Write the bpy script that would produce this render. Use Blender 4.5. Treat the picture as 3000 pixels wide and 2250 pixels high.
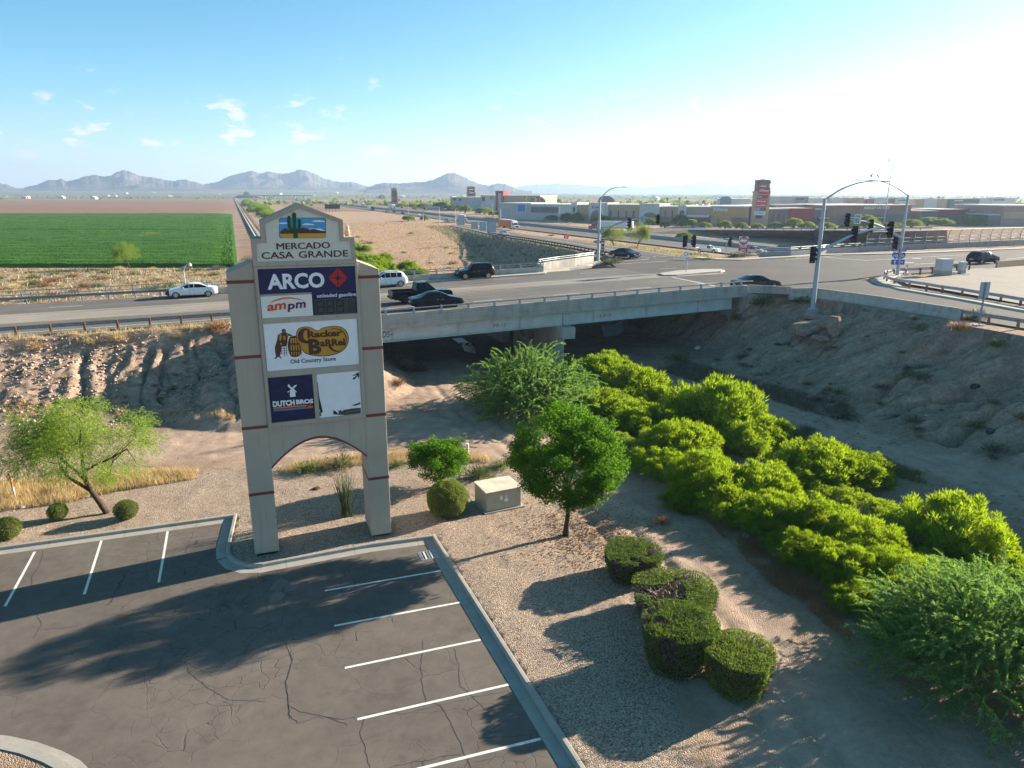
import bpy, bmesh, math, random
import numpy as np
from mathutils import Vector, Matrix
R = math.radians
rnd = random.Random(7)
rng = np.random.default_rng(11)
SC = bpy.context.scene
COL = SC.collection
for _o in list(bpy.data.objects):
 bpy.data.objects.remove(_o)
# ------------------------------------------------------------------ camera
CAMH = 16.5
PITCH = R(15.1)
FPX = 2082.0
cam = bpy.data.objects.new('camera', bpy.data.cameras.new('camera'))
COL.objects.link(cam)
cam.location = (0, 0, CAMH)
cam.rotation_euler = (R(90) - PITCH, 0, 0)
cam.data.sensor_fit = 'HORIZONTAL'
cam.data.sensor_width = 36.0
cam.data.lens = 36.0 * FPX / 3000.0
cam.data.clip_start = 0.5
cam.data.clip_end = 40000
SC.camera = cam
# ------------------------------------------------------------------ light
SUN_AZ = 27.0      # degrees from +X towards +Y
SUN_EL = 16.3
wd = bpy.data.worlds.new('World')
SC.world = wd
wd.use_nodes = True
nt = wd.node_tree
for n in list(nt.nodes):
 nt.nodes.remove(n)
sky = nt.nodes.new('ShaderNodeTexSky')
sky.sky_type = 'NISHITA'
sky.sun_disc = False
sky.sun_elevation = R(SUN_EL)
sky.sun_rotation = R(90 - SUN_AZ)
sky.altitude = 400
sky.air_density = 0.65
sky.dust_density = 0.25
sky.ozone_density = 3.0
bg = nt.nodes.new('ShaderNodeBackground')
bg.inputs['Strength'].default_value = 0.125
wo = nt.nodes.new('ShaderNodeOutputWorld')
# small fair weather clouds low over the plain: noise on the sky direction
tc = nt.nodes.new('ShaderNodeTexCoord')
sep = nt.nodes.new('ShaderNodeSeparateXYZ')
nt.links.new(tc.outputs['Generated'], sep.inputs[0])
def wmath(op, a, b=None, clamp=False):
 m = nt.nodes.new('ShaderNodeMath')
 m.operation = op
 m.use_clamp = clamp
 for k, q in enumerate((a, b)):
  if q is None:
   continue
  if isinstance(q, (int, float)):
   m.inputs[k].default_value = q
  else:
   nt.links.new(q, m.inputs[k])
 return m.outputs[0]
az = wmath('ARCTAN2', sep.outputs[0], sep.outputs[1])
el = wmath('ARCSINE', sep.outputs[2])
cmb = nt.nodes.new('ShaderNodeCombineXYZ')
nt.links.new(wmath('MULTIPLY', az, 1.0), cmb.inputs[0])
nt.links.new(wmath('MULTIPLY', el, 2.6), cmb.inputs[1])
n1 = nt.nodes.new('ShaderNodeTexNoise')
n1.inputs['Scale'].default_value = 24.0
n1.inputs['Detail'].default_value = 7.0
n1.inputs['Roughness'].default_value = 0.62
nt.links.new(cmb.outputs[0], n1.inputs['Vector'])
n2 = nt.nodes.new('ShaderNodeTexNoise')
n2.inputs['Scale'].default_value = 3.1
n2.inputs['Detail'].default_value = 2.0
nt.links.new(cmb.outputs[0], n2.inputs['Vector'])
puff = wmath('ADD', n1.outputs['Fac'], wmath('MULTIPLY', wmath('SUBTRACT', n2.outputs['Fac'], 0.5), 0.55))
band = wmath('MULTIPLY', wmath('DIVIDE', wmath('SUBTRACT', el, 0.01), 0.05, True),
             wmath('SUBTRACT', 1.0, wmath('DIVIDE', wmath('SUBTRACT', el, 0.06), 0.13, True)), True)
cl = wmath('MULTIPLY', wmath('DIVIDE', wmath('SUBTRACT', puff, 0.60), 0.12, True), band, True)
mixc = nt.nodes.new('ShaderNodeMixRGB')
mixc.inputs['Color2'].default_value = (5.6, 5.5, 5.2, 1)
nt.links.new(wmath('MULTIPLY', cl, 0.65), mixc.inputs['Fac'])
nt.links.new(sky.outputs[0], mixc.inputs['Color1'])
# deepen the blue a little, as the camera's own rendering of the sky does
def vmul(a, c):
 m = nt.nodes.new('ShaderNodeMixRGB')
 m.blend_type = 'MULTIPLY'
 m.inputs['Fac'].default_value = 1.0
 nt.links.new(a, m.inputs['Color1'])
 m.inputs['Color2'].default_value = (*c, 1)
 return m.outputs[0]
ssp = nt.nodes.new('ShaderNodeSeparateColor')
nt.links.new(vmul(mixc.outputs[0], (0.165, 0.165, 0.165)), ssp.inputs[0])
gg = wmath('MULTIPLY', wmath('POWER', ssp.outputs[1], 1.16), 3.2)
bb = wmath('MULTIPLY', wmath('POWER', ssp.outputs[2], 1.3), 2.85)
rr_ = wmath('MINIMUM', wmath('MULTIPLY', wmath('POWER', ssp.outputs[0], 2.1), 7.6), gg)
scb = nt.nodes.new('ShaderNodeCombineColor')
for k_, q_ in enumerate((rr_, gg, bb)):
 nt.links.new(wmath('DIVIDE', q_, wmath('ADD', wmath('MULTIPLY', q_, 0.13), 1.08)), scb.inputs[k_])
nt.links.new(scb.outputs[0], bg.inputs['Color'])
nt.links.new(bg.outputs[0], wo.inputs['Surface'])
sl = bpy.data.lights.new('sun', 'SUN')
sl.energy = 3.9
sl.angle = R(0.53)
sl.color = (1.0, 0.86, 0.68)
sun = bpy.data.objects.new('sun', sl)
COL.objects.link(sun)
sun_dir = Vector((math.cos(R(SUN_AZ)) * math.cos(R(SUN_EL)), math.sin(R(SUN_AZ)) * math.cos(R(SUN_EL)), math.sin(R(SUN_EL))))
sun.rotation_euler = sun_dir.to_track_quat('Z', 'Y').to_euler()
sun.location = (60, 30, 60)
SC.view_settings.view_transform = 'Standard'
SC.view_settings.look = 'None'
SC.view_settings.gamma = 1.0
SC.view_settings.use_curve_mapping = False
SC.view_settings.exposure = 2.43
SC.render.engine = 'CYCLES'
SC.cycles.max_bounces = 6
SC.cycles.diffuse_bounces = 2
SC.cycles.glossy_bounces = 2
SC.cycles.transmission_bounces = 3
SC.cycles.transparent_max_bounces = 12
SC.cycles.volume_bounces = 0
SC.cycles.use_denoising = True
SC.cycles.caustics_reflective = False
SC.cycles.caustics_refractive = False
# ------------------------------------------------------------------ measuring: pixels of a 2212 px wide copy of the photograph to points of the place
PX = 3000.0 / 2212.0
_cp, _sp = math.cos(PITCH), math.sin(PITCH)
def ray(u, v):
 x = (u * PX - 1500.0) / FPX
 y = -(v * PX - 1125.0) / FPX
 return (x, _cp + _sp * y, -_sp + _cp * y)
def at(u, v, z=0.0):
 r = ray(u, v)
 t = (z - CAMH) / r[2]
 return Vector((r[0] * t, r[1] * t, z))
def hgt(u, v, p):
 """height seen at pixel (u, v) over ground point p"""
 r = ray(u, v)
 return CAMH + r[2] * (p[1] / r[1])
def wid(du, p):
 """metres spanned by du pixels at point p"""
 d = p[1] * _cp - (p[2] - CAMH) * _sp if len(p) > 2 else p[1] * _cp + CAMH * _sp
 return du * PX / FPX * d
# zoom views of the photograph: (origin u, origin v, scale)
def zc(u0, v0, k):
 return lambda x, y: (u0 / PX + x * k / PX, v0 / PX + y * k / PX)
ZA = zc(0, 450, 700 / 2212)
ZB = zc(600, 450, 700 / 2212)
ZC = zc(1100, 450, 700 / 2212)
ZD = zc(1700, 450, 700 / 2212)
ZE = zc(2300, 450, 700 / 2212)
ZS1 = zc(650, 570, 540 / 2212)
ZS2 = zc(650, 930, 540 / 2212)
ZS3 = zc(650, 1250, 600 / 2212)
ZW = zc(1100, 520, 400 / 2212)
ZR = zc(2200, 750, 800 / 2212)
ZU = zc(1050, 750, 700 / 2212)
# ------------------------------------------------------------------ materials
MATS = {}
class NT:
 def __init__(s, name):
  s.m = bpy.data.materials.new(name)
  s.m.use_nodes = True
  s.t = s.m.node_tree
  s.b = s.t.nodes['Principled BSDF']
  s.out = s.t.nodes['Material Output']
 def n(s, typ, **kw):
  q = s.t.nodes.new(typ)
  for k, v in kw.items():
   setattr(q, k, v)
  return q
 def l(s, a, b):
  s.t.links.new(a, b)
 def noise(s, scale, detail=4, rough=0.55, coord='Object', stretch=None, w=None):
  c = s.n('ShaderNodeTexCoord')
  o = c.outputs[coord]
  if stretch:
   mp = s.n('ShaderNodeMapping')
   mp.inputs['Scale'].default_value = stretch
   s.l(o, mp.inputs['Vector'])
   o = mp.outputs[0]
  q = s.n('ShaderNodeTexNoise')
  q.inputs['Scale'].default_value = scale
  q.inputs['Detail'].default_value = detail
  q.inputs['Roughness'].default_value = rough
  s.l(o, q.inputs['Vector'])
  return q.outputs['Fac']
 def ramp(s, fac, stops):
  q = s.n('ShaderNodeValToRGB')
  el = q.color_ramp.elements
  while len(el) > 1:
   el.remove(el[-1])
  el[0].position = stops[0][0]
  el[0].color = (*stops[0][1], 1)
  for p, c in stops[1:]:
   e = el.new(p)
   e.color = (*c, 1)
  s.l(fac, q.inputs['Fac'])
  return q.outputs['Color']
 def mix(s, fac, a, b, typ='MIX'):
  q = s.n('ShaderNodeMixRGB', blend_type=typ)
  for k, v in ((0, fac), (1, a), (2, b)):
   if isinstance(v, (int, float)):
    q.inputs[k].default_value = v
   elif isinstance(v, tuple):
    q.inputs[k].default_value = (*v, 1)
   else:
    s.l(v, q.inputs[k])
  return q.outputs['Color']
 def math(s, op, a, b=0.0, clamp=False):
  q = s.n('ShaderNodeMath', operation=op, use_clamp=clamp)
  for k, v in enumerate((a, b)):
   if isinstance(v, (int, float)):
    q.inputs[k].default_value = v
   else:
    s.l(v, q.inputs[k])
  return q.outputs[0]
 def bump(s, h, strength=0.4, dist=0.05):
  q = s.n('ShaderNodeBump')
  q.inputs['Strength'].default_value = strength
  q.inputs['Distance'].default_value = dist
  s.l(h, q.inputs['Height'])
  s.l(q.outputs[0], s.b.inputs['Normal'])
 def col(s, c):
  if isinstance(c, tuple):
   s.b.inputs['Base Color'].default_value = (*c, 1)
  else:
   s.l(c, s.b.inputs['Base Color'])
 def rough(s, r, spec=0.3):
  s.b.inputs['Roughness'].default_value = r
  s.b.inputs['Specular IOR Level'].default_value = spec
def plain(name, c, r=0.6, spec=0.3, metal=0.0, var=0.12, scale=3.0, bump=0.0, coat=0.0):
 """one base colour with weathering noise"""
 if name in MATS:
  return MATS[name]
 t = NT(name)
 f = t.noise(scale, 5)
 lo = tuple(max(0, x * (1 - var)) for x in c)
 hi = tuple(min(1, x * (1 + var)) for x in c)
 t.col(t.ramp(f, [(0.3, lo), (0.7, hi)]))
 t.rough(r, spec)
 t.b.inputs['Metallic'].default_value = metal
 if coat:
  t.b.inputs['Coat Weight'].default_value = coat
  t.b.inputs['Coat Roughness'].default_value = 0.05
 if bump:
  t.bump(t.noise(scale * 12, 3), bump, 0.02)
 MATS[name] = t.m
 return t.m
def leafmat(name, a, b, c=None, trans=0.4, scale=0.6, transcol=None):
 if name in MATS:
  return MATS[name]
 t = NT(name)
 g = t.n('ShaderNodeNewGeometry')
 f = t.noise(scale, 3)
 oi = t.n('ShaderNodeObjectInfo')
 k = t.math('ADD', t.math('MULTIPLY', g.outputs['Random Per Island'], 0.55), t.math('MULTIPLY', f, 0.5))
 k = t.math('ADD', k, t.math('MULTIPLY', t.math('SUBTRACT', oi.outputs['Random'], 0.5), 0.3))
 stops = [(0.15, a), (0.62, b)]
 if c:
  stops.append((0.9, c))
 cc = t.ramp(k, stops)
 t.col(cc)
 t.rough(0.62, 0.12)
 tr = t.n('ShaderNodeBsdfTranslucent')
 if transcol:
  t.l(t.mix(0.65, cc, transcol), tr.inputs['Color'])
 else:
  t.l(cc, tr.inputs['Color'])
 mx = t.n('ShaderNodeMixShader')
 mx.inputs[0].default_value = trans
 t.l(t.b.outputs[0], mx.inputs[1])
 t.l(tr.outputs[0], mx.inputs[2])
 t.l(mx.outputs[0], t.out.inputs['Surface'])
 MATS[name] = t.m
 return t.m
def attr(t, name):
 q = t.n('ShaderNodeAttribute')
 q.attribute_name = name
 return q
def mk_ground():
 t = NT('desert_ground')
 a = attr(t, 'zone')
 sp = t.n('ShaderNodeSeparateColor')
 t.l(a.outputs['Color'], sp.inputs[0])
 big = t.noise(0.05, 5, 0.6)
 mid = t.noise(0.55, 6, 0.65)
 fine = t.noise(5.0, 5, 0.75)
 dirt = t.ramp(mid, [(0.28, (0.22, 0.155, 0.120)), (0.5, (0.34, 0.25, 0.195)), (0.72, (0.44, 0.335, 0.265))])
 dirt = t.mix(t.math('MULTIPLY', big, 0.5), dirt, (0.37, 0.265, 0.175))
 speck = t.ramp(fine, [(0.3, (0.62, 0.62, 0.62)), (0.55, (1.0, 1.0, 1.0)), (0.75, (1.22, 1.2, 1.17))])
 dirt = t.mix(0.8, dirt, speck, 'MULTIPLY')
 # scree on the banks
 scree = t.ramp(t.noise(1.3, 6, 0.75), [(0.25, (0.23, 0.163, 0.128)), (0.5, (0.42, 0.31, 0.242)), (0.75, (0.57, 0.445, 0.355))])
 scree = t.mix(0.9, scree, speck, 'MULTIPLY')
 cq = t.n('ShaderNodeTexCoord')
 mq = t.n('ShaderNodeMapping')
 mq.vector_type = 'TEXTURE'
 mq.inputs['Rotation'].default_value = (0, 0, 0.3746 - 0.38)
 mq.inputs['Scale'].default_value = (9.0, 0.55, 2.0)
 t.l(cq.outputs['Object'], mq.inputs['Vector'])
 nq = t.n('ShaderNodeTexNoise')
 nq.inputs['Scale'].default_value = 1.0
 nq.inputs['Detail'].default_value = 6
 nq.inputs['Roughness'].default_value = 0.7
 t.l(mq.outputs[0], nq.inputs['Vector'])
 scree = t.mix(0.8, scree, t.ramp(nq.outputs['Fac'], [(0.33, (0.55, 0.52, 0.52)), (0.5, (1.0, 0.98, 0.97)), (0.66, (1.3, 1.25, 1.2))]), 'MULTIPLY')
 # smooth driven dirt
 track = t.ramp(t.noise(0.9, 5, 0.6), [(0.3, (0.36, 0.262, 0.205)), (0.7, (0.52, 0.395, 0.31))])
 track = t.mix(0.35, track, speck, 'MULTIPLY')
 # decorative gravel: every pebble its own colour
 c = t.n('ShaderNodeTexCoord')
 vo = t.n('ShaderNodeTexVoronoi')
 vo.inputs['Scale'].default_value = 24.0
 t.l(c.outputs['Object'], vo.inputs['Vector'])
 sv = t.n('ShaderNodeSeparateColor')
 t.l(vo.outputs['Color'], sv.inputs[0])
 peb = t.ramp(sv.outputs[0], [(0.05, (0.12, 0.09, 0.072)), (0.35, (0.30, 0.232, 0.182)), (0.65, (0.44, 0.345, 0.272)), (0.95, (0.58, 0.48, 0.40))])
 peb = t.mix(t.math('MULTIPLY', t.noise(0.35, 4), 0.5), peb, (0.33, 0.245, 0.185))
 col = t.mix(sp.outputs[2], dirt, scree)
 col = t.mix(sp.outputs[0], col, track)
 col = t.mix(sp.outputs[1], col, peb)
 # far plain: scrub and tilled soil
 far = attr(t, 'far')
 sf = t.n('ShaderNodeSeparateColor')
 t.l(far.outputs['Color'], sf.inputs[0])
 scrub = t.ramp(t.noise(0.006, 8, 0.7, stretch=(0.35, 1.6, 1)), [(0.36, (0.24, 0.20, 0.15)), (0.5, (0.15, 0.15, 0.10)), (0.62, (0.075, 0.10, 0.055))])
 col = t.mix(sf.outputs[0], col, scrub)
 soil = t.ramp(t.noise(0.05, 6, 0.6, stretch=(0.15, 1.5, 1)), [(0.3, (0.19, 0.115, 0.08)), (0.7, (0.27, 0.175, 0.13))])
 col = t.mix(sf.outputs[1], col, soil)
 dry = t.ramp(t.noise(0.35, 6, 0.7), [(0.3, (0.33, 0.245, 0.19)), (0.48, (0.42, 0.31, 0.235)), (0.58, (0.36, 0.215, 0.11)), (0.72, (0.50, 0.40, 0.25))])
 col = t.mix(sf.outputs[2], col, dry)
 t.col(col)
 t.rough(0.95, 0.1)
 h = t.math('ADD', t.math('MULTIPLY', t.noise(3.0, 8, 0.75), 0.6), t.math('MULTIPLY', vo.outputs['Distance'], -0.5))
 h = t.math('ADD', h, t.math('MULTIPLY', t.noise(9.0, 5, 0.8), t.math('MULTIPLY', sp.outputs[2], 0.7)))
 t.bump(h, 0.8, 0.14)
 MATS['ground'] = t.m
def mk_asphalt(name, base, crackscale=None, tint=(1.1, 0.98, 0.93), patch=0.25, lanes=False):
 t = NT(name)
 big = t.noise(0.16, 5, 0.6)
 mid = t.noise(1.7, 5, 0.65)
 fine = t.noise(45, 2, 0.6)
 lo = tuple(base * (1 - patch) * q for q in tint)
 hi = tuple(base * (1 + patch) * q for q in tint)
 col = t.ramp(t.math('ADD', t.math('MULTIPLY', big, 0.6), t.math('MULTIPLY', mid, 0.4)), [(0.36, lo), (0.64, hi)])
 if lanes:
  cc_ = t.n('ShaderNodeTexCoord')
  mp_ = t.n('ShaderNodeMapping')
  mp_.vector_type = 'TEXTURE'
  mp_.inputs['Rotation'].default_value = (0, 0, 0.3746)
  mp_.inputs['Scale'].default_value = (45.0, 0.9, 1)
  t.l(cc_.outputs['Object'], mp_.inputs['Vector'])
  nn_ = t.n('ShaderNodeTexNoise')
  nn_.inputs['Scale'].default_value = 1.0
  nn_.inputs['Detail'].default_value = 5
  t.l(mp_.outputs[0], nn_.inputs['Vector'])
  col = t.mix(0.75, col, t.ramp(nn_.outputs['Fac'], [(0.32, (0.68, 0.68, 0.69)), (0.5, (1.0, 1.0, 1.0)), (0.68, (1.22, 1.2, 1.17))]), 'MULTIPLY')
 col = t.mix(0.5, col, t.ramp(fine, [(0.3, (0.7, 0.7, 0.7)), (0.7, (1.3, 1.3, 1.3))]), 'MULTIPLY')
 h = t.math('MULTIPLY', fine, 0.15)
 if crackscale:
  c = t.n('ShaderNodeTexCoord')
  nz = t.n('ShaderNodeTexNoise')
  nz.inputs['Scale'].default_value = 1.4
  nz.inputs['Detail'].default_value = 4
  t.l(c.outputs['Object'], nz.inputs['Vector'])
  va = t.n('ShaderNodeVectorMath', operation='MULTIPLY_ADD')
  va.inputs[1].default_value = (0.55, 0.55, 0.0)
  t.l(nz.outputs['Color'], va.inputs[0])
  t.l(c.outputs['Object'], va.inputs[2])
  tot = None
  for sc_, wdt, thr0, thr1, msc in ((0.42, 0.009, 0.42, 0.52, 0.09), (1.35, 0.007, 0.49, 0.56, 0.11)):
   vo = t.n('ShaderNodeTexVoronoi', feature='DISTANCE_TO_EDGE')
   vo.inputs['Scale'].default_value = sc_
   t.l(va.outputs[0], vo.inputs['Vector'])
   line = t.math('SUBTRACT', 1.0, t.math('DIVIDE', vo.outputs['Distance'], wdt * sc_ * 1.6, True), True)
   mk = t.math('DIVIDE', t.math('SUBTRACT', t.noise(msc, 3), thr0), thr1 - thr0, True)
   ln = t.math('MULTIPLY', line, mk)
   tot = ln if tot is None else t.math('MAXIMUM', tot, ln)
  col = t.mix(t.math('MULTIPLY', tot, 0.6), col, (0.012, 0.011, 0.010))
  h = t.math('SUBTRACT', h, tot)
  # oil stains
  st = t.math('DIVIDE', t.math('SUBTRACT', t.noise(0.55, 4, 0.6), 0.60), 0.1, True)
  col = t.mix(t.math('MULTIPLY', st, 0.28), col, (0.03, 0.027, 0.025))
  vs = t.n('ShaderNodeTexVoronoi')
  vs.inputs['Scale'].default_value = 0.9
  t.l(c.outputs['Object'], vs.inputs['Vector'])
  dots = t.math('SUBTRACT', 1.0, t.math('DIVIDE', vs.outputs['Distance'], 0.05, True), True)
  col = t.mix(t.math('MULTIPLY', dots, 0.6), col, (0.02, 0.018, 0.017))
 t.col(col)
 t.rough(0.88, 0.25)
 t.bump(h, 0.45, 0.02)
 MATS[name] = t.m
 return t.m
def mk_concrete(name, base, tint=(1.0, 0.96, 0.88), streak=0.35, scale=1.0):
 t = NT(name)
 f = t.noise(0.8 * scale, 6, 0.65)
 v = t.noise(2.0 * scale, 4, 0.6, stretch=(1.0, 1.0, 0.12))
 fi = t.noise(22, 3, 0.7)
 k = t.math('ADD', t.math('MULTIPLY', f, 0.55), t.math('MULTIPLY', v, 0.45))
 lo = tuple(base * (1 - streak) * q for q in tint)
 md = tuple(base * q for q in tint)
 hi = tuple(min(1, base * (1 + streak * 0.5) * q) for q in tint)
 col = t.ramp(k, [(0.3, lo), (0.5, md), (0.7, hi)])
 col = t.mix(0.4, col, t.ramp(fi, [(0.3, (0.75, 0.75, 0.75)), (0.7, (1.2, 1.2, 1.2))]), 'MULTIPLY')
 t.col(col)
 t.rough(0.85, 0.2)
 t.bump(t.math('ADD', fi, f), 0.25, 0.02)
 MATS[name] = t.m
 return t.m
mk_ground()
A_LOT = mk_asphalt('lot_asphalt', 0.112, True, (1.17, 1.0, 0.88))
A_ROAD = mk_asphalt('road_asphalt', 0.125, None, (1.06, 1.0, 0.95), 0.18, True)
A_DARK = mk_asphalt('dark_asphalt', 0.075, None, (1.05, 1.0, 0.96), 0.2)
A_LIGHT = mk_asphalt('light_pavement', 0.24, None, (1.1, 1.0, 0.9), 0.15, True)
A_FREE = mk_asphalt('freeway_asphalt', 0.10, None, (1.06, 1.0, 0.95), 0.15)
C_KERB = mk_concrete('kerb_concrete', 0.33, (1.03, 0.98, 0.88), 0.2)
A_PATCH = mk_asphalt('patch_asphalt', 0.15, None, (1.2, 1.0, 0.85))
C_BRIDGE = mk_concrete('bridge_concrete', 0.40, (1.0, 0.96, 0.87), 0.42)
C_WALK = mk_concrete('walk_concrete', 0.42, (1.05, 0.97, 0.85), 0.2)
C_BARRIER = mk_concrete('barrier_concrete', 0.30, (0.97, 0.98, 1.0), 0.3)
C_SLOPE = mk_concrete('slope_paving', 0.26, (1.08, 0.97, 0.85), 0.22, 0.4)
def mk_stucco():
 t = NT('taupe_stucco')
 f = t.noise(0.5, 6, 0.6)
 col = t.ramp(f, [(0.3, (0.40, 0.345, 0.275)), (0.7, (0.46, 0.40, 0.325))])
 st = t.noise(5.0, 3, 0.6, stretch=(1, 1, 0.06))
 col = t.mix(t.math('MULTIPLY', t.math('DIVIDE', t.math('SUBTRACT', st, 0.55), 0.2, True), 0.32), col, (0.25, 0.21, 0.165))
 t.col(col)
 t.rough(0.9, 0.15)
 t.bump(t.noise(30, 3, 0.6), 0.3, 0.01)
 MATS['stucco'] = t.m
mk_stucco()
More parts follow.
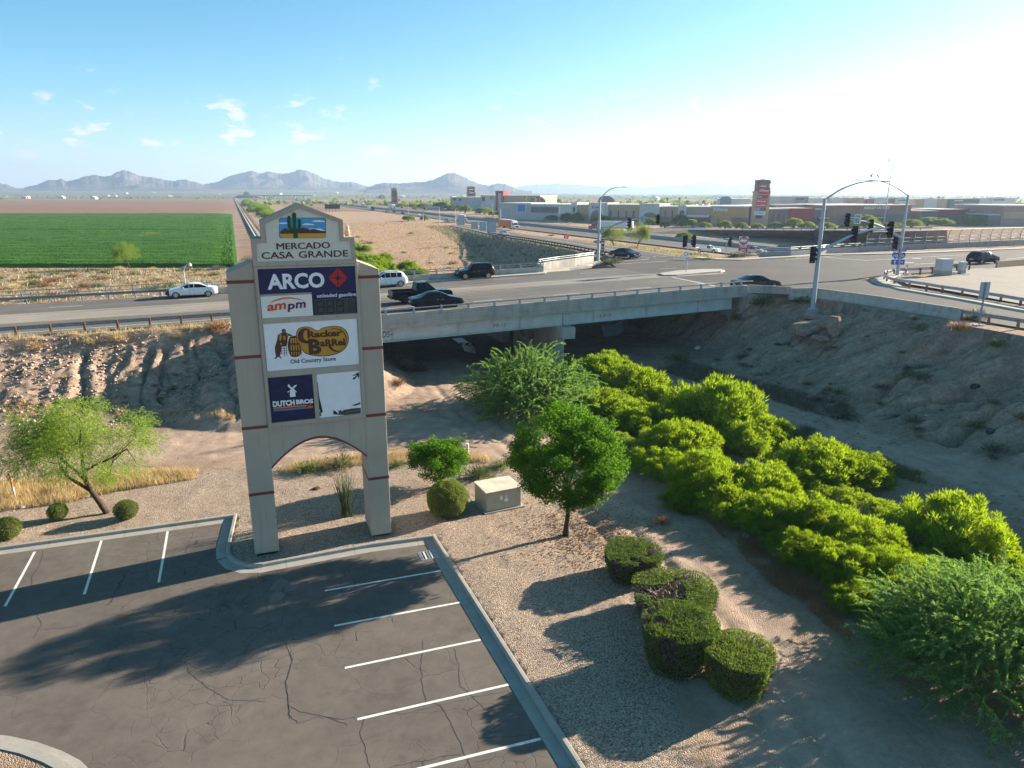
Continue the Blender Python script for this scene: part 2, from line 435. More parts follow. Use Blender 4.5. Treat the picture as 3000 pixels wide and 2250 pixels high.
M = dict(
 white_line=plain('white_line', (0.72, 0.70, 0.66), 0.7, var=0.18, scale=9),
 yellow_line=plain('yellow_line', (0.62, 0.40, 0.10), 0.7, var=0.25, scale=4),
 red=plain('red_reveal', (0.20, 0.045, 0.035), 0.6),
 cream=plain('cream_panel', (0.66, 0.63, 0.54), 0.6, var=0.05),
 brown=plain('brown_letter', (0.085, 0.034, 0.026), 0.5, var=0.06),
 navy=plain('navy_panel', (0.012, 0.014, 0.075), 0.45, var=0.15),
 navy2=plain('navy_faded_panel', (0.008, 0.016, 0.065), 0.5, var=0.35),
 white=plain('white_panel', (0.80, 0.82, 0.84), 0.45, var=0.04),
 white2=plain('stained_white_panel', (0.78, 0.76, 0.68), 0.55, var=0.07, scale=1.6),
 sred=plain('spark_red', (0.50, 0.018, 0.012), 0.45, var=0.05),
 skyblue=plain('painted_sky', (0.075, 0.33, 0.60), 0.5, var=0.05),
 sand=plain('painted_sand', (0.62, 0.33, 0.04), 0.5, var=0.05),
 mount=plain('painted_mountain', (0.095, 0.042, 0.032), 0.5, var=0.06),
 cactus=plain('painted_cactus', (0.012, 0.085, 0.022), 0.5, var=0.08),
 black=plain('black_paint', (0.012, 0.012, 0.013), 0.5, var=0.2),
 dark=plain('dark_plastic', (0.02, 0.02, 0.022), 0.55, var=0.2),
 led=plain('price_display_face', (0.048, 0.060, 0.062), 0.4, var=0.15),
 ledseg=plain('price_segment', (0.018, 0.022, 0.018), 0.5, var=0.2),
 gold=plain('gold_print', (0.55, 0.27, 0.025), 0.5, var=0.05),
 orange=plain('orange_print', (0.70, 0.19, 0.02), 0.5, var=0.08),
 redor=plain('red_orange_print', (0.62, 0.085, 0.03), 0.5, var=0.08),
 plum=plain('plum_print', (0.12, 0.016, 0.12), 0.5, var=0.08),
 bluep=plain('blue_print', (0.06, 0.20, 0.52), 0.5, var=0.08),
 steel=plain('galvanised_steel', (0.42, 0.45, 0.48), 0.42, 0.5, 0.6, 0.12, 6),
 grail=plain('weathered_rail_steel', (0.26, 0.29, 0.32), 0.5, 0.5, 0.5, 0.2, 5),
 pole=plain('painted_pole', (0.36, 0.42, 0.48), 0.45, 0.4, 0.2, 0.1),
 polew=plain('pale_pole', (0.60, 0.60, 0.56), 0.5),
 girder=plain('pale_blue_girder', (0.50, 0.535, 0.52), 0.55, 0.3, 0, 0.12, 1.2),
 wood=plain('post_wood', (0.19, 0.115, 0.065), 0.85, 0.15, 0, 0.35, 6, 0.3),
 bark=plain('bark', (0.060, 0.045, 0.034), 0.9, 0.1, 0, 0.4, 9, 0.5),
 twig=plain('grey_twig', (0.17, 0.13, 0.10), 0.9, 0.1, 0, 0.3, 9),
 cabinet=plain('cabinet_paint', (0.40, 0.385, 0.29), 0.55, var=0.08),
 cabtop=plain('cabinet_roof', (0.66, 0.60, 0.47), 0.5, var=0.2, scale=1.5),
 rock=plain('rock', (0.27, 0.205, 0.165), 0.9, 0.1, 0, 0.35, 3, 0.5),
 rockd=plain('dark_rock', (0.09, 0.06, 0.055), 0.9, 0.1, 0, 0.3, 5, 0.4),
 glass=plain('car_glass', (0.006, 0.007, 0.009), 0.08, 0.35, var=0.0),
 tyre=plain('tyre_rubber', (0.012, 0.012, 0.012), 0.85, 0.2, var=0.2),
 rim=plain('alloy_rim', (0.55, 0.55, 0.56), 0.3, 0.5, 0.8, 0.05),
 chrome=plain('chrome', (0.7, 0.7, 0.7), 0.12, 0.5, 1.0, 0.02),
 headl=plain('headlamp', (0.75, 0.78, 0.8), 0.08, 0.6, var=0.02),
 taill=plain('tail_lamp', (0.28, 0.012, 0.012), 0.15, 0.5, var=0.02),
 pblack=plain('black_car_paint', (0.006, 0.007, 0.010), 0.25, 0.2, var=0.0, coat=0.08),
 pwhite=plain('white_car_paint', (0.74, 0.75, 0.76), 0.25, 0.5, var=0.01, coat=0.8),
 psilver=plain('silver_car_paint', (0.42, 0.44, 0.47), 0.22, 0.5, 0.4, 0.01, coat=0.8),
 pblue=plain('dark_blue_car_paint', (0.008, 0.010, 0.020), 0.25, 0.2, var=0.0, coat=0.08),
 pred=plain('red_truck_paint', (0.35, 0.02, 0.02), 0.3, 0.5, coat=0.5),
 trailero=plain('orange_trailer', (0.62, 0.17, 0.03), 0.5),
 trailerw=plain('white_trailer', (0.72, 0.73, 0.74), 0.45),
 signblue=plain('sign_blue', (0.02, 0.12, 0.42), 0.4, var=0.03),
 signred=plain('sign_red', (0.48, 0.02, 0.03), 0.4, var=0.03),
 signback=plain('sign_back_aluminium', (0.40, 0.46, 0.52), 0.5, 0.4, 0.2, 0.06),
 stone=plain('loose_stone', (0.37, 0.29, 0.235), 0.9, 0.1, 0, 0.4, 0.9),
 tarp=plain('pale_tarp', (0.35, 0.36, 0.36), 0.7),
 paper=plain('white_litter', (0.75, 0.76, 0.78), 0.7),
 straw=leafmat('dry_straw', (0.42, 0.30, 0.14), (0.60, 0.46, 0.24), (0.74, 0.62, 0.38), 0.3, 0.5),
 drybrown=leafmat('dry_brown_leaf', (0.16, 0.085, 0.045), (0.30, 0.17, 0.085), (0.42, 0.27, 0.14), 0.25, 0.8),
 broom=leafmat('desert_broom_leaf', (0.050, 0.12, 0.008), (0.155, 0.285, 0.014), (0.33, 0.44, 0.020), 0.5, 0.8, (0.38, 0.50, 0.012)),
 mesq=leafmat('mesquite_leaf', (0.055, 0.125, 0.040), (0.13, 0.25, 0.075), (0.25, 0.38, 0.10), 0.45, 0.7, (0.26, 0.44, 0.06)),
 elm=leafmat('elm_leaf', (0.024, 0.085, 0.006), (0.065, 0.18, 0.010), (0.13, 0.28, 0.016), 0.45, 1.2, (0.17, 0.36, 0.010)),
 palo=leafmat('palo_verde_leaf', (0.11, 0.19, 0.030), (0.25, 0.37, 0.05), (0.44, 0.52, 0.09), 0.42, 1.0, (0.30, 0.42, 0.04)),
 hedge=leafmat('hedge_leaf', (0.060, 0.115, 0.018), (0.17, 0.26, 0.036), (0.34, 0.40, 0.065), 0.45, 2.5),
 hedgetwig=leafmat('hedge_twig', (0.10, 0.082, 0.062), (0.17, 0.14, 0.10), (0.24, 0.20, 0.15), 0.1, 3.0),
 scrub=leafmat('scrub_leaf', (0.070, 0.085, 0.035), (0.14, 0.155, 0.06), (0.24, 0.23, 0.10), 0.3, 1.5),
 scrubg=leafmat('green_scrub_leaf', (0.05, 0.085, 0.022), (0.11, 0.165, 0.04), (0.20, 0.26, 0.07), 0.35, 1.5),
 grey=leafmat('grey_scrub_leaf', (0.075, 0.080, 0.058), (0.13, 0.135, 0.095), (0.22, 0.21, 0.15), 0.25, 1.5),
 mall=leafmat('mall_tree_leaf', (0.055, 0.10, 0.012), (0.15, 0.23, 0.022), (0.28, 0.36, 0.035), 0.42, 0.5, (0.30, 0.38, 0.02)),
 reed=leafmat('reed_stem', (0.070, 0.105, 0.05), (0.13, 0.19, 0.07), (0.23, 0.29, 0.12), 0.3, 2.0),
 crop=leafmat('crop_leaf', (0.020, 0.070, 0.006), (0.042, 0.125, 0.010), (0.075, 0.18, 0.018), 0.35, 0.08),
)
# ------------------------------------------------------------------ mesh helpers
class MB:
 def __init__(s):
  s.v, s.f, s.mi = [], [], []
 def add(s, verts, faces, mi=0):
  o = len(s.v)
  s.v.extend(tuple(q) for q in verts)
  s.f.extend(tuple(i + o for i in f) for f in faces)
  s.mi.extend([mi] * len(faces))
  return s
 def box(s, lo, hi, mi=0, m=None):
  x0, y0, z0 = lo
  x1, y1, z1 = hi
  vs = [Vector(q) for q in ((x0, y0, z0), (x1, y0, z0), (x1, y1, z0), (x0, y1, z0), (x0, y0, z1), (x1, y0, z1), (x1, y1, z1), (x0, y1, z1))]
  if m is not None:
   vs = [m @ q for q in vs]
  return s.add(vs, [(0, 3, 2, 1), (4, 5, 6, 7), (0, 1, 5, 4), (1, 2, 6, 5), (2, 3, 7, 6), (3, 0, 4, 7)], mi)
 def cbox(s, c, size, mi=0, rz=0.0):
  m = Matrix.Translation(Vector(c)) @ Matrix.Rotation(rz, 4, 'Z')
  h = [q / 2 for q in size]
  return s.box((-h[0], -h[1], -h[2]), (h[0], h[1], h[2]), mi, m)
 def tube(s, pts, radii, n=8, mi=0, cap=True):
  pts = [Vector(p) for p in pts]
  if not hasattr(radii, '__len__'):
   radii = [radii] * len(pts)
  rings = []
  for i, p in enumerate(pts):
   d = (pts[min(i + 1, len(pts) - 1)] - pts[max(i - 1, 0)]).normalized()
   a = d.orthogonal().normalized() if i == 0 else (rings_a - d * rings_a.dot(d)).normalized()
   rings_a = a
   b = d.cross(a)
   rings.append([p + (a * math.cos(2 * math.pi * k / n) + b * math.sin(2 * math.pi * k / n)) * radii[i] for k in range(n)])
  vs = [q for r in rings for q in r]
  fs = []
  for i in range(len(pts) - 1):
   for k in range(n):
    fs.append((i * n + k, i * n + (k + 1) % n, (i + 1) * n + (k + 1) % n, (i + 1) * n + k))
  if cap:
   fs.append(tuple(range(n))[::-1])
   fs.append(tuple((len(pts) - 1) * n + k for k in range(n)))
  return s.add(vs, fs, mi)
 def prism(s, poly, a, b, mi=0, conv=None):
  """poly: 2d outline (ccw) extruded between depth a and b; conv(x, y, d) -> 3d"""
  conv = conv or (lambda x, y, d: (x, y, d))
  n = len(poly)
  vs = [conv(x, y, a) for x, y in poly] + [conv(x, y, b) for x, y in poly]
  fs = [tuple(range(n))[::-1], tuple(range(n, 2 * n))]
  for i in range(n):
   j = (i + 1) % n
   fs.append((i, j, n + j, n + i))
  return s.add(vs, fs, mi)
 def sweep(s, path, profile, mi=0, closed=False, cap=True):
  """profile: list of (side, up) swept along a path of 3d points; side is to the right of travel"""
  path = [Vector(p) for p in path]
  n = len(profile)
  vs = []
  for i, p in enumerate(path):
   a = path[i] - path[i - 1] if (i > 0 or closed) else path[1] - path[0]
   b = path[(i + 1) % len(path)] - path[i] if (i < len(path) - 1 or closed) else a
   a = Vector((a.x, a.y, 0)).normalized()
   b = Vector((b.x, b.y, 0)).normalized()
   d = (a + b)
   d = d.normalized() if d.length > 1e-6 else a
   k = 1.0 / max(0.35, d.dot(a))
   r = Vector((d.y, -d.x, 0)) * k
   for sd, upz in profile:
    vs.append(p + r * sd + Vector((0, 0, upz)))
  fs = []
  m = len(path)
  for i in range(m if closed else m - 1):
   j = (i + 1) % m
   for k in range(n):
    q = (k + 1) % n
    fs.append((i * n + k, j * n + k, j * n + q, i * n + q))
  if cap and not closed:
   fs.append(tuple(range(n)))
   fs.append(tuple((m - 1) * n + k for k in range(n))[::-1])
  return s.add(vs, fs, mi)
 def lathe(s, prof, c=(0, 0, 0), n=16, mi=0):
  c = Vector(c)
  vs = []
  for r, z in prof:
   for k in range(n):
    a = 2 * math.pi * k / n
    vs.append(c + Vector((r * math.cos(a), r * math.sin(a), z)))
  fs = []
  for i in range(len(prof) - 1):
   for k in range(n):
    fs.append((i * n + k, i * n + (k + 1) % n, (i + 1) * n + (k + 1) % n, (i + 1) * n + k))
  fs.append(tuple(range(n))[::-1])
  fs.append(tuple((len(prof) - 1) * n + k for k in range(n)))
  return s.add(vs, fs, mi)
 def mesh(s, name, mats, smooth=False):
  me = bpy.data.meshes.new(name)
  me.from_pydata(s.v, [], s.f)
  for m in (mats if isinstance(mats, (list, tuple)) else [mats]):
   me.materials.append(m)
  if len(me.materials) > 1:
   me.polygons.foreach_set('material_index', s.mi)
  if smooth:
   me.polygons.foreach_set('use_smooth', [True] * len(me.polygons))
  bm = bmesh.new()
  bm.from_mesh(me)
  bmesh.ops.recalc_face_normals(bm, faces=bm.faces)
  bm.to_mesh(me)
  bm.free()
  me.update()
  return me
 def obj(s, name, mats, parent=None, smooth=False, bevel=0.0):
  return link(name, s.mesh(name, mats, smooth), parent, bevel)
def link(name, me, parent=None, bevel=0.0):
 o = bpy.data.objects.new(name, me)
 COL.objects.link(o)
 if parent is not None:
  o.parent = parent
 if bevel:
  b = o.modifiers.new('bevel', 'BEVEL')
  b.width = bevel
  b.segments = 2
  b.limit_method = 'ANGLE'
 return o
def trimesh(name, verts, tris, mat, smooth=False):
 """fast mesh from numpy arrays"""
 me = bpy.data.meshes.new(name)
 verts = np.ascontiguousarray(verts, dtype=np.float32)
 tris = np.ascontiguousarray(tris, dtype=np.int32)
 k = tris.shape[1]
 me.vertices.add(len(verts))
 me.vertices.foreach_set('co', verts.ravel())
 me.loops.add(tris.size)
 me.loops.foreach_set('vertex_index', tris.ravel())
 me.polygons.add(len(tris))
 me.polygons.foreach_set('loop_start', np.arange(0, tris.size, k, dtype=np.int32))
 me.polygons.foreach_set('loop_total', np.full(len(tris), k, dtype=np.int32))
 if smooth:
  me.polygons.foreach_set('use_smooth', np.ones(len(tris), dtype=bool))
 for m in (mat if isinstance(mat, (list, tuple)) else [mat]):
  me.materials.append(m)
 me.update(calc_edges=True)
 me.validate()
 return me
def thing(name, label, cat, loc=(0, 0, 0), rz=0.0, group=None):
 o = bpy.data.objects.new(name, None)
 COL.objects.link(o)
 o.empty_display_size = 0.3
 o.location = loc
 o.rotation_euler = (0, 0, rz)
 return tag(o, label, cat, group)
def tag(o, label=None, cat=None, group=None, kind=None):
 if label:
  o['label'] = label
 if cat:
  o['category'] = cat
 if group:
  o['group'] = group
 if kind:
  o['kind'] = kind
 return o
def struct(o, label=None):
 o['kind'] = 'structure'
 if label:
  o['label'] = label
 return o
def dup(root, loc, rz=0.0, label=None, group=None, scale=None):
 r = root.copy()
 COL.objects.link(r)
 r.location = loc
 r.rotation_euler = (0, 0, rz)
 if scale is not None:
  r.scale = scale if hasattr(scale, '__len__') else (scale,) * 3
 if label:
  r['label'] = label
 if group:
  r['group'] = group
 for ch in list(root.children):
  c = ch.copy()
  COL.objects.link(c)
  c.parent = r
  for g in list(ch.children):
   d = g.copy()
   COL.objects.link(d)
   d.parent = c
 return r
_TXT = {}
def textmesh(body, mat, w, h, depth=0.02, bold=0.0, shear=0.0, fit=True, name='lettering'):
 """flat raised letters in the XY plane, fitted to a box w x h, lower left at the origin"""
 cu = bpy.data.curves.new('t', 'FONT')
 cu.body = body
 cu.size = 1.0
 cu.extrude = 0.01
 cu.offset = bold
 cu.shear = shear
 cu.resolution_u = 3
 ob = bpy.data.objects.new('t', cu)
 me = bpy.data.meshes.new_from_object(ob)
 bpy.data.objects.remove(ob)
 bpy.data.curves.remove(cu)
 me.name = name
 n = len(me.vertices)
 co = np.empty(n * 3, dtype=np.float32)
 me.vertices.foreach_get('co', co)
 co = co.reshape(-1, 3)
 mn, mx = co.min(0), co.max(0)
 co = co - mn
 sz = np.maximum(mx - mn, 1e-6)
 co[:, 0] *= w / sz[0]
 co[:, 1] *= h / sz[1]
 co[:, 2] *= depth / sz[2]
 me.vertices.foreach_set('co', co.ravel())
 me.materials.clear()
 me.materials.append(mat)
 me.update()
 return me
def xf_mesh(me, fn):
 n = len(me.vertices)
 co = np.empty(n * 3, dtype=np.float32)
 me.vertices.foreach_get('co', co)
 co = fn(co.reshape(-1, 3).astype(np.float64))
 me.vertices.foreach_set('co', np.ascontiguousarray(co, dtype=np.float32).ravel())
 me.update()
 return me
# ------------------------------------------------------------------ value noise on numpy arrays
_PERM = np.random.default_rng(5).random((256, 256))
def vnoise(x, y):
 xi = np.floor(x).astype(int)
 yi = np.floor(y).astype(int)
 fx, fy = x - xi, y - yi
 fx = fx * fx * (3 - 2 * fx)
 fy = fy * fy * (3 - 2 * fy)
 a = _PERM[xi & 255, yi & 255]
 b = _PERM[(xi + 1) & 255, yi & 255]
 c = _PERM[xi & 255, (yi + 1) & 255]
 d = _PERM[(xi + 1) & 255, (yi + 1) & 255]
 return (a * (1 - fx) + b * fx) * (1 - fy) + (c * (1 - fx) + d * fx) * fy
def fbm(x, y, o=4, gain=0.5):
 s, a, t = 0.0, 1.0, 0.0
 for k in range(o):
  s = s + a * vnoise(x * 2 ** k + 17.3 * k, y * 2 ** k + 9.1 * k)
  t += a
  a *= gain
 return s / t
def seg_dist(x, y, a, b):
 """distance to a segment and the position along it (0..1)"""
 ax, ay, bx, by = a[0], a[1], b[0], b[1]
 dx, dy = bx - ax, by - ay
 L = dx * dx + dy * dy + 1e-9
 t = np.clip(((x - ax) * dx + (y - ay) * dy) / L, 0, 1)
 return np.hypot(x - (ax + t * dx), y - (ay + t * dy)), t
def poly_dist(x, y, P):
 """distance outside a polygon (0 inside)"""
 d = np.full(np.shape(x), 1e9)
 inside = np.zeros(np.shape(x), bool)
 n = len(P)
 for i in range(n):
  a, b = P[i], P[(i + 1) % n]
  d = np.minimum(d, seg_dist(x, y, a, b)[0])
  c = ((a[1] > y) != (b[1] > y)) & (x < (b[0] - a[0]) * (y - a[1]) / (b[1] - a[1] + 1e-12) + a[0])
  inside ^= c
 return np.where(inside, 0.0, d), inside, d
def line_dist(x, y, P, vals=None):
 d = np.full(np.shape(x), 1e9)
 z = np.zeros(np.shape(x))
 for i in range(len(P) - 1):
  q, t = seg_dist(x, y, P[i], P[i + 1])
  m = q < d
  d = np.where(m, q, d)
  if vals is not None:
   z = np.where(m, vals[i] * (1 - t) + vals[i + 1] * t, z)
 return (d, z) if vals is not None else d
def sstep(a, b, x):
 t = np.clip((x - a) / (b - a), 0, 1)
 return t * t * (3 - 2 * t)
# ------------------------------------------------------------------ layout of the land
RE = Vector((0.931, 0.366, 0))     # along the overpass road, to the right
RN = Vector((-0.366, 0.931, 0))    # across it, away from the camera
def S_of(p):
 return p[0] * RE.x + p[1] * RE.y
def T_of(p):
 return p[0] * RN.x + p[1] * RN.y
def st(s, t, z=0.0):
 return Vector((RE.x * s + RN.x * t, RE.y * s + RN.y * t, z))
_RS, _RZ = [-60, -25, 12, 48, 62], [4.75, 4.95, 5.35, 6.15, 6.25]
def zr(s):
 return np.interp(s, _RS, _RZ)
def rd(u, v, dz=0.0):
 z = 5.5
 for _ in range(12):
  p = at(u, v, z + dz)
  z = float(zr(S_of(p)))
 p.z = z
 return p
# near edge of the road on the bank left of the sign, far edge, parapets
nearL = [rd(0, 729), rd(250, 708), rd(490, 688)]
farL = [rd(0, 663), rd(250, 646), rd(497, 632)]
nearP = [rd(u, v, 0.85) for u, v in ((1000, 666), (1100, 657), (1200, 647.5), (1300, 639), (1400, 632), (1500, 625.5), (1600, 621))]
farP = [rd(u, v, 0.85) for u, v in ((830, 598), (960, 590), (1080, 582), (1160, 576.5))]
_tn = sum(T_of(p) for p in nearP) / len(nearP)
SA, SP, SB = 9.5, 29.5, 51.0     # left abutment, pier line, right abutment
# ------------------------------------------------------------------ terrain
POLY_L = [st(-320, 67.9), st(1.5, 67.9), st(3.5, 61.2), st(6.5, 61.2), st(6.5, 90.3), st(-320, 90.6)]
POLY_R = [st(SB + 2.0, 60.5), st(54.6, 57.0), st(54.9, 53), st(54, 0), st(54, -60), st(84, -60), st(84, 45), st(150, 86), st(150, 99),
          st(72, 99), st(66, 97), st(52, 100), st(SB, 90)]
RAMP = [at(1412, 556, 6.2), at(1300, 536, 5.6), at(1184, 518, 4.6), at(1102, 507.5, 3.2), at(1044, 496, 1.6), at(990, 486, 0.5)]
RAMP_Z = [6.1, 5.5, 4.5, 3.1, 1.5, 0.4]
KTOP = [at(-260, 1225, 0.15), at(0, 1183, 0.15), at(504, 1113, 0.15), at(489, 1178, 0.15), at(491, 1198, 0.15), at(506, 1212, 0.15), at(532, 1220, 0.15),
  at(566, 1219, 0.15), at(690, 1196, 0.15), at(800, 1176, 0.15), at(934, 1158, 0.15), at(1252, 1659, 0.15), at(1430, 1940, 0.15)]
LOT = [Vector((p.x, p.y, 0)) for p in KTOP] + [Vector((2.5, 2, 0)), Vector((-70, 2, 0)), Vector((-70, 22, 0))]
WASH = [Vector(q) for q in ((34, 2, 0), (29, 16, 0), (24, 27, 0), (19.5, 37, 0), (15, 47, 0), (9, 57, 0), (1, 72, 0), (-10, 100, 0), (-28, 155, 0), (-65, 245, 0), (-160, 492, 0), (-681, 1843, 0))]
CANAL_X = [(-62, 166), (-704, 1843)]
FWM = [Vector((-806, 2409 + 60, 0)), Vector((-62, 553, 0)), Vector((4.8, 374, 0)), Vector((68, 223, 0)), Vector((100, 143, 0)), Vector((160, -5, 0))]
def canal_side(x, y):
 """> 0 to the right of the canal road, metres"""
 (ax, ay), (bx, by) = CANAL_X
 L = math.hypot(bx - ax, by - ay)
 return ((x - ax) * (by - ay) - (y - ay) * (bx - ax)) / L
def terrain(x, y, detail=True):
 x = np.asarray(x, float)
 y = np.asarray(y, float)
 s = x * RE.x + y * RE.y
 t = x * RN.x + y * RN.y
 z = np.full(x.shape, 0.10)
 wd_ = line_dist(x, y, WASH)
 near = 1 - sstep(300, 420, y)
 z = z - 0.75 * (1 - sstep(1.5, 6.5, wd_)) * near
 road = zr(s) - 0.12
 dL, iL, eL = poly_dist(x, y, POLY_L)
 dR, iR, eR = poly_dist(x, y, POLY_R)
 wig = (fbm(x * 0.16, y * 0.16, 3) - 0.5) * 2
 zl = road - 0.55 * sstep(0.6, 1.5, dL + wig * 0.8) - (0.43 + 0.2 * sstep(3, 9, s)) * np.maximum(0, dL - 0.5)
 zrr = road - (0.47 + 0.5 * sstep(55.5, 57.5, t)) * np.maximum(0, dR - 0.6)
 dP, zP = line_dist(x, y, RAMP, RAMP_Z)
 zp = zP - 0.08 - 0.5 * np.maximum(0, dP - 7.0)
 top = np.maximum(np.maximum(zl, zrr), zp)
 m = np.maximum(top, z)
 slope = sstep(0.25, 1.2, m - z) * (1 - np.where(iL | iR | (dP < 7.0), 1.0, 0.0))
 res = m
 if detail:
  # erosion gullies run down the banks
  isL = (zl >= zrr) & (zl > zp)
  wl = (fbm(s * 0.35, t * 0.35, 3) - 0.5) * 3.2
  gl = 1 - np.abs(2 * vnoise(s * 0.75 + wl * 0.30, t * 0.05) - 1)
  gl2 = 1 - np.abs(2 * vnoise(s * 2.1 + wl * 0.8, t * 0.12 + 40) - 1)
  front = (t < 72) & (s < 4.5)
  patch = 0.22 + 0.78 * sstep(-17, -9, s)
  cut = (gl ** 6 * 0.62 + gl2 ** 4 * 0.34) * patch
  res = res - np.where(isL & front, cut, 0) * slope * sstep(0.9, 2.2, dL) * (1 - sstep(8.5, 11.5, dL))
  wr = (fbm(s * 0.3 + 60, t * 0.3, 3) - 0.5) * 3.0
  q = t * 0.92 + s * 0.38
  gr = 1 - np.abs(2 * vnoise(q * 0.45 + wr * 0.6, s * 0.05 + 90) - 1)
  gr2 = 1 - np.abs(2 * vnoise(q * 1.2 + wr, s * 0.10 + 20) - 1)
  cutr = gr ** 6 * 1.7 + gr2 ** 4 * 0.6
  res = res - np.where((zrr > zl) & (zrr > zp), cutr, 0) * slope
  # rough ground
  rough = (fbm(x * 0.9, y * 0.9, 5, 0.6) - 0.5)
  rough2 = (fbm(x * 2.6 + 31, y * 2.6, 3, 0.6) - 0.5) * slope * np.where(isL & front, 0.26, 0.20)
  res = res + rough2
  res = res + rough * (0.16 + np.where(isL, 0.27, 0.40) * slope) * (1 - 0.75 * np.exp(-(line_dist(x, y, TRACKS[2]) / 1.8) ** 2)) * (1 - np.where(iL | iR | (dP < 7.0), 1.0, 0.0)) * (1 - 0.6 * sstep(100, 140, y))
  lump = (fbm(x * 0.06, y * 0.06, 3) - 0.5) * 1.0 * sstep(100, 150, y) * (1 - sstep(320, 420, y)) * (1 - slope) * sstep(4, 10, canal_side(x, y)) * sstep(20, 45, line_dist(x, y, FWM)) * (1 - np.where(iL | iR | (dP < 9.0), 1.0, 0.0))
  res = res + lump
  # wheel ruts of the dirt track
  rt = line_dist(x, y, TRACKS[0])
  res = res - 0.11 * np.exp(-((rt - 0.8) / 0.25) ** 2) * near - 0.045 * np.exp(-((rt - 2.0) / 0.2) ** 2) * near
 # parking lot bed lies lower than its paving
 _, iP, _ = poly_dist(x, y, LOT)
 flat = np.clip(1 - line_dist(x, y, [Vector((p.x, p.y, 0)) for p in KTOP]) / 1.2, 0, 1)
 res = res * (1 - flat) + (0.085) * flat
 res = np.where(iP, -0.35, res)
 # the plain climbs gently towards the hills on the left
 res = res + 52 * sstep(2300, 6800, y) * sstep(-0.05, 0.45, -x / np.maximum(y, 1) + 0.12)
 return res
TRACKS = [[at(u, v) for u, v in ((1880, 1800), (1720, 1600), (1560, 1400), (1440, 1260), (1340, 1160), (1235, 1050), (1120, 960), (1010, 890), (960, 835), (955, 790))],
          [at(u, v) for u, v in ((1060, 945), (900, 925), (700, 960), (420, 958), (180, 985), (-80, 1030))],
          [at(u, v) for u, v in ((1600, 850), (1680, 885), (1820, 930), (1960, 985), (2212, 1068), (2500, 1170))]]
def ground_hit(u, v, dz=0.0):
 """point of the bare ground under a pixel of the photograph"""
 r = ray(u, v)
 ts = np.geomspace(12, 4000, 3000)
 X, Y, Z = r[0] * ts, r[1] * ts, CAMH + r[2] * ts
 g = terrain(X, Y, False) + dz
 k = np.argmax(Z < g)
 if Z[k] >= g[k]:
  k = len(ts) - 1
 a, b = Z[k - 1] - g[k - 1], Z[k] - g[k]
 f = a / (a - b) if a != b else 0
 tt = ts[k - 1] + (ts[k] - ts[k - 1]) * f
 p = Vector((r[0] * tt, r[1] * tt, 0))
 p.z = float(terrain(np.array([p.x]), np.array([p.y]))[0])
 return p
def gz(p):
 return float(terrain(np.array([p[0]]), np.array([p[1]]))[0])
def _axis(lo, hi, step, far, gf):
 a = list(np.arange(lo, hi, step))
 d = step
 while a[-1] < far[1]:
  d *= gf
  a.append(a[-1] + d)
 d = step
 b = []
 x = lo
 while x > far[0]:
  d *= gf
  x -= d
  b.append(x)
 return np.array(b[::-1] + a)
GX = _axis(-54, 60, 0.21, (-11500, 11500), 1.11)
GY = _axis(12, 80, 0.21, (-420, 11500), 1.05)
XX, YY = np.meshgrid(GX, GY)
ZZ = terrain(XX, YY)
nx, ny = len(GX), len(GY)
ii = np.arange(nx * ny).reshape(ny, nx)
quads = np.stack([ii[:-1, :-1], ii[:-1, 1:], ii[1:, 1:], ii[1:, :-1]], -1).reshape(-1, 4)
gme = trimesh('ground', np.stack([XX, YY, ZZ], -1).reshape(-1, 3), quads, MATS['ground'], True)
ground = struct(link('ground', gme), 'dry sandy desert ground with eroded banks')
# what covers the ground where (kinds of soil, not light)
GRAVEL = [KTOP[0] + Vector((0, 0, 0))] + KTOP[1:12] + [at(1560, 1940), at(1480, 1659), at(1430, 1480), at(1400, 1300), at(1330, 1180), at(1262, 1085), at(1180, 1030), at(1040, 1018), at(860, 1004), at(700, 1004),
                                                       at(540, 1010), at(420, 1030), at(300, 1062), at(120, 1090), at(-80, 1112), at(-260, 1140)]
xs, ys = XX.ravel(), YY.ravel()
wob = (fbm(xs * 0.7, ys * 0.7, 4) - 0.5) * 1.6
dG, iG, eG = poly_dist(xs, ys, GRAVEL)
grav = np.where(iG, 1.0, 1 - sstep(0.0, 0.9, dG + wob))
tr = 1 - sstep(1.6, 3.4, line_dist(xs, ys, TRACKS[0]) + wob)
tr = np.maximum(tr, 1 - sstep(1.6, 4.2, line_dist(xs, ys, TRACKS[1]) + wob * 1.6))
tr = np.maximum(tr, 1 - sstep(1.6, 2.5, line_dist(xs, ys, TRACKS[2]) + wob * 0.7))
dL, iL, _ = poly_dist(xs, ys, POLY_L)
dR, iR, _ = poly_dist(xs, ys, POLY_R)
tr = tr * (1 - grav)
scree = np.maximum(np.where(dL < 14, 1 - sstep(8.5, 11.5, dL + wob * 1.5), 0), np.where(dR < 16, 0.85 * (1 - sstep(11, 14, dR + wob)), 0)) * (ys < 118)
dPp = line_dist(xs, ys, RAMP)
scree = np.maximum(scree, (1 - sstep(13, 19, dPp + wob * 2)) * 0.8)
cs = canal_side(xs, ys)
fw = line_dist(xs, ys, FWM)
scrub = np.maximum(sstep(1500, 1900, ys), sstep(200, 600, xs) * 0.7)
fieldm = np.where((cs < -9) & (ys > 560) & (ys < 1640), 1.0, 0)
fieldm = np.maximum(fieldm, np.where((cs > 60) & (ys > 640) & (ys < 1500) & (fw > 30), 0.9, 0))
fieldm = np.maximum(fieldm, np.where((cs < 5.5) & (cs > -0.5) & (ys > 150), 0.8, 0))
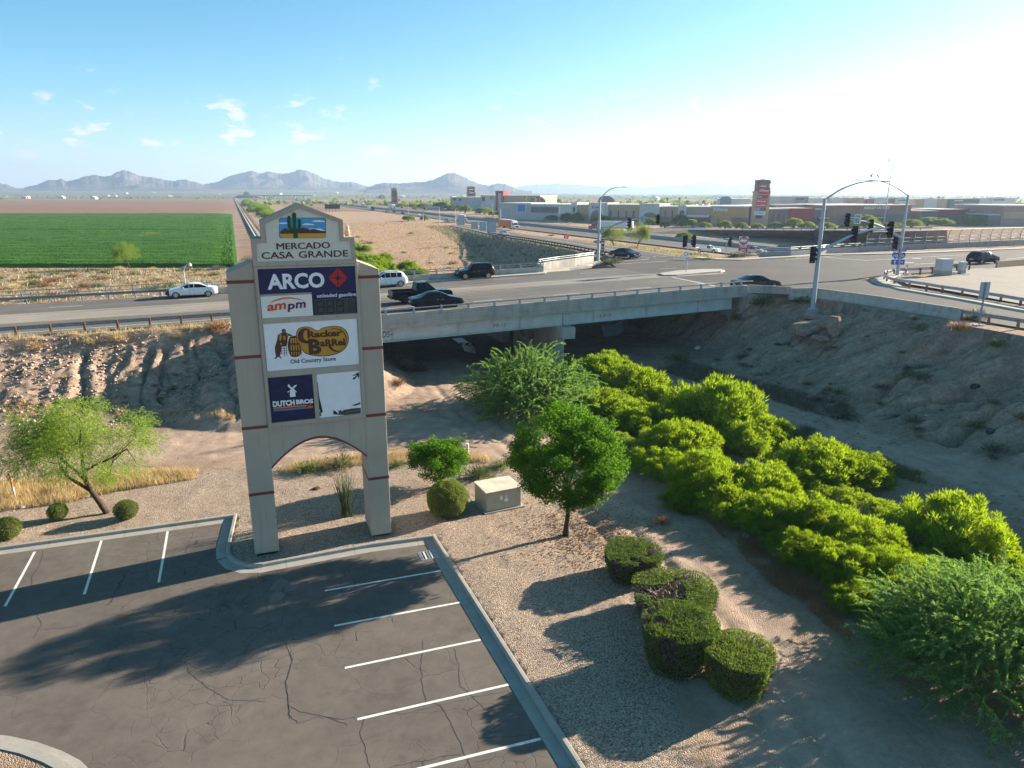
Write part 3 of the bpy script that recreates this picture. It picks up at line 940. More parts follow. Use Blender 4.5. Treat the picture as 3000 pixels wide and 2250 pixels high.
dry = np.where((cs > 15) & (ys > 95) & (ys < 640), 1.0, 0) * (0.55 + 0.9 * (fbm(xs * 0.03, ys * 0.06, 3) - 0.25)) * sstep(-1, 3, dL - 9)
dry = np.maximum(dry, np.where((ys > 100) & (ys < 163) & (cs < 6), 0.75 * sstep(0.42, 0.6, fbm(xs * 0.05 + 9, ys * 0.11, 3)), 0))
z0 = np.zeros_like(xs)
def colattr(me, name, r, g, b):
 a = me.color_attributes.new(name, 'FLOAT_COLOR', 'POINT')
 a.data.foreach_set('color', np.stack([np.clip(r, 0, 1), np.clip(g, 0, 1), np.clip(b, 0, 1), np.ones_like(r)], -1).astype(np.float32).ravel())
colattr(gme, 'zone', tr, grav, scree)
colattr(gme, 'far', scrub * (1 - fieldm), fieldm, np.clip(dry, 0, 1))
def sheet(name, pts, mat, z=None, parent=None, thick=0.0):
 """flat paved sheet from an outline"""
 vs = [Vector((p[0], p[1], p[2] if z is None else z)) for p in pts]
 mb = MB()
 mb.add(vs, [tuple(range(len(vs)))])
 me = bpy.data.meshes.new(name)
 me.from_pydata([tuple(q) for q in vs], [], [tuple(range(len(vs)))])
 me.materials.append(mat)
 bm = bmesh.new()
 bm.from_mesh(me)
 bmesh.ops.triangulate(bm, faces=bm.faces)
 for f in bm.faces:
  if f.normal.z < 0:
   f.normal_flip()
 bm.to_mesh(me)
 bm.free()
 return link(name, me, parent)
def ribbon(name, path, w0, w1, mat, dz=0.0, parent=None, zf=None):
 """paved strip along a path; w0 to its left, w1 to its right"""
 mb = MB()
 prof = [(-w0, 0), (w1, 0)]
 P = [Vector(p) for p in path]
 vs = []
 for i, p in enumerate(P):
  a = P[i] - P[i - 1] if i else P[1] - P[0]
  b = P[i + 1] - P[i] if i < len(P) - 1 else a
  d = (Vector((a.x, a.y, 0)).normalized() + Vector((b.x, b.y, 0)).normalized()).normalized()
  r = Vector((d.y, -d.x, 0))
  for sd, _ in prof:
   q = p + r * sd
   if zf:
    q.z = zf(q)
   q.z += dz
   vs.append(q)
 fs = [(2 * i, 2 * i + 1, 2 * i + 3, 2 * i + 2) for i in range(len(P) - 1)]
 me = MB().add(vs, fs).mesh(name, mat)
 for pl in me.polygons:
  if pl.normal.z < 0:
   pl.flip()
 return link(name, me, parent)
# ------------------------------------------------------------------ car park
lot = struct(sheet('parking_lot', [Vector((p.x, p.y, 0)) + Vector((0, 0.05, 0)) for p in LOT], A_LOT, 0.0), 'cracked grey asphalt car park')
for a, b in (((952, 1233), (702, 1276)), ((995, 1301), (722, 1352)), ((1038, 1382), (745, 1443)), ((1098, 1479), (772, 1554)), ((1168, 1596), (893, 1664)), ((75, 1192), (11, 1310)), ((219, 1168), (182, 1284)), ((362, 1148), (343, 1258)), ((-60, 1216), (-160, 1338))):
 pa, pb = at(*a), at(*b)
 o = ribbon('parking_line', [pa, pa.lerp(pb, 0.33) + Vector((0.004, 0.006, 0)), pb], 0.055, 0.055, M['white_line'], 0.005, lot)
ZL = zc(0, 1400, 1000 / 2212)
ZM = zc(800, 1900, 900 / 2212)
crack_paths = [(ZL, ((280, 470), (262, 560), (205, 640), (215, 740), (230, 860), (270, 950), (215, 1040))),
               (ZL, ((1695, 620), (1712, 740), (1735, 920), (1822, 1030), (1880, 1130), (1892, 1190), (1850, 1320), (1870, 1470), (1880, 1560))),
               (ZL, ((1735, 930), (1600, 990), (1480, 1020), (1300, 1050), (1160, 1100), (960, 1120))),
               (ZL, ((1870, 1470), (1950, 1520), (2100, 1545), (2250, 1600))),
               (ZL, ((255, 985), (500, 965), (640, 900), (840, 820))),
               (ZL, ((1205, 1240), (1330, 1350), (1480, 1440), (1720, 1450))),
               (ZM, ((1078, -60), (1072, 60), (1065, 160), (1080, 280), (1100, 380), (1205, 405), (1300, 570), (1350, 700), (1390, 790), (1425, 870))),
               (ZM, ((125, 20), (140, 80), (95, 230), (105, 340), (108, 470), (180, 540), (330, 490), (480, 510), (600, 500))),
               (ZM, ((655, 500), (630, 620), (665, 720), (695, 870))),
               (ZM, ((660, 470), (960, 465), (1200, 410), (1500, 340), (1700, 310))),
               (ZM, ((840, 850), (1100, 810), (1370, 745))),
               (ZM, ((1300, 0), (1335, 120), (1345, 270), (1550, 450), (1590, 580)))]
for zf_, cp in crack_paths:
 pts = [at(*zf_(*q)) for q in cp]
 fine = []
 for a, b in zip(pts, pts[1:]):
  n = max(2, int((b - a).length / 0.14))
  for k in range(n):
   fine.append(a.lerp(b, k / n) + Vector((rnd.gauss(0, 0.022), rnd.gauss(0, 0.022), 0)))
 fine.append(pts[-1])
 w = rnd.uniform(0.005, 0.009)
 ribbon('asphalt_crack', fine, w, w, M['led'], 0.0045, lot)
for cx, cy, rr in ((742, 1262, 0.35), (775, 1265, 0.3), (735, 1290, 0.3)):
 c = at(cx * 0.8 + 10, cy)
 pts = [c + Vector((math.cos(a) * rr * rnd.uniform(0.7, 1.2), math.sin(a) * rr * 1.7 * rnd.uniform(0.7, 1.2), 0)) for a in np.linspace(0, 2 * math.pi, 14)[:-1]]
 sheet('asphalt_patch', pts, A_PATCH, 0.0035, lot)
kerb = bpy.data.objects.new('kerb', None)
COL.objects.link(kerb)
struct(kerb, 'concrete kerb and gutter round the car park')
# resample the kerb line and cut it into cast sections
fine = []
for a, b in zip(KTOP, KTOP[1:]):
 n = max(1, int((b - a).length / 0.25))
 fine += [a.lerp(b, k / n) for k in range(n)]
fine.append(KTOP[-1])
# the sharp inner corners are cut square
acc, cur, secs = 0.0, [fine[0]], []
for a, b in zip(fine, fine[1:]):
 acc += (b - a).length
 cur.append(b)
 if acc > 3.05:
  secs.append(cur)
  cur, acc = [b], 0.0
secs.append(cur)
prof = [(-0.17, -0.35), (-0.17, 0.0), (-0.15, 0.015), (-0.03, 0.015), (0.0, -0.01), (0.035, -0.135), (0.48, -0.147), (0.48, -0.35)]
for sct in secs:
 if len(sct) < 2:
  continue
 c = list(sct)
 d0, d1 = (c[1] - c[0]).normalized() * 0.008, (c[-1] - c[-2]).normalized() * 0.008
 c[0] = c[0] + d0
 c[-1] = c[-1] - d1
 MB().sweep(c, prof).obj('kerb_section', C_KERB, kerb)
isl = [at(u, v, 0.12) for u, v in ((172, 1672), (150, 1650), (112, 1630), (60, 1611), (0, 1598), (-90, 1588))]
MB().sweep(isl, [(-0.30, -0.3), (-0.30, 0.0), (0.0, 0.0), (0.03, -0.11), (0.30, -0.116), (0.30, -0.3)]).obj('kerb_section', C_KERB, kerb)
struct(sheet('gravel_island', [p + Vector((-0.05, -0.25, -0.03)) for p in isl] + [Vector((-16, 10, 0.09)), Vector((-10, 10, 0.09))], MATS['ground']), 'gravel island in the car park')
# drain grate
dp = at(925, 1199)
dt = thing('drain_grate', 'grey steel drain grate set in the asphalt near the kerb corner', 'drain grate', (dp.x, dp.y, 0), R(20))
fm = MB()
for x0, x1, y0, y1 in ((-0.42, -0.36, -0.42, 0.42), (0.36, 0.42, -0.42, 0.42), (-0.36, 0.36, -0.42, -0.36), (-0.36, 0.36, 0.36, 0.42)):
 fm.box((x0, y0, -0.05), (x1, y1, 0.012))
fm.obj('grate_frame', M['steel'], dt)
MB().box((-0.36, -0.36, -0.05), (0.36, 0.36, 0.003)).obj('grate_pit', M['led'], dt)
for k in range(5):
 x = -0.30 + k * 0.15
 MB().box((x - 0.035, -0.36, 0.003), (x + 0.035, 0.36, 0.014)).obj('grate_bar', M['white2'] if k % 2 else M['steel'], dt)
# ------------------------------------------------------------------ overpass road, junction and ramps
TN0, TF0 = 69.4, 88.9          # road edges left of the bridge
BN, BF = 61.25, 88.55           # inner faces of the bridge parapets
def sz(s, t, dz=0.0):
 p = st(s, t)
 p.z = float(zr(s)) + dz
 return p
def road_strip(name, s0, s1, t0, t1, mat, dz, parent=None, t0b=None, t1b=None):
 n = max(2, int(abs(s1 - s0) / 6) + 1)
 vs, fs = [], []
 for i in range(n + 1):
  f = i / n
  s = s0 + (s1 - s0) * f
  a = t0 + ((t0b if t0b is not None else t0) - t0) * f
  b = t1 + ((t1b if t1b is not None else t1) - t1) * f
  vs += [sz(s, a, dz), sz(s, b, dz)]
 for i in range(n):
  fs.append((2 * i, 2 * i + 2, 2 * i + 3, 2 * i + 1))
 me = MB().add(vs, fs).mesh(name, mat)
 for pl in me.polygons:
  if pl.normal.z < 0:
   pl.flip()
 return link(name, me, parent)
road = struct(road_strip('road', -320, 51.2, 68.6, 89.2, A_ROAD, 0.0), 'asphalt road over the wash')
road_strip('road_lane', -320, SA, 75.9, 81.7, A_LIGHT, 0.004, road)
for t in (75.9, 81.6):
 road_strip('yellow_line', -320, 30, t - 0.06, t + 0.06, M['yellow_line'], 0.008, road)
road_strip('edge_line', -320, 6, 70.1, 70.22, M['white_line'], 0.008, road)
for k in range(8):
 road_strip('lane_dash', -30 + k * 12.2, -27 + k * 12.2, 85.1, 85.22, M['white_line'], 0.008, road)
# bridge carriageway is wider
bl = struct(road_strip('bridge_deck_surface', 3, SB + 0.5, BN, 71.0, A_ROAD, 0.002), 'asphalt surface of the bridge')
road_strip('road_lane', SA, 60, 76.4, 80.6, A_LIGHT, 0.006, road)
for k in range(5):
 road_strip('lane_dash', 14 + k * 9, 17.2 + k * 9, 69.3, 69.42, M['white_line'], 0.008, bl)
# junction
JP = [(51, 89.2), (51, 59.6), (53.5, 57.3), (56.3, 56.2), (57.2, 45), (57.5, 30), (58, -40), (66, -40), (67.5, 20), (68.6, 40), (69.3, 52), (69.6, 62), (71.5, 66), (77, 67.5), (100, 68.4), (320, 74), (320, 94), (100, 91.2), (93.6, 95), (80, 93.6), (71.5, 92.6), (70.6, 98.2), (66, 108), (56.5, 108), (54.9, 98.9), (52.5, 93)]
junction = struct(sheet('junction', [sz(s, t, 0.003) for s, t in JP], A_DARK), 'dark asphalt road junction at the end of the bridge')
for s, t in JP:
 pass
# far carriageway lighter worn pavement before the junction
for (a, b, c, d) in (((52, 60.8), (58, 66.5), (58.2, 66.5), (52.2, 60.7)),):
 pass
def line_px(pts, w=0.09, mat='white_line', parent=None, dz=0.01, name='painted_line'):
 P = [rd(*p) for p in pts]
 return ribbon(name, P, w, w, M[mat], dz, parent or junction)
line_px([ZD(850, 1145), ZD(1050, 1185), ZD(1250, 1228)], 0.13)
line_px([ZD(1090, 1205), ZD(1180, 1212), ZD(1250, 1228)], 0.12)
line_px([ZD(300, 1025), ZD(560, 1010), ZD(800, 996)], 0.1)
line_px([ZD(330, 1000), ZD(560, 985), ZD(640, 975)], 0.1)
line_px([ZD(860, 975), ZD(1050, 985), ZD(1240, 990)], 0.1)
line_px([ZD(260, 968), ZD(300, 975), ZD(330, 995)], 0.1)
line_px([ZD(520, 952), ZD(640, 962)], 0.1)
line_px([ZD(680, 948), ZD(800, 953)], 0.1)
line_px([ZE(0, 980), ZE(350, 957), ZE(800, 915), ZE(1400, 885), ZE(2212, 850)], 0.09)
line_px([ZE(350, 957), ZE(560, 975), ZE(770, 990)], 0.13)
line_px([ZE(740, 990), ZE(1100, 970), ZE(1500, 945), ZE(1700, 935)], 0.08)
line_px([ZE(1200, 1025), ZE(1420, 1012), ZE(1660, 1000)], 0.1)
line_px([ZE(1110, 1010), ZE(1190, 1012)], 0.35)
line_px([ZE(1180, 972), ZE(1260, 972)], 0.3)
line_px([ZE(2040, 980), ZE(2212, 962)], 0.08)
# off ramp
rampo = struct(ribbon('off_ramp', [p + Vector((0, 0, 0.0)) for p in RAMP], 5.6, 5.6, A_FREE, 0.05), 'off ramp rising to the junction')
for side in (-4.6, 0.3, 4.4):
 pts = []
 for i in range(len(RAMP)):
  a = RAMP[min(i + 1, len(RAMP) - 1)] - RAMP[max(i - 1, 0)]
  a.z = 0
  a.normalize()
  pts.append(RAMP[i] + Vector((a.y, -a.x, 0)) * side)
 ribbon('painted_line', pts, 0.09, 0.09, M['white_line'], 0.06, rampo)
# ramp kerb walk on the right (guardrail side)
walkR = [sz(s, t) for s, t in ((70.4, 62), (69.3, 52), (68.6, 40), (67.5, 20), (66, -40))]
GR = [rd(*ZE(*q), dz=0.0) for q in ((905, 1160), (930, 1190), (1100, 1235), (1300, 1268), (1500, 1300), (1700, 1335), (1950, 1385), (2212, 1440))]
kr = [rd(*ZE(*q), dz=0.15) for q in ((1040, 1085), (905, 1135), (830, 1160), (850, 1178), (905, 1205), (1060, 1250), (1300, 1290), (1600, 1340), (1900, 1395), (2212, 1450), (2500, 1500))]
for p in kr:
 p.z += 0.15
struct(MB().sweep(kr, [(-1.3, -0.3), (-1.3, 0.0), (0.0, 0.0), (0.03, -0.14), (0.45, -0.146), (0.45, -0.3)]).obj('ramp_kerb', C_WALK), 'concrete kerb round the ramp corner')
# sloped concrete paving beside the ramp
SP_ = [rd(*ZE(*q)) for q in ((1030, 1160), (1130, 1215), (1330, 1245), (1700, 1310), (2300, 1420))]
SPb = [rd(*ZE(*q)) for q in ((1060, 1130), (1290, 1150), (1430, 1110), (1700, 1075), (2300, 1040))]
for k, p in enumerate(SP_):
 p.z += 0.10
for k, p in enumerate(SPb):
 p.z += 0.12
slope = MB()
vs = SP_ + SPb
slope.add(vs, [(i, i + 1, 5 + i + 1, 5 + i) for i in range(4)])
sl_me = slope.mesh('slope_paving', C_SLOPE)
for pl in sl_me.polygons:
 if pl.normal.z < 0:
  pl.flip()
struct(link('slope_paving', sl_me), 'pale concrete paving beside the ramp')
# median island and its kerb
isl_px = [ZD(725, 1118), ZD(900, 1092), ZD(1120, 1080), ZD(1300, 1078), ZD(1340, 1090), ZD(1300, 1100), ZD(1100, 1115), ZD(900, 1132), ZD(770, 1133)]
ip = [rd(*q) for q in isl_px]
mbi = MB()
n = len(ip)
mbi.add([p + Vector((0, 0, -0.1)) for p in ip] + [p + Vector((0, 0, 0.16)) for p in ip], [tuple(range(n, 2 * n))] + [(i, (i + 1) % n, n + (i + 1) % n, n + i) for i in range(n)])
struct(mbi.obj('median_island', C_WALK), 'raised concrete median island in the junction')
# pavement (raised) along the far parapet and the junction corners
def walk(name, outer, width, label):
 o = MB().sweep(outer, [(-width, -0.2), (-width, 0.14), (0.0, 0.14), (0.02, -0.2)]).obj(name, C_WALK)
 return struct(o, label)
walk('pavement', [sz(s, BF - 1.6) for s in (8, 20, 30, 39)] + [rd(*ZC(*q)) for q in ((1580, 1100), (1800, 1068), (2000, 1046))] + [rd(*ZD(*q)) for q in ((60, 1040), (150, 1022), (215, 1008))], 1.2, 'concrete pavement along the far parapet')
walk('pavement', [rd(*ZD(*q)) for q in ((1050, 968), (1250, 985), (1500, 990), (1700, 978), (2000, 962), (2212, 945))] + [sz(s, 90.2) for s in (110, 150, 320)], 1.6, 'concrete pavement along the fenced parapet')
# ------------------------------------------------------------------ bridge
bridge = thing('road_bridge', 'long concrete road bridge with pale blue steel girders over the dry wash', 'bridge', (0, 0, 0))
def along(name, s0, s1, prof, mat, parent, n=None, dzs=0.0):
 """profile of (t, z over the road) swept along the road"""
 n = n or max(2, int((s1 - s0) / 4))
 path = [sz(s0 + (s1 - s0) * i / n, 0.0) for i in range(n + 1)]
 vs, k = [], len(prof)
 for i in range(n + 1):
  s = s0 + (s1 - s0) * i / n
  for t, z in prof:
   vs.append(sz(s, t, z + dzs))
 fs = []
 for i in range(n):
  for q in range(k):
   j = (q + 1) % k
   fs.append((i * k + q, (i + 1) * k + q, (i + 1) * k + j, i * k + j))
 fs.append(tuple(range(k)))
 fs.append(tuple(n * k + q for q in range(k))[::-1])
 return MB().add(vs, fs).obj(name, mat, parent)
along('deck_slab', SA, SB, [(BN - 0.30, -0.30), (BF + 0.3, -0.30), (BF + 0.3, -0.02), (BN - 0.30, -0.02)], C_BRIDGE, bridge)
# parapets cast in sections
par_prof = lambda t0, t1, zt: [(t0, -0.22), (t1, -0.22), (t1, zt), (t0, zt)]
secs_ = [(SA + 0.0, 24.0), (24.0, 37.5), (37.5, SB - 0.25)]
for a, b in secs_:
 along('parapet', a + 0.012, b - 0.012, [(BN - 0.34, -0.36), (BN - 0.004, -0.36), (BN, 0.85), (BN - 0.30, 0.85), (BN - 0.34, 0.80)], C_BRIDGE, bridge)
for z_ in (0.05, 0.32, 0.58):
 along('form_joint', SA + 0.02, SB - 0.26, [(BN - 0.346, z_), (BN - 0.3405, z_), (BN - 0.3405, z_ + 0.025), (BN - 0.346, z_ + 0.025)], C_BARRIER, bridge)
along('parapet', SA, 39.4, par_prof(BF, BF + 0.28, 0.80), C_BRIDGE, bridge)
def rail_posts(s0, s1, t, step, z0, z1, parent, name='rail_post', w=0.16):
 k = int((s1 - s0) / step)
 me = None
 for i in range(k + 1):
  p = sz(s0 + i * step, t, z0)
  if me is None:
   me = MB().box((-w / 2, -0.09, 0), (w / 2, 0.09, z1 - z0)).mesh(name, M['pole'])
  o = link(name, me, parent)
  o.location = p
  o.rotation_euler = (0, 0, math.atan2(RE.y, RE.x))
rail_posts(12.2, SB - 0.8, BN - 0.15, 2.52, 0.85, 1.30, bridge)
MB().tube([sz(s, BN - 0.16, 1.22) for s in np.arange(SA, SB + 3.2, 3)], 0.065, 6).obj('top_rail', M['grail'], bridge)
rail_posts(10, 39, BF + 0.13, 2.9, 0.8, 1.42, bridge)
for z in (1.12, 1.38):
 MB().tube([sz(s, BF + 0.10, z) for s in np.arange(SA, 40.5, 3)], 0.05, 6).obj('top_rail', M['grail'], bridge)
# girders
for k, t in enumerate((BN + 0.35, BN + 4.9, BN + 9.5, BN + 14.1, BN + 18.6, BN + 23.2, BF - 0.35)):
 for a, b in ((SA, SP), (SP, SB - 1.6)):
  g = MB()
  vs = []
  prof = [(t - 0.24, -1.68), (t + 0.24, -1.68), (t + 0.24, -1.62), (t + 0.03, -1.62), (t + 0.03, -0.34), (t + 0.22, -0.34), (t + 0.22, -0.29), (t - 0.22, -0.29), (t - 0.22, -0.34), (t - 0.03, -0.34), (t - 0.03, -1.62), (t - 0.24, -1.62)]
  o = along('girder', a + 0.04, b - 0.04, prof, M['girder'], bridge)
  if k == 0:
   for s in np.arange(a + 3.3, b - 1, 6.1):
    q = sz(s, t, -1.0)
    MB().cbox((q.x, q.y, q.z), (0.03, 0.36, 1.28), 0, math.atan2(RE.y, RE.x)).obj('stiffener', M['girder'], o)
# graffiti tags and stencilled marks on the outer girder
for s, body, w, h, mat in ((11.9, 'DS~', 1.0, 0.55, 'black'), (22.3, 'ML12', 1.3, 0.3, 'red'), (33.5, 'LS-9', 1.3, 0.26, 'red')):
 me = textmesh(body, M[mat], w, h, 0.004, 0.0, 0.2, name='graffiti')
 o = link('graffiti', me, bridge)
 q = sz(s, BN + 0.315, -1.25)
 o.location = q
 o.rotation_euler = (R(90), 0, math.atan2(RE.y, RE.x))
# pier walls with cap beams
for a, b, mat in ((BN + 0.9, 73.5, C_BRIDGE), (77.0, BF - 0.9, C_BRIDGE)):
 m = MB()
 p0, p1 = st(SP, a), st(SP, b)
 ang = math.atan2(RE.y, RE.x)
 m.cbox(((p0.x + p1.x) / 2, (p0.y + p1.y) / 2, 1.3), (0.95, b - a, 4.6), 0, ang)
 m.obj('pier_wall', mat, bridge, bevel=0.05)
p0, p1 = st(SP, BN - 1.0), st(SP, BF + 1.0)
MB().cbox(((p0.x + p1.x) / 2, (p0.y + p1.y) / 2, float(zr(SP)) - 1.72 - 0.56), (1.45, BF - BN + 2.0, 1.1), 0, ang).obj('pier_cap', C_BRIDGE, bridge, bevel=0.03)
for t, s_ in ((BN + 1.6, 'OX'), (BN + 4, 'RS')):
 o = link('graffiti', textmesh(s_, M['black'], 1.3, 0.9, 0.004, name='graffiti'), bridge)
 q = st(SP - 0.485, t + 6)
 o.location = (q.x, q.y, 1.4)
 o.rotation_euler = (R(90), 0, ang - R(90))
# abutments and the right wing wall
for s_, d in ((SA - 0.8, -1), (SB + 0.1, 1)):
 p0, p1 = st(s_, BN + 0.1), st(s_, BF - 0.1)
 MB().cbox(((p0.x + p1.x) / 2, (p0.y + p1.y) / 2, float(zr(s_)) - 1.75), (1.0, BF - BN, 3.0), 0, ang).obj('abutment', C_BRIDGE, bridge)
wing = MB()
W0, W1, W2 = sz(SB + 0.0, BN - 0.05), sz(53.6, 59.2), sz(54.6, 57.9)
vs = []
for p, zb, ztp in ((W0, -3.0, 0.86), (W1, -2.4, 0.80), (W2, -2.0, 0.72)):
 nrm = Vector((0.55, -0.83, 0)) * 0.34
 vs += [p + nrm + Vector((0, 0, zb)), p + Vector((0, 0, zb)), p + Vector((0, 0, ztp)), p + nrm + Vector((0, 0, ztp))]
fs = []
for i in range(2):
 for q in range(4):
  j = (q + 1) % 4
  fs.append((4 * i + q, 4 * i + 4 + q, 4 * i + 4 + j, 4 * i + j))
fs += [(0, 1, 2, 3), (11, 10, 9, 8)]
wing.add(vs, fs).obj('wing_wall', C_BRIDGE, bridge, bevel=0.02)
# flared end of the far parapet and its railing
fe = [sz(39.4, BF)] + [rd(*ZC(*q), dz=0.0) for q in ((1510, 1082), (1700, 1052), (1850, 1032), (2020, 1006))]
for i in range(len(fe) - 1):
 MB().sweep([fe[i], fe[i + 1]], [(-0.28, -0.4), (-0.28, 1.0), (0, 1.0), (0, -0.4)]).obj('parapet', C_BRIDGE, bridge)
for z in (1.25, 1.5):
 MB().tube([p + Vector((0, 0, z)) for p in fe], 0.04, 6).obj('top_rail', M['grail'], bridge)
for p in fe[1:]:
 MB().cbox((p.x, p.y + 0.1, p.z + 1.25), (0.12, 0.12, 0.55)).obj('rail_post', M['pole'], bridge)
# pale painted-out patches on the slope paving under the bridge
pv = thing('painted_slab', 'white painted concrete slab with black graffiti under the bridge', 'concrete slab', (0, 0, 0))
for pxs in (((870, 770), (960, 765), (1060, 830), (1090, 880), (1085, 905), (985, 880), (960, 835)),):
 pts = []
 for q in pxs:
  u, v = ZU(*q)
  p = ground_hit(u, v)
  p.z = terrain(np.array([p.x]), np.array([p.y]), False)[0] + 0.10
  pts.append(p)
 n = len(pts)
 MB().add([p + Vector((0, 0, -0.2)) for p in pts] + pts, [tuple(range(n, 2 * n))] + [(i, (i + 1) % n, n + (i + 1) % n, n + i) for i in range(n)]).obj('slab', M['white'], pv)
 c = sum(pts, Vector()) / n
 o = link('graffiti', textmesh('KRA', M['black'], 2.0, 0.8, 0.01, 0.02, name='graffiti'), pv)
 o.location = c + Vector((-0.9, -0.1, 0.03))
 o.rotation_euler = (R(12), 0, R(-15))
# ------------------------------------------------------------------ the tall centre sign
_a, _b = at(552, 1207, 0.0), at(843, 1160, 0.0)
PD = (_b - _a).normalized()
PN = Vector((PD.y, -PD.x, 0))          # faces the camera side
pylon = thing('pylon_sign', 'tall taupe stucco pylon sign with arched base, gabled top and store panels beside the kerb', 'pylon sign', _a)
# local axes: X along the face, Y out of the face (towards the viewer), Z up
pylon.rotation_euler = (0, 0, math.atan2(PD.y, PD.x))
pylon.location = (_a.x, _a.y, 0.0)
# with that rotation local +Y points into the sign, so depth is positive behind the face
def SGN(zf, x, y, off=0.0):
 """zoom pixel -> (along, height) on the face plane"""
 u, v = zf(x, y)
 r = ray(u, v)
 o = _a + PN * off
 t = (o.x * PN.x + o.y * PN.y) / (r[0] * PN.x + r[1] * PN.y)
 X, Y, Z = r[0] * t, r[1] * t, CAMH + r[2] * t
 return ((X - _a.x) * PD.x + (Y - _a.y) * PD.y, Z)
FR = lambda x, z, d: (x, d, z)      # outline on the face, depth d behind the face plane
STU = MATS['stucco']
DEP = 2.0
for x0, x1, za, zb in ((0.0, 1.085, 13.22, 13.66), (5.40, 6.385, 13.58, 13.18)):
 MB().prism([(x0, 0.22), (x1, 0.22), (x1, zb), (x0, za)], 0.0, DEP, 0, FR).obj('pier', STU, pylon, bevel=0.015)
 MB().box((x0 + 0.08, 0.1, -0.1), (x1 - 0.08, DEP - 0.1, 0.22)).obj('shadow_gap_block', M['dark'], pylon)  # near-black recessed block, its colour stands for the shadow gap under the pier
 for z in (3.2, 6.38, 9.6, 12.85):
  MB().box((x0 - 0.012, -0.012, z - 0.07), (x1 + 0.012, DEP + 0.012, z + 0.07)).obj('red_reveal', M['red'], pylon)
# arched spandrel
x0, x1, zt = 1.088, 5.397, 6.36
ax, az_, ar = 3.24, 3.16, 2.40
arc = []
for k in range(29):
 a = R(150.5) - (R(150.5) - R(29.5)) * k / 28
 arc.append((ax + ar * math.cos(a), az_ + ar * math.sin(a)))
sp = MB()
poly = [(x0, zt), (x0, arc[0][1])] + [(max(x0, min(x1, x)), z) for x, z in arc] + [(x1, arc[-1][1]), (x1, zt)]
vs = [FR(x, z, 0.02) for x, z in poly] + [FR(x, z, DEP - 0.02) for x, z in poly]
n = len(poly)
top_, bot_ = [(x0, zt)], []
fs = []
# quads between the arc and the top edge
m = len(arc)
V = []
for i, (x, z) in enumerate(arc):
 xx = x0 + (x1 - x0) * i / (m - 1)
 V += [FR(xx, z, 0.02), FR(xx, zt, 0.02), FR(xx, z, DEP - 0.02), FR(xx, zt, DEP - 0.02)]
for i in range(m - 1):
 a, b = 4 * i, 4 * i + 4
 fs += [(a, b, b + 1, a + 1), (a + 2, a + 3, b + 3, b + 2), (a, a + 2, b + 2, b)]
sp.add(V, fs).obj('arch_spandrel', STU, pylon)
tr_ = MB()
V = []
for i, (x, z) in enumerate(arc):
 xx = x0 + (x1 - x0) * i / (m - 1)
 V += [FR(xx, z - 0.012, 0.0), FR(xx, z + 0.085, 0.0), FR(xx, z - 0.012, DEP), FR(xx, z + 0.085, DEP)]
fs = []
for i in range(m - 1):
 a, b = 4 * i, 4 * i + 4
 fs += [(a, b, b + 1, a + 1), (a + 2, a + 3, b + 3, b + 2), (a, a + 2, b + 2, b), (a + 1, b + 1, b + 3, a + 3)]
tr_.add(V, fs).obj('arch_trim', M['red'], pylon)
# cabinet with its framing
CX0, CX1, CZ0, CZ1 = 1.13, 5.44, 6.33, 13.46
MB().box((1.0875, -0.02, CZ0), (5.3975, DEP + 0.02, CZ1)).obj('cabinet', STU, pylon)
PAN = dict(arco=(1.26, 5.32, 12.29, 13.36), ampm=(1.28, 3.39, 11.27, 12.20), price=(3.40, 5.32, 11.27, 12.28), cb=(1.28, 5.27, 8.91, 11.01), db=(1.28, 3.16, 6.55, 8.62), wh=(3.36, 5.26, 6.54, 8.60))
fy0, fy1 = -0.10, -0.021
frame_rects = [(CX0, 1.255, CZ0 + 0.0, CZ1), (5.325, CX1, CZ0, CZ1), (1.257, 5.323, 13.365, CZ1), (1.257, 5.323, 11.015, 11.262), (1.257, 5.323, 8.625, 8.905), (1.257, 5.323, CZ0, 6.535), (3.165, 3.355, 6.537, 8.623), (5.275, 5.323, 6.537, 8.623), (5.278, 5.323, 8.907, 11.013)]
for r in frame_rects:
 MB().box((r[0], fy0, r[2]), (r[1], fy1, r[3])).obj('frame_bar', STU, pylon, bevel=0.008)
for r in ((CX0, CX1, CZ0, CZ1),):
 MB().box((CX0, DEP + 0.02, CZ0), (CX1, DEP + 0.1, CZ1)).obj('back_frame', STU, pylon)
def panel(name, key, mat, y=-0.06, inset=0.0):
 a, b, c, d = PAN[key]
 return MB().box((a + inset, y, c + inset), (b - inset, -0.0205, d - inset)).obj(name, mat, pylon)
def letters(body, mat, x0, x1, z0, z1, y, parent, bold=0.0, shear=0.0, slope=0.0, depth=0.012, name='lettering'):
 me = textmesh(body, mat, x1 - x0, z1 - z0, depth, bold, shear, name=name)
 def fn(c):
  return np.stack([x0 + c[:, 0], y - c[:, 2], z0 + c[:, 1] + slope * c[:, 0]], -1)
 xf_mesh(me, fn)
 return link(name, me, parent)
def print_shape(name, pts, mat, y, parent, depth=0.006):
 """flat printed shape from an outline on the face"""
 from mathutils.geometry import tessellate_polygon
 tri = tessellate_polygon([[Vector((x, z, 0)) for x, z in pts]])
 n = len(pts)
 vs = [(x, y, z) for x, z in pts] + [(x, y - depth, z) for x, z in pts]
 fs = [tuple(i + n for i in t) for t in tri] + [(i, (i + 1) % n, n + (i + 1) % n, n + i) for i in range(n)]
 me = bpy.data.meshes.new(name)
 me.from_pydata(vs, [], fs)
 me.materials.append(mat)
 bm = bmesh.new()
 bm.from_mesh(me)
 bmesh.ops.recalc_face_normals(bm, faces=bm.faces)
 bm.to_mesh(me)
 bm.free()
 return link(name, me, parent)
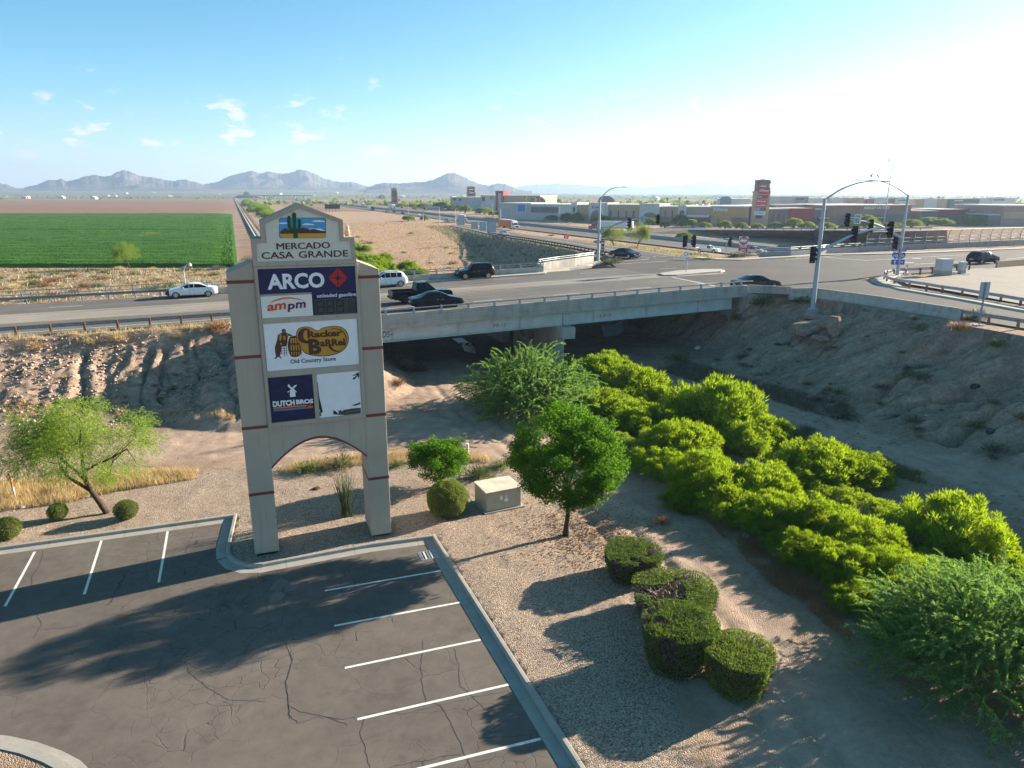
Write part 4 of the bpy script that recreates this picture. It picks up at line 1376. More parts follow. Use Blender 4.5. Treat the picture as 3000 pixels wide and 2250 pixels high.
def shp(zf, pts):
 return [SGN(zf, x, y, 0.06) for x, y in pts]
def smooth(pts, k=4):
 """closed Catmull-Rom through the outline points"""
 n = len(pts)
 out = []
 for i in range(n):
  p0, p1, p2, p3 = (Vector(pts[(i + j) % n]) for j in (-1, 0, 1, 2))
  for q in range(k):
   t = q / k
   out.append(tuple(0.5 * ((2 * p1) + (p2 - p0) * t + (2 * p0 - 5 * p1 + 4 * p2 - p3) * t * t + (3 * p1 - p0 - 3 * p2 + p3) * t ** 3)))
 return out
# fuel panel: white letters and red four-part spark
p = panel('fuel_panel', 'arco', M['navy'])
letters('ARCO', M['white'], 1.60, 3.98, 12.47, 13.14, -0.061, p, 0.035)
sq = [(1390, 885), (1500, 1000), (1395, 1108), (1283, 1003)]
cq = (1393, 1000)
for i in range(4):
 a, b = sq[i], sq[(i + 1) % 4]
 mid = ((a[0] + b[0]) / 2, (a[1] + b[1]) / 2)
 g = 7
 off = [(g, -g), (g, g), (-g, g), (-g, -g)][i]
 m_in = (cq[0] + off[0] * 2.6, cq[1] + off[1] * 2.6)
 pts = [(a[0] + (off[0] if i in (0, 2) else off[0] * 0.4), a[1] + off[1] * 0.3), (b[0] + off[0] * 0.3, b[1] + off[1] * 0.6), (cq[0] + off[0] * 5, cq[1] + off[1] * 0.9), m_in, (cq[0] + off[0] * 0.9, cq[1] + off[1] * 5)]
 pts = [pts[0], pts[1], pts[2], pts[3], pts[4]] if i % 2 == 0 else [pts[0], pts[1], pts[4], pts[3], pts[2]]
 print_shape('spark_facet', shp(ZS1, pts), M['sred'], -0.061, p)
# convenience store panel
p = panel('store_panel', 'ampm', M['white2'], -0.085)
for r in ((1.28, 3.39, 12.165, 12.2), (1.28, 3.39, 11.27, 11.305), (1.28, 1.315, 11.305, 12.165), (3.355, 3.39, 11.305, 12.165)):
 MB().box((r[0], -0.098, r[2]), (r[1], -0.0855, r[3])).obj('panel_edge', M['white'], p)
letters('am', M['redor'], 1.50, 2.30, 11.55, 11.83, -0.086, p, 0.03, 0.12, 0.085)
letters('p', M['plum'], 2.33, 2.66, 11.475, 11.83, -0.086, p, 0.03, 0.12, 0.04)
letters('m', M['plum'], 2.68, 3.12, 11.615, 11.875, -0.086, p, 0.03, 0.12, 0.05)
arcp = [(575, 1307), (640, 1265), (740, 1240), (830, 1238), (920, 1250), (1000, 1272), (960, 1258), (880, 1247), (800, 1250), (720, 1262), (650, 1280)]
print_shape('arc_stripe', shp(ZS1, [(570, 1307), (630, 1262), (720, 1236), (820, 1230), (910, 1244), (1000, 1275), (905, 1258), (815, 1248), (725, 1256), (640, 1278)]), M['orange'], -0.086, p)
# price panel
p = panel('price_panel', 'price', M['navy'])
letters('unleaded gasoline', M['white'], 3.62, 5.31, 11.99, 12.20, -0.061, p, 0.012)
dsp = MB().box((3.50, -0.085, 11.29), (5.24, -0.0605, 11.95)).obj('price_display', M['led'], p)
def digit(x, z, w, h, th, sub):
 m = MB()
 e = th * 0.5
 for (a, b, c, d) in ((x + e, x + w - e, z, z + th), (x + e, x + w - e, z + h / 2 - th / 2, z + h / 2 + th / 2), (x + e, x + w - e, z + h - th, z + h),
                         (x, x + th, z + th * 0.7, z + h / 2 - th * 0.3), (x + w - th, x + w, z + th * 0.7, z + h / 2 - th * 0.3), (x, x + th, z + h / 2 + th * 0.3, z + h - th * 0.7), (x + w - th, x + w, z + h / 2 + th * 0.3, z + h - th * 0.7)):
  m.box((a, -0.092, b * 0 + c), (b, -0.0855, d))
 o = m.obj('price_digit', M['ledseg'], p)
 return o
for x in (3.56, 3.98, 4.40):
 digit(x, 11.33, 0.34, 0.58, 0.055, 0)
digit(4.93, 11.66, 0.16, 0.26, 0.035, 0)
digit(5.00, 11.33, 0.17, 0.26, 0.035, 0)
MB().box((4.90, -0.092, 11.33), (4.94, -0.0855, 11.59)).obj('price_digit', M['ledseg'], p)
MB().box((3.925, -0.092, 11.33), (3.965, -0.0855, 11.38)).obj('price_digit', M['ledseg'], p)
# restaurant panel with bean-shaped badge, barrel and seated figure
p = panel('restaurant_panel', 'cb', M['white'])
bean = [(890, 215), (905, 150), (950, 118), (1010, 108), (1070, 120), (1130, 150), (1165, 152), (1195, 128), (1270, 108), (1360, 101), (1430, 112), (1490, 155), (1522, 230), (1515, 310), (1475, 380), (1400, 430), (1290, 460), (1150, 466), (1040, 448), (975, 410), (940, 350), (905, 280)]
print_shape('badge_edge', smooth(shp(ZS2, bean)), M['brown'], -0.0605, p)
cxm = sum(q[0] for q in bean) / len(bean)
cym = sum(q[1] for q in bean) / len(bean)
print_shape('badge', smooth(shp(ZS2, [(cxm + (x - cxm) * 0.972, cym + (y - cym) * 0.95) for x, y in bean])), M['gold'], -0.067, p)
def zl(body, x0, x1, y0, y1, mat, zf, y, parent, bold=0.0, dy=0.0, shear=0.0):
 """letters in a zoom pixel box; the print follows the tilt seen in the photograph"""
 a = SGN(zf, x0, y1, 0.06)
 b = SGN(zf, x1, y0 - 0, 0.06)
 c = SGN(zf, x1, y1 + dy, 0.06)
 return letters(body, mat, a[0], b[0], a[1], a[1] + (SGN(zf, x0, y0, 0.06)[1] - a[1]), y, parent, bold, shear, (c[1] - a[1]) / max(0.01, b[0] - a[0]))
zl('Racker', 1030, 1440, 168, 248, M['brown'], ZS2, -0.0735, p, 0.045, -28)
zl('aRRel', 1180, 1475, 265, 350, M['brown'], ZS2, -0.0735, p, 0.045, -16)
zl('B', 1045, 1185, 255, 440, M['brown'], ZS2, -0.0735, p, 0.05, 0)
cl = [(1055, 150), (1010, 128), (955, 140), (915, 190), (915, 250), (945, 290), (1000, 310), (1070, 305), (1105, 262), (1070, 275), (1020, 278), (985, 255), (975, 215), (985, 170), (1015, 150), (1045, 180)]
print_shape('lettering', smooth(shp(ZS2, cl), 3), M['brown'], -0.0735, p)
print_shape('lettering', smooth(shp(ZS2, [(1270, 330), (1310, 345), (1345, 385), (1400, 400), (1420, 402), (1390, 412), (1340, 405), (1300, 380)]), 3), M['brown'], -0.0735, p)
print_shape('badge_line', shp(ZS2, [(1260, 150), (1350, 128), (1430, 140), (1480, 190), (1500, 260), (1490, 320), (1455, 370), (1410, 398), (1462, 358), (1483, 310), (1490, 260), (1472, 200), (1425, 152), (1350, 138)]), M['brown'], -0.0735, p)
# barrel
brl = [(815, 235), (850, 222), (905, 220), (935, 235), (955, 300), (958, 370), (945, 440), (915, 468), (865, 475), (825, 462), (800, 400), (790, 330), (800, 270)]
print_shape('barrel_print', smooth(shp(ZS2, brl)), M['brown'], -0.0605, p)
for k in range(5):
 xa = 822 + k * 25
 bow = (k - 0.2) * 5
 print_shape('barrel_stave', shp(ZS2, [(xa, 248), (xa + 17, 246), (xa + 20 + bow, 305), (xa + 2 + bow, 310)]), M['gold'], -0.067, p)
 print_shape('barrel_stave', shp(ZS2, [(xa + 4 + bow, 332), (xa + 21 + bow, 328), (xa + 20 + bow, 392), (xa + 6 + bow, 396)]), M['gold'], -0.067, p)
 print_shape('barrel_stave', shp(ZS2, [(xa + 10 + bow, 414), (xa + 24 + bow, 410), (xa + 20 + bow * 0.6, 450), (xa + 12 + bow * 0.6, 456)]), M['gold'], -0.067, p)
# plain seated figure leaning on the barrel
fig = [(716, 150), (735, 136), (760, 140), (770, 160), (765, 180), (800, 195), (840, 208), (842, 222), (800, 222), (790, 235), (788, 300), (775, 345), (720, 350), (705, 420), (698, 462), (718, 490), (712, 497), (690, 478), (678, 470), (655, 492), (630, 498), (632, 488), (650, 470), (640, 420), (635, 360), (650, 310), (665, 260), (672, 210), (700, 190), (725, 182)]
print_shape('figure_print', shp(ZS2, fig), M['brown'], -0.0605, p)
for q in ([(690, 205), (712, 198), (718, 240), (705, 285), (690, 270)], [(735, 222), (760, 218), (765, 262), (745, 275)], [(775, 205), (805, 208), (800, 218), (778, 220)], [(700, 300), (730, 318), (720, 330), (698, 320)], [(738, 160), (758, 160), (755, 172), (742, 174)]):
 print_shape('figure_print', shp(ZS2, q), M['gold'], -0.067, p)
for q in ([(708, 352), (714, 352), (716, 445), (710, 445)], [(745, 350), (751, 350), (757, 468), (750, 468)], [(772, 345), (778, 345), (783, 455), (777, 455)], [(712, 372), (775, 366), (775, 372), (712, 378)], [(714, 400), (778, 392), (778, 398), (714, 406)], [(716, 428), (780, 420), (780, 426), (716, 434)]):
 print_shape('chair_print', shp(ZS2, q), M['brown'], -0.0605, p)
zl('Old Country Store', 825, 1368, 505, 570, M['dark'], ZS2, -0.0605, p, 0.012, -38)
# coffee panel
p = panel('coffee_panel', 'db', M['navy2'])
zl('DUTCH', 615, 872, 1006, 1076, M['white'], ZS2, -0.0605, p, 0.05, -22)
zl('BROS', 893, 1095, 986, 1042, M['white'], ZS2, -0.0605, p, 0.05, -12)
mill = [(818, 954), (815, 905), (822, 878), (798, 900), (783, 893), (812, 880), (828, 858), (790, 828), (797, 797), (842, 845), (870, 815), (905, 808), (878, 838), (862, 856), (897, 890), (888, 905), (872, 882), (882, 910), (886, 950)]
print_shape('windmill_print', shp(ZS2, mill), M['white'], -0.0605, p)
for k, (mt, off) in enumerate((('gold', 0), ('sred', 16), ('bluep', 31))):
 print_shape('stripe_print', shp(ZS2, [(618, 1082 + off), (1010 - k * 5, 1048 + off), (1012 - k * 5, 1064 + off), (620, 1098 + off)]), M[mt], -0.0605, p)
zl('Coffee', 1000, 1092, 1050, 1095, M['orange'], ZS2, -0.0605, p, 0.03, -8, 0.2)
print_shape('torn_edge', shp(ZS2, [(600, 1262), (600, 1240), (680, 1238), (780, 1222), (800, 1215), (930, 1215), (1040, 1200), (1105, 1185), (1100, 1130), (1115, 1150), (1124, 1208)]), M['dark'], -0.0605, p)
# blank broken panel
p = panel('blank_panel', 'wh', M['white'])
print_shape('broken_hole', shp(ZS2, [(1335, 1162), (1340, 1112), (1362, 1122), (1392, 1150), (1392, 1158), (1402, 1150), (1398, 1122), (1430, 1108), (1438, 1130), (1462, 1110), (1530, 1098), (1560, 1092), (1665, 1085), (1669, 1150), (1480, 1172)]), M['rockd'], -0.0605, p)
print_shape('broken_hole', shp(ZS2, [(1556, 1055), (1660, 1018), (1662, 1040), (1600, 1060)]), M['rockd'], -0.0605, p)
print_shape('broken_hole', shp(ZS2, [(1162, 1190), (1158, 1130), (1182, 1132), (1195, 1180)]), M['rockd'], -0.0605, p)
print_shape('broken_strip', shp(ZS2, [(1480, 1140), (1560, 1118), (1668, 1108), (1668, 1118), (1560, 1130), (1490, 1150)]), M['twig'], -0.067, p)
print_shape('grime_mark', shp(ZS2, [(1142, 780), (1150, 780), (1170, 960), (1212, 1130), (1190, 1150), (1160, 1080)]), M['ledseg'], -0.0605, p)
print_shape('grime_mark', smooth(shp(ZS2, [(1560, 700), (1600, 680), (1644, 660), (1646, 740), (1630, 705), (1590, 745), (1570, 730), (1620, 695)]), 3), M['led'], -0.0605, p)
# gabled crown
crown = [(1.10, 13.47), (5.41, 13.47), (5.36, 14.62), (4.92, 14.62), (4.92, 15.35), (3.17, 16.05), (1.53, 15.33), (1.53, 14.62), (1.10, 14.62)]
inner = [(1.30, 13.66), (5.22, 13.66), (5.18, 14.44), (4.75, 14.44), (4.73, 15.24), (3.17, 15.85), (1.72, 15.22), (1.72, 14.44), (1.30, 14.44)]
MB().prism(crown, 0.0, DEP, 0, FR).obj('crown', STU, pylon)
n = len(crown)
vs = [FR(x, z, -0.08) for x, z in crown] + [FR(x, z, -0.08) for x, z in inner] + [FR(x, z, -0.001) for x, z in crown] + [FR(x, z, -0.001) for x, z in inner]
fs = []
for i in range(n):
 j = (i + 1) % n
 fs += [(i, j, n + j, n + i), (i, 2 * n + i, 2 * n + j, j), (n + i, n + j, 3 * n + j, 3 * n + i)]
MB().add(vs, fs).obj('crown_frame', STU, pylon)
cp = print_shape('crown_panel', inner, M['cream'], -0.002, pylon, 0.02)
letters('MERCADO', M['brown'], 2.10, 4.30, 14.15, 14.42, -0.023, cp, 0.0)
letters('MERCADO', M['brown'], 2.122, 4.322, 14.153, 14.423, -0.025, cp, 0.0)
letters('CASA', M['brown'], 1.47, 2.78, 13.77, 14.06, -0.023, cp, 0.016)
letters('GRANDE', M['brown'], 2.98, 5.07, 13.77, 14.06, -0.023, cp, 0.016)
# painted desert scene
sc_ = lambda pts: [SGN(ZS1, x, y, 0.03) for x, y in pts]
def rrect(x0, x1, y0, y1, r):
 out = []
 for cx, cy, a0 in ((x1 - r, y0 + r, 0), (x0 + r, y0 + r, 1), (x0 + r, y1 - r, 2), (x1 - r, y1 - r, 3)):
  for k in range(5):
   a = math.pi / 2 * a0 + math.pi / 2 * k / 4
   out.append((cx + r * math.cos(a), cy - r * math.sin(a)))
 return out
scene_p = print_shape('scene_sky', sc_(rrect(690, 1246, 282, 520, 26)), M['skyblue'], -0.023, cp)
print_shape('scene_outline', sc_(rrect(686, 1250, 278, 524, 28)), M['black'], -0.0225, cp, 0.003)
print_shape('scene_sand', sc_([(700, 470), (1246, 462), (1248, 500), (1228, 520), (735, 522), (710, 505)]), M['sand'], -0.030, cp)
print_shape('scene_mountain', sc_([(697, 448), (730, 415), (760, 402), (800, 418), (850, 430), (920, 425), (975, 393), (1040, 415), (1090, 403), (1130, 420), (1180, 432), (1246, 440), (1246, 464), (702, 472)]), M['mount'], -0.030, cp)
print_shape('scene_cloud', sc_([(1040, 415), (1090, 402), (1120, 412), (1150, 405), (1200, 412), (1240, 436), (1180, 432), (1130, 418), (1090, 410), (1060, 420)]), M['white'], -0.0305, cp)
for q in ([(692, 340), (790, 335), (785, 350), (696, 352)], [(966, 362), (985, 350), (1020, 345), (1070, 350), (1106, 357), (1095, 366), (970, 366)], [(1088, 325), (1105, 310), (1150, 306), (1200, 310), (1232, 320), (1215, 328), (1095, 329)]):
 print_shape('scene_cloud', smooth(sc_(q), 3), M['white'], -0.030, cp)
cac = [(860, 520), (858, 440), (825, 428), (798, 400), (786, 360), (784, 280), (795, 256), (812, 254), (824, 275), (826, 350), (836, 390), (848, 400), (846, 300), (838, 250), (846, 222), (868, 216), (886, 226), (892, 260), (893, 400), (908, 398), (912, 330), (908, 312), (922, 295), (940, 300), (948, 330), (946, 400), (930, 428), (905, 438), (912, 480), (910, 520)]
print_shape('scene_cactus', smooth(sc_(cac), 3), M['cactus'], -0.037, cp, 0.012)
# owl decoy on the right shoulder
op = pylon.matrix_basis @ Vector((5.15, 0.5, 14.62))
owl = thing('owl_decoy', 'small pale brown owl figure perched on the right shoulder of the tall sign', 'owl decoy', (op.x, op.y, op.z), R(20))
MB().lathe([(0.02, 0.0), (0.105, 0.01), (0.125, 0.14), (0.115, 0.26), (0.085, 0.32), (0.095, 0.37), (0.09, 0.43), (0.05, 0.47)], n=12).obj('owl_body', plain('owl_brown', (0.36, 0.27, 0.22), 0.8, var=0.4, scale=14), owl, True)
for sx in (-1, 1):
 MB().add([(sx * 0.075, 0.0, 0.44), (sx * 0.03, -0.02, 0.45), (sx * 0.05, 0.03, 0.45), (sx * 0.072, 0, 0.53)], [(0, 1, 2), (0, 1, 3), (1, 2, 3), (2, 0, 3)]).obj('ear_tuft', MATS['owl_brown'], owl)
# ------------------------------------------------------------------ plants
def unit(v):
 return v / np.maximum(np.linalg.norm(v, axis=-1, keepdims=True), 1e-9)
def rand_dirs(n, r, up=0.0):
 d = r.normal(size=(n, 3))
 d[:, 2] += up
 return unit(d)
def blades(base, direc, length, width, r, bend=0.0, side=None):
 """one slim triangle per base point -> verts, tris"""
 n = len(base)
 if side is None:
  side = unit(np.cross(direc, rand_dirs(n, r)))
 L = np.broadcast_to(np.asarray(length, float), (n,))[:, None]
 W = np.broadcast_to(np.asarray(width, float), (n,))[:, None]
 a = base - side * W * 0.5
 b = base + side * W * 0.5
 c = base + direc * L
 if bend:
  c[:, 2] -= bend * L[:, 0]
 v = np.stack([a, b, c], 1).reshape(-1, 3)
 return v, np.arange(3 * n).reshape(-1, 3)
def leaflets(cen, direc, length, width, r):
 """one diamond (two triangles) per leaf"""
 n = len(cen)
 side = unit(np.cross(direc, rand_dirs(n, r)))
 L = np.broadcast_to(np.asarray(length, float), (n,))[:, None]
 W = np.broadcast_to(np.asarray(width, float), (n,))[:, None]
 a = cen - direc * L * 0.5
 c = cen + direc * L * 0.5
 b = cen - side * W * 0.5
 d = cen + side * W * 0.5
 v = np.stack([a, b, c, d], 1).reshape(-1, 3)
 i = np.arange(n) * 4
 t = np.stack([np.stack([i, i + 1, i + 2], -1), np.stack([i, i + 2, i + 3], -1)], 1).reshape(-1, 3)
 return v, t
def join(parts):
 vs, ts, o = [], [], 0
 for v, t in parts:
  vs.append(v)
  ts.append(t + o)
  o += len(v)
 return np.concatenate(vs), np.concatenate(ts)
def limb(mb, p, d, L, r0, depth, r, kids=3, spread=0.7, up=0.15, n=6, tips=None, bend=0.25):
 """a tapering crooked limb with smaller limbs on it"""
 pts, rad = [Vector(p)], [r0]
 d = Vector(d).normalized()
 for k in range(4):
  d = (d + Vector(r.normal(size=3)) * bend * 0.35 + Vector((0, 0, up * 0.3))).normalized()
  pts.append(pts[-1] + d * (L / 4))
  rad.append(r0 * (1 - 0.14 * (k + 1)))
 mb.tube(pts, rad, max(4, n), 0)
 if tips is not None and depth <= 1:
  tips += [pts[-1], pts[-2], pts[2]]
 if depth <= 0:
  return
 for k in range(kids):
  a = 2 * math.pi * (k + r.random()) / kids
  o = d.orthogonal().normalized()
  w = d.cross(o)
  nd = (d * (1 - spread * 0.45) + (o * math.cos(a) + w * math.sin(a)) * spread).normalized()
  st_ = pts[-1] if k < 2 else pts[-2]
  limb(mb, st_, nd, L * r.uniform(0.6, 0.85), rad[-1] * 0.72, depth - 1, r, kids, spread, up, max(4, n - 1), tips, bend)
def broom_mesh(seed, clumps=270, per=78):
 """desert broom: dense upright tufts over a rounded bush of radius 1"""
 r = np.random.default_rng(seed)
 d = rand_dirs(clumps, r, 0.35)
 d[:, 2] = np.abs(d[:, 2]) * 1.05 - 0.10
 d = unit(d)
 lob = 0.66 + 0.62 * fbm(d[:, 0] * 2.0 + seed * 3, d[:, 1] * 2.0 + d[:, 2] * 1.7, 3)
 gap = fbm(d[:, 0] * 3.3 + seed, d[:, 1] * 3.3 + d[:, 2] * 3 + 9, 2) > 0.36
 d, lob = d[gap], lob[gap]
 clumps = len(d)
 rad = lob * r.uniform(0.60, 1.0, clumps) ** 0.6
 cc = d * rad[:, None] * np.array([1, 1, 0.80])
 sz = r.uniform(0.08, 0.19, clumps)
 ci = np.repeat(np.arange(clumps), per)
 q = rand_dirs(len(ci), r, 0.75)
 off = q * (r.uniform(0.55, 1.0, len(ci)) * sz[ci])[:, None] * np.array([0.85, 0.85, 1.15])
 up = unit(q * 0.75 + np.array([0, 0, 0.55]) + r.normal(size=(len(ci), 3)) * 0.28)
 v, t = blades(cc[ci] + off, up, r.uniform(0.055, 0.11, len(ci)), r.uniform(0.016, 0.028, len(ci)), r)
 # sparse twiggy inside
 k = 2600
 di = rand_dirs(k, r, 0.3)
 di[:, 2] = np.abs(di[:, 2])
 b = di * (r.random(k) ** 0.4 * 0.78)[:, None] * np.array([1, 1, 0.8])
 v2, t2 = blades(b, unit(di + r.normal(size=(k, 3)) * 0.5), 0.16, 0.030, r)
 v, t = join([(v, t), (v2, t2)])
 v[:, 2] = np.maximum(v[:, 2] + 0.16, 0.0)
 return trimesh('foliage', v, t, M['broom'])
def stems_mesh(seed, k=9, rad=0.55, h=0.75, mat='twig', r0=0.03):
 r = np.random.default_rng(seed)
 mb = MB()
 for i in range(k):
  a = 2 * math.pi * i / k + r.uniform(-0.3, 0.3)
  q = rad * r.uniform(0.5, 1)
  mb.tube([(0.05 * math.cos(a), 0.05 * math.sin(a), -0.12), (q * 0.4 * math.cos(a), q * 0.4 * math.sin(a), h * 0.5), (q * math.cos(a), q * math.sin(a), h)], [r0, r0 * 0.7, r0 * 0.3], 5)
 return mb.mesh('stem', M[mat])
def feather_mesh(seed, fronds=620, per=46, rx=1.0, mat='mesq', frond=0.55, leafL=0.035, low=0.0):
 """arching feathery sprays with small leaflets along them, crown radius 1"""
 r = np.random.default_rng(seed)
 d = rand_dirs(fronds, r, 0.35)
 d[:, 2] = np.abs(d[:, 2]) - low
 d = unit(d)
 lob = 0.70 + 0.5 * fbm(d[:, 0] * 2.3 + seed, d[:, 1] * 2.3 + d[:, 2] * 2.0, 3)
 p0 = d * (lob * r.uniform(0.30, 0.92, fronds))[:, None] * np.array([1, 1, 0.72])
 dr = unit(d * 0.8 + r.normal(size=(fronds, 3)) * 0.45 + np.array([0, 0, 0.42]))
 L = frond * r.uniform(0.5, 1.0, fronds)
 u = np.linspace(0.0, 1.0, per)
 # each spray rises and then arches over
 P = p0[:, None, :] + dr[:, None, :] * (u[None, :] * L[:, None])[..., None]
 P[..., 2] -= (u[None, :] ** 2) * L[:, None] * 0.42
 tan = dr[:, None, :] - np.array([0, 0, 0.84])[None, None, :] * u[None, :, None]
 tan = unit(np.broadcast_to(tan, P.shape))
 side = unit(np.cross(tan, rand_dirs(fronds, r)[:, None, :]))
 sg = np.where(np.arange(per) % 2 == 0, 1.0, -1.0)[None, :, None]
 ld = unit(tan * 0.75 + side * sg * 0.85 + r.normal(size=P.shape) * 0.25)
 v, t = blades(P.reshape(-1, 3), ld.reshape(-1, 3), leafL * r.uniform(0.6, 1.3, fronds * per), leafL * 0.42, r)
 v[:, 2] = np.maximum(v[:, 2] + 0.12, 0.01)
 v[:, 0] *= rx
 return trimesh('foliage', v, t, M[mat])
def crown_mesh(seed, tips, leaves, size, rad, mat, clump=0.5):
 """leaf clumps round the limb tips"""
 r = np.random.default_rng(seed)
 T = np.array([tuple(p) for p in tips])
 ci = r.integers(0, len(T), leaves)
 off = rand_dirs(leaves, r) * (r.random(leaves) ** 0.45 * rad)[:, None] * np.array([1, 1, 0.75])
 n = unit(off + r.normal(size=off.shape) * 0.02 + np.array([0, 0, 0.1]))
 d = unit(np.cross(n, rand_dirs(leaves, r)) + n * 0.3)
 v, t = leaflets(T[ci] + off, d, size * r.uniform(0.6, 1.25, leaves), size * 0.62 * r.uniform(0.7, 1.2, leaves), r)
 return trimesh('crown', v, t, M[mat])
def scrub_mesh(seed, n=420, mat='scrub', h=0.8, blade=0.34, w=0.035):
 r = np.random.default_rng(seed)
 d = rand_dirs(n, r, 0.5)
 d[:, 2] = np.abs(d[:, 2])
 lob = 0.65 + 0.6 * fbm(d[:, 0] * 2 + seed * 1.7, d[:, 1] * 2 + d[:, 2], 3)
 b = d * (lob * r.uniform(0.15, 0.85, n))[:, None] * np.array([1, 1, h])
 up = unit(d + r.normal(size=d.shape) * 0.4 + np.array([0, 0, 0.35]))
 v, t = blades(b, up, blade * r.uniform(0.5, 1.1, n), w, r)
 v[:, 2] = np.maximum(v[:, 2], -0.03)
 return trimesh('foliage', v, t, M[mat])
# --- desert brooms crowding the wash: (centre u, ground v, width px, height factor)
BROOMS = [broom_mesh(100 + k) for k in range(6)]
BSTEM = stems_mesh(3, 10)
bl_ = [(1262, 805, 80, .9), (1300, 825, 130, 1.0), (1375, 862, 150, 1.05), (1300, 900, 140, .95), (1395, 935, 150, .9), (1345, 905, 120, .8), (1470, 985, 165, .95), (1428, 1018, 130, .8), (1330, 960, 90, .7),
       (1545, 925, 200, 1.15), (1640, 950, 130, .95), (1470, 905, 110, .8), (1590, 965, 140, .9), (1530, 1060, 175, 1.0), (1630, 1075, 170, .95), (1575, 1105, 150, .85), (1490, 1090, 110, .8), (1700, 1065, 150, .9), (1760, 1035, 180, 1.0), (1838, 1040, 140, .95),
       (1665, 1140, 170, .95), (1755, 1150, 170, 1.0), (1800, 1090, 130, .75), (1880, 1110, 120, .75), (1850, 1190, 170, .95), (1745, 1215, 150, .9), (1835, 1245, 165, .95), (1965, 1165, 150, .9), (2050, 1185, 220, 1.1), (2125, 1195, 130, .85), (1925, 1250, 150, .95), (1860, 1310, 130, .85), (1945, 1300, 150, .9), (2000, 1255, 130, .8), (2150, 1275, 150, .9), (2200, 1260, 140, .9), (2090, 1275, 120, .8), (2235, 1350, 150, .9),
       (1690, 1185, 110, .7), (1640, 1110, 110, .8), (1960, 1225, 120, .8), (1905, 1200, 120, .85)]
tops = ['with a domed bright top', 'with a ragged leaning top', 'with loose open sprays', 'with a broad flat top', 'with dense tight tufts', 'with a pale tip']
brooms_ = []
for k, (u, v, w, hf) in enumerate(bl_):
 p = ground_hit(u, v)
 rr = wid(w, p) * 0.56
 hf *= 0.86
 if k == 0:
  root = thing('desert_broom', '', 'shrub', p, 0, 'yellow green desert brooms crowding the dry wash')
  link('foliage', BROOMS[0], root)
  link('stem', BSTEM, root)
  o = root
 else:
  o = root.copy()
  COL.objects.link(o)
  f = link('foliage', BROOMS[k % 6], o)
  s_ = link('stem', BSTEM, o)
 o.location = p - Vector((0, 0, 0.12))
 o.rotation_euler = (0, 0, k * 2.399)
 o.scale = (rr, rr * (0.9 + 0.2 * ((k * 7) % 5) / 4), rr * hf)
 brooms_.append((o, p))
_ORD = ['nearest the bridge', 'second from the bridge', 'third from the bridge', 'fourth from the bridge', 'fifth from the bridge', 'sixth from the bridge', 'seventh from the bridge', 'eighth from the bridge', 'ninth from the bridge', 'tenth from the bridge', 'eleventh from the bridge', 'twelfth from the bridge', 'thirteenth from the bridge', 'fourteenth from the bridge', 'fifteenth from the bridge', 'sixteenth from the bridge', 'seventeenth from the bridge', 'eighteenth from the bridge', 'nineteenth from the bridge', 'twentieth from the bridge']
_ax = Vector((0.60, -0.80, 0))
_q = sorted(brooms_, key=lambda e: e[1].x * 0.8 + e[1].y * 0.6)
for j in range(3):
 rowm = sorted(_q[len(_q) * j // 3:len(_q) * (j + 1) // 3], key=lambda e: e[1].dot(_ax))
 for i, (o, p) in enumerate(rowm):
  o['label'] = 'broom bush %s in the row %s' % (_ORD[i], ('along the near dirt track', 'in the middle of the thicket', 'facing the shaded bank')[j])
# --- big feathery mesquites
FEA = feather_mesh(21)
FEB = feather_mesh(22, 1750, 60, 1.0, 'mesq', 0.42, 0.026, 0.1)
MST = stems_mesh(8, 8, 0.6, 0.6, 'bark', 0.025)
for (u, v, w, hf, me, lab) in ((1150, 880, 300, 1.0, FEB, 'broad feathery blue green mesquite beside the dirt track under the bridge'),
                               (2150, 1450, 530, 0.95, FEB, 'large feathery mesquite with long green sprays at the lower right corner'),
                               (2010, 1370, 240, 0.9, FEB, 'feathery mesquite sprawling between the brooms and the larger corner mesquite'),
                               (1352, 978, 85, 0.9, FEA, 'small pale green feathery bush behind the round-crowned tree'),
                               (1810, 1300, 60, 1.0, FEA, 'small grey green sagebrush at the foot of the brooms by the track')):
 p = ground_hit(u, v)
 rr = wid(w, p) * 0.52
 o = thing('mesquite_bush', lab, 'bush', p - Vector((0, 0, 0.1)), u * 0.01)
 o.scale = (rr, rr, rr * hf)
 link('foliage', me, o)
 link('stem', MST, o)
# --- round-crowned green tree by the cabinet
p = at(1222, 1155, 0.1)
tree = thing('shade_tree', 'green shade tree with a round leafy crown and one slim trunk beside the cabinet', 'tree', p)
r = np.random.default_rng(4)
mb = MB()
tips = []
mb.tube([(0, 0, -0.1), (0.02, 0, 0.5), (0.10, 0.02, 1.1), (0.06, 0, 1.8), (0.0, 0.05, 2.6)], [0.17, 0.13, 0.115, 0.11, 0.10], 10)
for k in range(7):
 a = k * 2.4 + 0.4
 limb(mb, (0.05, 0, 1.75 + k * 0.15), (math.cos(a), math.sin(a), 0.45 + 0.25 * (k > 3)), 1.6, 0.075, 2, r, 3, 0.8, 0.28, 6, tips)
limb(mb, (0, 0.05, 2.55), (0.05, 0, 1), 1.9, 0.09, 2, r, 4, 0.7, 0.3, 6, tips)
mb.obj('trunk', M['bark'], tree, True)
ctr = Vector((-0.05, 0, 4.2))
keep = []
for q in tips:
 e = q - ctr
 e = Vector((e.x / 2.75, e.y / 2.6, e.z / 2.4))
 if e.length > 1.0:
  e = e / e.length * r.uniform(0.88, 1.02)
 keep.append(ctr + Vector((e.x * 2.8, e.y * 2.75, e.z * 2.5)))
d = rand_dirs(210, r)
